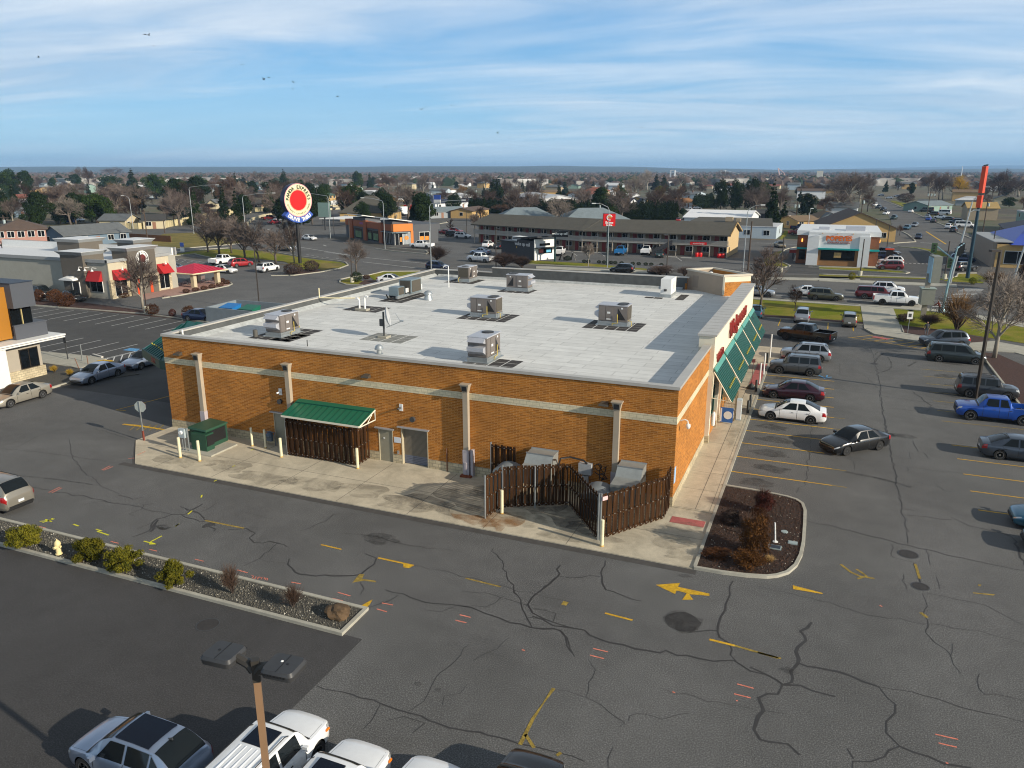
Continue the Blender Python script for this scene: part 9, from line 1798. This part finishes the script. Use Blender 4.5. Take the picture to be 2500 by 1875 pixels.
x,y=gc('Z',1412,1335);h=HT(*px('Z',1412,1335),px('Z',0,430)[1]);o=thing('tall_signal_pole','tallest pale pole with a luminaire behind the signal mast','street lamp',x,y);part('pole',MB().tube([(x,y,0),(x+1.4,y,h*.98)],[.2,.1],8),GALV,o);part('lamp_arm',MB().tube([(x+1.4,y,h*.86),(x+1.9,y+.3,h*.88)],.07,5).obox(x+2.2,y+.4,h*.88,.9,.3,.15),GALV,o)
x,y=gc('Z',2075,1360);h=HT(*px('Z',2075,1360),px('Z',0,915)[1]);o=thing('signal_mast','galvanised signal pole with a green street sign at the right edge','traffic signal',x,y);part('pole',MB().tube([(x,y,0),(x+.9,y,h)],[.18,.12],8),GALV,o);part('street_name_sign',MB().box(x+1,x+3.6,y-.05,y,h-.6,h-.1),M('sign_green',(.0,.22,.16),.5,var=0),o)
x,y=gc('Z',1195,1640);h=2.9;o=thing('pedestrian_signal','pedestrian signal on a short pole at the corner','traffic signal',x,y);part('pole',MB().lathe([(.07,0),(.07,2.6)],x,y,8),GALV,o);part('signal_head',MB().box(x-.25,x+.25,y-.2,y+.15,2.5,3.1),BLACK,o);part('push_button',MB().box(x-.1,x+.1,y-.12,y-.05,1.0,1.35),DKGREY,o)
x,y=gc('H',1118,345);sc_=(77+39)/F;h=HT(*px('H',1118,345),px('Z',0,1035)[1]);o=thing('pylon_sign','grey pylon with an edge-on sign panel and a metal box below it','sign',x,y);PG=M('pylon_grey',(.24,.25,.22),.55,.2,var=.1)
part('pole',MB().box(x-.28,x+.28,y-.28,y+.28,0,h-2.2),M('pylon_tan',(.30,.27,.23),.7,var=.1),o);part('sign_box',MB().obox(x+.5,y,h-1.6,.95,2.6,3.2,.1),PG,o);part('blue_face',MB().obox(x-.02,y-.1,h-1.7,.06,2.5,3.0,.1),M('pylon_face',(.25,.45,.6),.4,var=.3,scale=1),o);part('lower_box',MB().obox(x+.1,y,h-5.0,1.5,1.5,2.0,.1),M('pylon_grey'),o);part('lower_box_cap',MB().obox(x+.1,y,h-3.97,1.7,1.7,.08,.1),M('pylon_cap',(.38,.46,.42),.5,.2,var=0),o)
x,y=gc('H',955,500);o=thing('parking_sign','white notice sign on a thin post in the mulch','sign',x,y);part('post',MB().box(x-.03,x+.03,y-.03,y+.03,0,2.4),GALV,o);part('plate',MB().obox(x,y-.05,2.05,.6,.03,.85,.2),WHITE,o);part('print',MB().obox(x+.01,y-.075,2.05,.3,.01,.4,.2),DKGREY,o)
x,y=-4.24,-27.65;h=7.4;o=thing('twin_lot_lamp','brown square lamp post with two flat grey lamp heads in the foreground','lamp post',x,y);PB_=M('lamp_post_brown',(.26,.155,.085),.5,.1,var=.08);PBD=M('lamp_arm_bronze',(.045,.040,.034),.5,.2,var=.08);a=math.radians(35)
q=MB();q.obox(x,y,h/2-.1,.145,.145,h-.2,a);part('pole',q,PB_,o);q=MB();q.obox(x,y,h-.28,.17,.17,.55,a);part('pole_collar',q,PBD,o)
LH=M('lamp_head_slate',(.050,.050,.052),.45,.2,var=.12,scale=3)
tl=gc('Q',1250,285,h+.02);tr_=gc('Q',1715,385,h+.02)
for i,(cx_,cy_)in enumerate((tl,tr_)):
 dx,dy=cx_-x,cy_-y;L_=math.hypot(dx,dy);an=math.atan2(dy,dx)
 q=MB();n_=7
 q.tube([(x+dx*.06,y+dy*.06,h-.30),(x+dx*.22,y+dy*.22,h-.16),(x+dx*.62,y+dy*.62,h-.05)],[.12,.11,.10],8);part('arm',q,PBD,o)
 q=MB();hw,hl=.33,.38
 def rr(w_,l_,z,k=.10):
  pts=[]
  for sx_,sy_,a0 in((1,1,0),(-1,1,1),(-1,-1,2),(1,-1,3)):
   for j in range(4):t_=a0*pi/2+j*pi/6;pts.append((sx_*(l_-k)+k*math.cos(t_),sy_*(w_-k)+k*math.sin(t_)))
  return[(cx_+u_*math.cos(an)-v_*math.sin(an),cy_+u_*math.sin(an)+v_*math.cos(an),z-.02*0)for u_,v_ in pts]
 A_=rr(hw,hl,h-.16);B_=rr(hw+.02,hl+.02,h-.03);C_=rr(hw-.02,hl-.02,h+.045);N_=len(A_);q.add(A_+B_+C_,[tuple(range(N_-1,-1,-1)),tuple(range(2*N_,3*N_))]+[(j,(j+1)%N_,N_+(j+1)%N_,N_+j)for j in range(N_)]+[(N_+j,N_+(j+1)%N_,2*N_+(j+1)%N_,2*N_+j)for j in range(N_)])
 hd=part('lamp_head',q,LH,o,smooth=30);q=MB();q.obox(cx_,cy_,h+.048,.012,hw*1.9,.006,an);q.obox(cx_+.1*math.cos(an),cy_+.1*math.sin(an),h+.048,.05,.05,.01,an);part('seam',q,BLACK,hd)
 q=MB();
 for j in range(8):q.obox(cx_+(hl*.6-.09*j*.9)*math.cos(an)+(hw+.022)*math.sin(an),cy_+(hl*.6-.09*j*.9)*math.sin(an)-(hw+.022)*math.cos(an),h-.055,.035,.01,.045,an)
 part('vent_slots',q,BLACK,hd)
 if i==1:part('photocell',MB().lathe([(.035,0),(.02,.015)],cx_-.08,cy_+.05,10,cz=h+.046),WHITE,hd)
car('hatch','lblue',-11.35,-25.35,pi,'silver-blue crossover with a black glass roof, bottom left of the picture',dark_rim=True)
r_=MB();K_=KINDS['hatch'];r_.box(-11.35-(K_['L']/2-K_['xf'])-(-0)-0,0,0,0,0,0)if False else None
fc=[o for o in bpy.data.objects if o.get('label','').startswith('silver-blue crossover')][0]
gr_=MB();L_=K_['L'];x0,x1=L_/2-K_['xf']-.08,L_/2-K_['xr']+.22
gr_.add([(x0,-.55,K_['H']+.035),(x0,.55,K_['H']+.035),(x1,.55,K_['H']+.035),(x1,-.55,K_['H']+.035),(x0,-.55,K_['H']-.02),(x0,.55,K_['H']-.02),(x1,.55,K_['H']-.02),(x1,-.55,K_['H']-.02),(x0,0,K_['H']+.058),(x1,0,K_['H']+.058)],[(0,3,9,8),(8,9,2,1),(0,4,7,3),(1,2,6,5),(0,8,1,5,4),(3,7,6,2,9)]);q=part('glass_roof',gr_,M('roof_glass',(.004,.006,.014),.08,var=0,spec=.35),fc,w=False)
part('antenna_fin',MB().add([(x1-.2,-.02,1.62),(x1-.38,-.02,1.62),(x1-.38,0,1.72),(x1-.2,.02,1.62),(x1-.38,.02,1.62)],[(0,2,1),(3,4,2),(0,3,2),(1,2,4)]),DKGREY,fc,w=False)
text_part('plate_letters','SPECK',.13,BLACK,fc,(-L_/2-.034,0,K_['cl']+.43),rz=-pi/2,extrude=.002,local=True)
for x_,y_2,cl,k,lb in((-7.40,-24.35,'white','boxy','white boxy SUV with ribbed roof behind the lamp post, front to the lot'),(-4.88,-24.75,'white','boxy','second white boxy SUV in the foreground row'),(-2.55,-24.55,'white','boxy','white car whose hood alone shows at the bottom edge'),(.05,-23.15,'black','suv','black car whose roof just shows at the bottom edge')):
 c_=car(k,cl,x_,y_2,pi/2,lb,rim=0,dark_rim=True)
 if k=='boxy' and x_<-4:
  Kb=KINDS['boxy'];q=MB();xs0=Kb['L']/2-Kb['xf']-.15;q.box(xs0-.75,xs0,-.42,.42,Kb['H']+.02,Kb['H']+.052);part('sunroof',q,M('roof_glass'),c_,w=False);q=MB()
  for k2 in range(5):q.box(xs0-2.1,xs0-.85,-.45+.2*k2,-.42+.2*k2,Kb['H']+.02,Kb['H']+.05)
  part('roof_ribs',q,MATS['paint_white'],c_,w=False)
 if k=='boxy':
  for s_ in(1,-1):part('amber_marker',MB().box(Kb['L']/2-.42,Kb['L']/2-.26,s_*.885-.02,s_*.885+.02,.80,.87),M('amber',(.75,.20,.01),.3,var=0),c_,w=False)
x,y=gc('N',460,345);o=thing('fire_hydrant','cream fire hydrant in the gravel bed between two shrubs','fire hydrant',x,y,.09);HM=M('hydrant_cream',(.75,.62,.32),.5,var=.08,scale=6)
part('barrel',MB().lathe([(.16,.06),(.16,.1),(.12,.12),(.12,.55),(.15,.56),(.15,.6),(.13,.68),(.07,.76),(.03,.78),(.03,.84),(.01,.85)],0,0,14),HM,o,smooth=40,w=False);part('nozzle',MB().lathe([(.07,-.22),(.07,-.1)],0,0,10,axis='y',cz=.45).lathe([(.055,-.2),(.055,.2)],0,0,10,axis='x',cz=.48),HM,o,w=False);part('foot',MB().lathe([(.15,0),(.15,.08)],0,0,12),BLACK,o,w=False)
x,y=gc('S',405,500);q=MB();vs=[];bm=bmesh.new();bmesh.ops.create_icosphere(bm,subdivisions=3,radius=1);me=bpy.data.meshes.new('boulder')
for v_ in bm.verts:n_=1+.35*noise.noise(v_.co*1.6)+.12*noise.noise(v_.co*5);v_.co=Vector((v_.co.x*.55*n_,v_.co.y*.42*n_,v_.co.z*.36*n_+.2))
bm.to_mesh(me);bm.free();o=obj('boulder',me,M('boulder_rock',(.105,.065,.033),.9,var=.45,scale=3,bmp=.5));o.location=(x,y,.05);tag(o,'brown boulder at the right tip of the gravel bed','boulder')
wsm=M('wheel_stop_m',(.50,.48,.44),.8,var=.1)
for i,(c_,x_,y_2,lb)in enumerate((('A2',1055,975,'white wheel stop at the accessible bay in the left lot'),('D',800,990,'wheel stop nearest the kiosk at the motel'),('D',938,997,'second wheel stop from the kiosk at the motel'),('D',1080,1003,'wheel stop at the motel accessible sign'),('D',1200,1008,'wheel stop left of the bright blue pickup'),('D',1945,1052,'wheel stop right of the dark green sedan'),('D',2100,1062,'wheel stop before the red barrels'))):
 x,y=gc(c_,x_,y_2);single('wheel_stop',lb,'wheel stop',MB().obox(x,y,.08,2.2 if i else 1.9,.22,.15,0 if i else-.25),wsm,x,y)
for i,x_ in enumerate((755,878)):
 x,y=gc('D',x_,1088);single('a_frame_sign',['black A-frame sign nearer the kiosk pole','black A-frame sign right of the clipped shrub'][i],'sign',MB().tube([(x-.6,y,0),(x,y,1.6),(x+.6,y,0)],.12,4).tube([(x-.6,y+.7,0),(x,y+.1,1.6),(x+.6,y+.7,0)],.12,4),BLACK,x,y)
x,y=gc('D',298,1060);o=thing('warning_sign','yellow diamond intersection warning sign before the kiosk','traffic sign',x,y);h=HT(*px('D',298,1060),px('D',0,900)[1]);s_=.9;part('post',MB().box(x-.04,x+.04,y-.04,y+.04,0,h-1.2),GALV,o);YS=M('sign_yellow');q=MB();q.add([(x,y-.05,h),(x+.68,y-.05,h-.85),(x,y-.05,h-1.7),(x-.68,y-.05,h-.85),(x,y-.08,h),(x+.68,y-.08,h-.85),(x,y-.08,h-1.7),(x-.68,y-.08,h-.85)],[(3,2,1,0)[::-1],(4,5,6,7)[::-1],(0,4,5,1),(1,5,6,2),(2,6,7,3),(3,7,4,0)]);part('diamond',q,YS,o);part('arrow',MB().box(x-.06,x+.06,y-.1,y-.085,h-1.3,h-.4).box(x,x+.3,y-.1,y-.085,h-.92,h-.80),BLACK,o);part('plaque',MB().box(x-.45,x+.45,y-.08,y-.05,h-2.5,h-1.85),YS,o)
for c_,x_,yb,yt,lb,m_ in(('B',205,1000,895,'small blue sign on a thin post near the left road',M('ribbon_blue')),('E',1080,0,0,'',None)):
 if m_ is None:continue
 x,y=gc(c_,x_,yb);h=HT(*px(c_,x_,yb),px(c_,x_,yt)[1]);o=thing('road_sign',lb,'traffic sign',x,y);part('post',MB().box(x-.04,x+.04,y-.04,y+.04,0,h),GALV,o);part('plate',MB().box(x-.55,x+.55,y-.07,y-.04,h-.9,h),m_,o);part('lower_plate',MB().box(x-.6,x+.6,y-.07,y-.04,h-2.0,h-1.1),WHITE,o)
x,y=gc('B',1492,720);o=thing('stop_sign','small red sign beyond the tall sign pole','stop sign',x,y);part('post',MB().box(x-.05,x+.05,y-.05,y+.05,0,2.2),GALV,o);part('plate',MB().lathe([(.55,-.04),(.55,0)],x,y-.05,8,axis='y',cz=2.7),M('sign_red'),o)
x,y=gc('C',1190,600);
for c_,x_,yb,yt,lb in(('C',1187,575,380,'tall blue and white pole sign before the navy clinic'),):
 x,y=gc(c_,x_,yb);h=HT(*px(c_,x_,yb),px(c_,x_,yt)[1]);o=thing('clinic_pole_sign',lb,'sign',x,y);part('post',MB().box(x-.15,x+.15,y-.15,y+.15,0,h-4),GALV,o);part('blue_panel',MB().box(x-1.6,x+1.6,y-.3,y+.1,h-2,h),M('ribbon_blue'),o);part('white_panel',MB().box(x-1.6,x+1.6,y-.3,y+.1,h-4,h-2),WHITE,o)
for i,(c_,x_,y_2)in enumerate((('A2',735,1010),('A2',893,1030))):
 x,y=gc(c_,x_,y_2);o=thing('parking_sign',['dark post sign on the pale path in the left lot','thin pale post on the path in the left lot'][i],'sign',x,y);part('post',MB().box(x-.04,x+.04,y-.04,y+.04,0,2.2 if i==0 else 1.7),DKGREY if i==0 else GALV,o);
 if i==0:part('plate',MB().box(x-.18,x+.18,y-.06,y-.04,1.7,2.25),DKGREY,o)
for i,(c_,x_,y_2,z1)in enumerate((('A2',855,1110,1.0),('A2',953,1065,.9))):x,y=gc(c_,x_,y_2);single('leaning_stake',['rusty stake leaning at the gravel corner','thin rusty stake at the path edge'][i],'stake',MB().tube([(x,y,0),(x-.35*(1-i),y,z1)],.04,5),M('rusty_pipe'),x,y)
x,y=gc('A2',735,245);single('yellow_bollard','small yellow bollard by the side door of the beige restaurant','bollard',MB().lathe([(.12,0),(.12,1.1),(.05,1.15)],x,y,8),YS,x,y)
SK=M('skin',(.42,.24,.16),.6,var=0)
def person(x,y,z,label,top,legs,az=0,pose='stand',hat=None):
 pelvis=Vector((0,0,.95))if pose!='ride' else Vector((0,0,.95));J={}
 V=[];E_=[];R_=[]
 def addv(p,r):V.append(Vector(p));R_.append(r);return len(V)-1
 lean=.0 if pose=='stand' else.22
 pv=addv((0,0,.93),.15);ch=addv((lean*.6,0,1.25),.155);nk=addv((lean,0,1.48),.065);hd=addv((lean+.02,0,1.60),.085);h2=addv((lean+.03,0,1.70),.095)
 E_+=[(pv,ch),(ch,nk),(nk,hd),(hd,h2)]
 for s in(1,-1):
  hip=addv((0,s*.10,.88),.095);kn=addv((.08 if s>0 or pose=='stand' else-.02,s*.11,.50),.065);an=addv((.0 if pose=='stand' else.10*s,s*.11,.09),.045);to=addv((.16 if pose=='stand' else.22*s if s>0 else.02,s*.12,.045),.035);E_+=[(pv,hip),(hip,kn),(kn,an),(an,to)]
  sh=addv((lean*.95,s*.19,1.42),.06);el=addv((lean+(.05 if pose=='stand' else.22),s*.26,1.15),.042);wr=addv((lean+(.14 if pose=='stand' else.45),s*.24,.93 if pose=='stand' else 1.02),.032);ha=addv((lean+(.17 if pose=='stand' else.53),s*.23,.86 if pose=='stand' else 1.0),.028);E_+=[(ch,sh),(sh,el),(el,wr),(wr,ha)]
 me=bpy.data.meshes.new('person');me.from_pydata([tuple(v_)for v_ in V],E_,[]);ob=bpy.data.objects.new('p',me);COL.objects.link(ob);md=ob.modifiers.new('s','SKIN');
 for i,sv in enumerate(me.skin_vertices[0].data):sv.radius=(R_[i],R_[i]);sv.use_root=(i==0)
 ms=ob.modifiers.new('ss','SUBSURF');ms.levels=1;ms.render_levels=1
 dg=bpy.context.evaluated_depsgraph_get();m2=bpy.data.meshes.new_from_object(ob.evaluated_get(dg));bpy.data.objects.remove(ob);m2.name='body'
 m2.materials.clear();m2.materials.append(top);m2.materials.append(legs);m2.materials.append(SK);m2.materials.append(BLACK)
 for p_ in m2.polygons:
  c_=p_.center;p_.use_smooth=True;p_.material_index=1 if c_.z<.92 and abs(c_.y)<.2 and c_.x<.3 else(2 if(1.52<c_.z<1.74 and c_.x>lean)or(abs(c_.y)>.2 and c_.z<1.0)else(3 if c_.z>1.55 or c_.z<.1 else 0))
 o=thing('person',label,'person',x,y,z,az);q=bpy.data.objects.new('body',m2);COL.objects.link(q);q.parent=o;return o
x,y=gc('H',1290,292);
person(x,y,.03,'person in dark red and black standing over a bicycle beside the signal pole',M('cloth_dark_red',(.16,.03,.02),.8,var=0),M('cloth_black',(.02,.02,.025),.8,var=0),pi*.97,'ride')
o=thing('bicycle','dark bicycle held by the person at the signal pole','bicycle',x,y);q=MB()
def ringt(cx_,cz_,r_,w_):
 P_=[(cx_+r_*math.cos(2*pi*k/20),y,cz_+r_*math.sin(2*pi*k/20))for k in range(21)];return MB().tube(P_,w_,5,cap=False)
for cx_ in(x-.6,x+.55):part('wheel',ringt(cx_,.36,.33,.028),BLACK,o)
part('frame',MB().tube([(x-.6,y,.36),(x-.42,y,.85),(x+.1,y,.8),(x+.0,y,.32),(x-.42,y,.82)],.022,5).tube([(x+.1,y,.8),(x+.55,y,.36),(x,y,.32)],.018,5),DKGREY,o);part('handlebar',MB().tube([(x-.42,y,.85),(x-.45,y,1.0),(x-.45,y-.25,1.02)],.015,4).tube([(x-.45,y,1.0),(x-.45,y+.25,1.02)],.015,4),BLACK,o);part('saddle',MB().obox(x+.12,y,.9,.26,.12,.06),BLACK,o)
x,y=gc('H',1150,540);person(x,y,0,'person in dark clothes standing behind the slate crossover',M('cloth_charcoal',(.05,.055,.065),.8,var=0),M('cloth_grey',(.09,.10,.12),.8,var=0),-pi/2)
cam=bpy.data.cameras.new('camera');co=bpy.data.objects.new('camera',cam);COL.objects.link(co);SC.camera=co
cam.sensor_width=36;cam.lens=36*F/2500;cam.clip_end=60000;cam.clip_start=.1
co.matrix_world=Matrix(((RR[0],UP[0],-FW[0],CAM[0]),(RR[1],UP[1],-FW[1],CAM[1]),(RR[2],UP[2],-FW[2],CAM[2]),(0,0,0,1)))
EL=math.radians(21.5);SAZ=math.radians(-10.8)
sun=bpy.data.lights.new('sun','SUN');sun.energy=4.8;sun.angle=math.radians(.5);sun.color=(1,.90,.74)
so=bpy.data.objects.new('sun',sun);COL.objects.link(so);so.location=(60,-20,60)
sd=Vector((math.cos(SAZ)*math.cos(EL),math.sin(SAZ)*math.cos(EL),math.sin(EL)));so.rotation_euler=sd.to_track_quat('Z','Y').to_euler()
W_=bpy.data.worlds.new('World');SC.world=W_;W_.use_nodes=True;t=W_.node_tree;bg=t.nodes['Background']
sky=t.nodes.new('ShaderNodeTexSky');sky.sky_type='NISHITA';sky.sun_disc=False;sky.sun_elevation=EL;sky.sun_rotation=pi/2-SAZ;sky.air_density=1.0;sky.dust_density=.6;sky.ozone_density=2.0;sky.altitude=200
tc=t.nodes.new('ShaderNodeTexCoord');sx=t.nodes.new('ShaderNodeSeparateXYZ');t.links.new(tc.outputs['Generated'],sx.inputs[0])
def dot2(a,b_):return mathn(t,'ADD',mathn(t,'MULTIPLY',sx.outputs[0],a),mathn(t,'MULTIPLY',sx.outputs[1],b_))
zz=mathn(t,'MAXIMUM',sx.outputs[2],.0);den=mathn(t,'ADD',zz,.10)
u=mathn(t,'DIVIDE',dot2(RR[0],RR[1]),den);v_=mathn(t,'DIVIDE',dot2(FH[0],FH[1]),den)
cb=t.nodes.new('ShaderNodeCombineXYZ');t.links.new(mathn(t,'MULTIPLY',u,.20),cb.inputs[0]);t.links.new(mathn(t,'ADD',mathn(t,'MULTIPLY',v_,.50),mathn(t,'MULTIPLY',u,.07)),cb.inputs[1])
cb.inputs[2].default_value=4.45
n=noise_n(t,cb.outputs[0],1.0,5,.45,.5);n2=noise_n(t,cb.outputs[0],2.8,6,.58,.7)
f=mathn(t,'ADD',n,mathn(t,'MULTIPLY',mathn(t,'SUBTRACT',n2,.5),.34))
f=mathn(t,'ADD',f,mathn(t,'MULTIPLY',mathn(t,'SUBTRACT',zz,.08),.55))
cov=ramp(t,f,[(.32,0.15),(.43,.46),(.55,.82),(.70,.94)])
hs=t.nodes.new('ShaderNodeHueSaturation');hs.inputs['Saturation'].default_value=1.3;hs.inputs['Value'].default_value=1.0;t.links.new(sky.outputs[0],hs.inputs['Color'])
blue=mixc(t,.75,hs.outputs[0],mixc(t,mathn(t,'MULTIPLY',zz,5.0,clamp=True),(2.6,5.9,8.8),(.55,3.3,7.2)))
ccol=mixc(t,ramp(t,n2,[(.35,0.0),(.65,1.0)]),(4.4,5.6,7.0),(7.4,8.0,8.6))
allc=mixc(t,cov,blue,ccol)
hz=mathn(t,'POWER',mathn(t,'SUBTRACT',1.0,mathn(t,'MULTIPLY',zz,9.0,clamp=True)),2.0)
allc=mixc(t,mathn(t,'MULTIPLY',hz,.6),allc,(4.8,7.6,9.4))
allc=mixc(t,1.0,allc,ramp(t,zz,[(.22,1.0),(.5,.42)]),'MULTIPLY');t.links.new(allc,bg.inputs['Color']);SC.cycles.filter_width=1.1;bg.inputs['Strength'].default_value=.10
SC.view_settings.view_transform='Standard';SC.view_settings.look='None';SC.view_settings.exposure=.24;SC.view_settings.gamma=1
SC.render.engine='CYCLES';SC.cycles.max_bounces=6;SC.cycles.diffuse_bounces=3;SC.cycles.glossy_bounces=3;SC.cycles.transparent_max_bounces=12;SC.cycles.volume_bounces=0
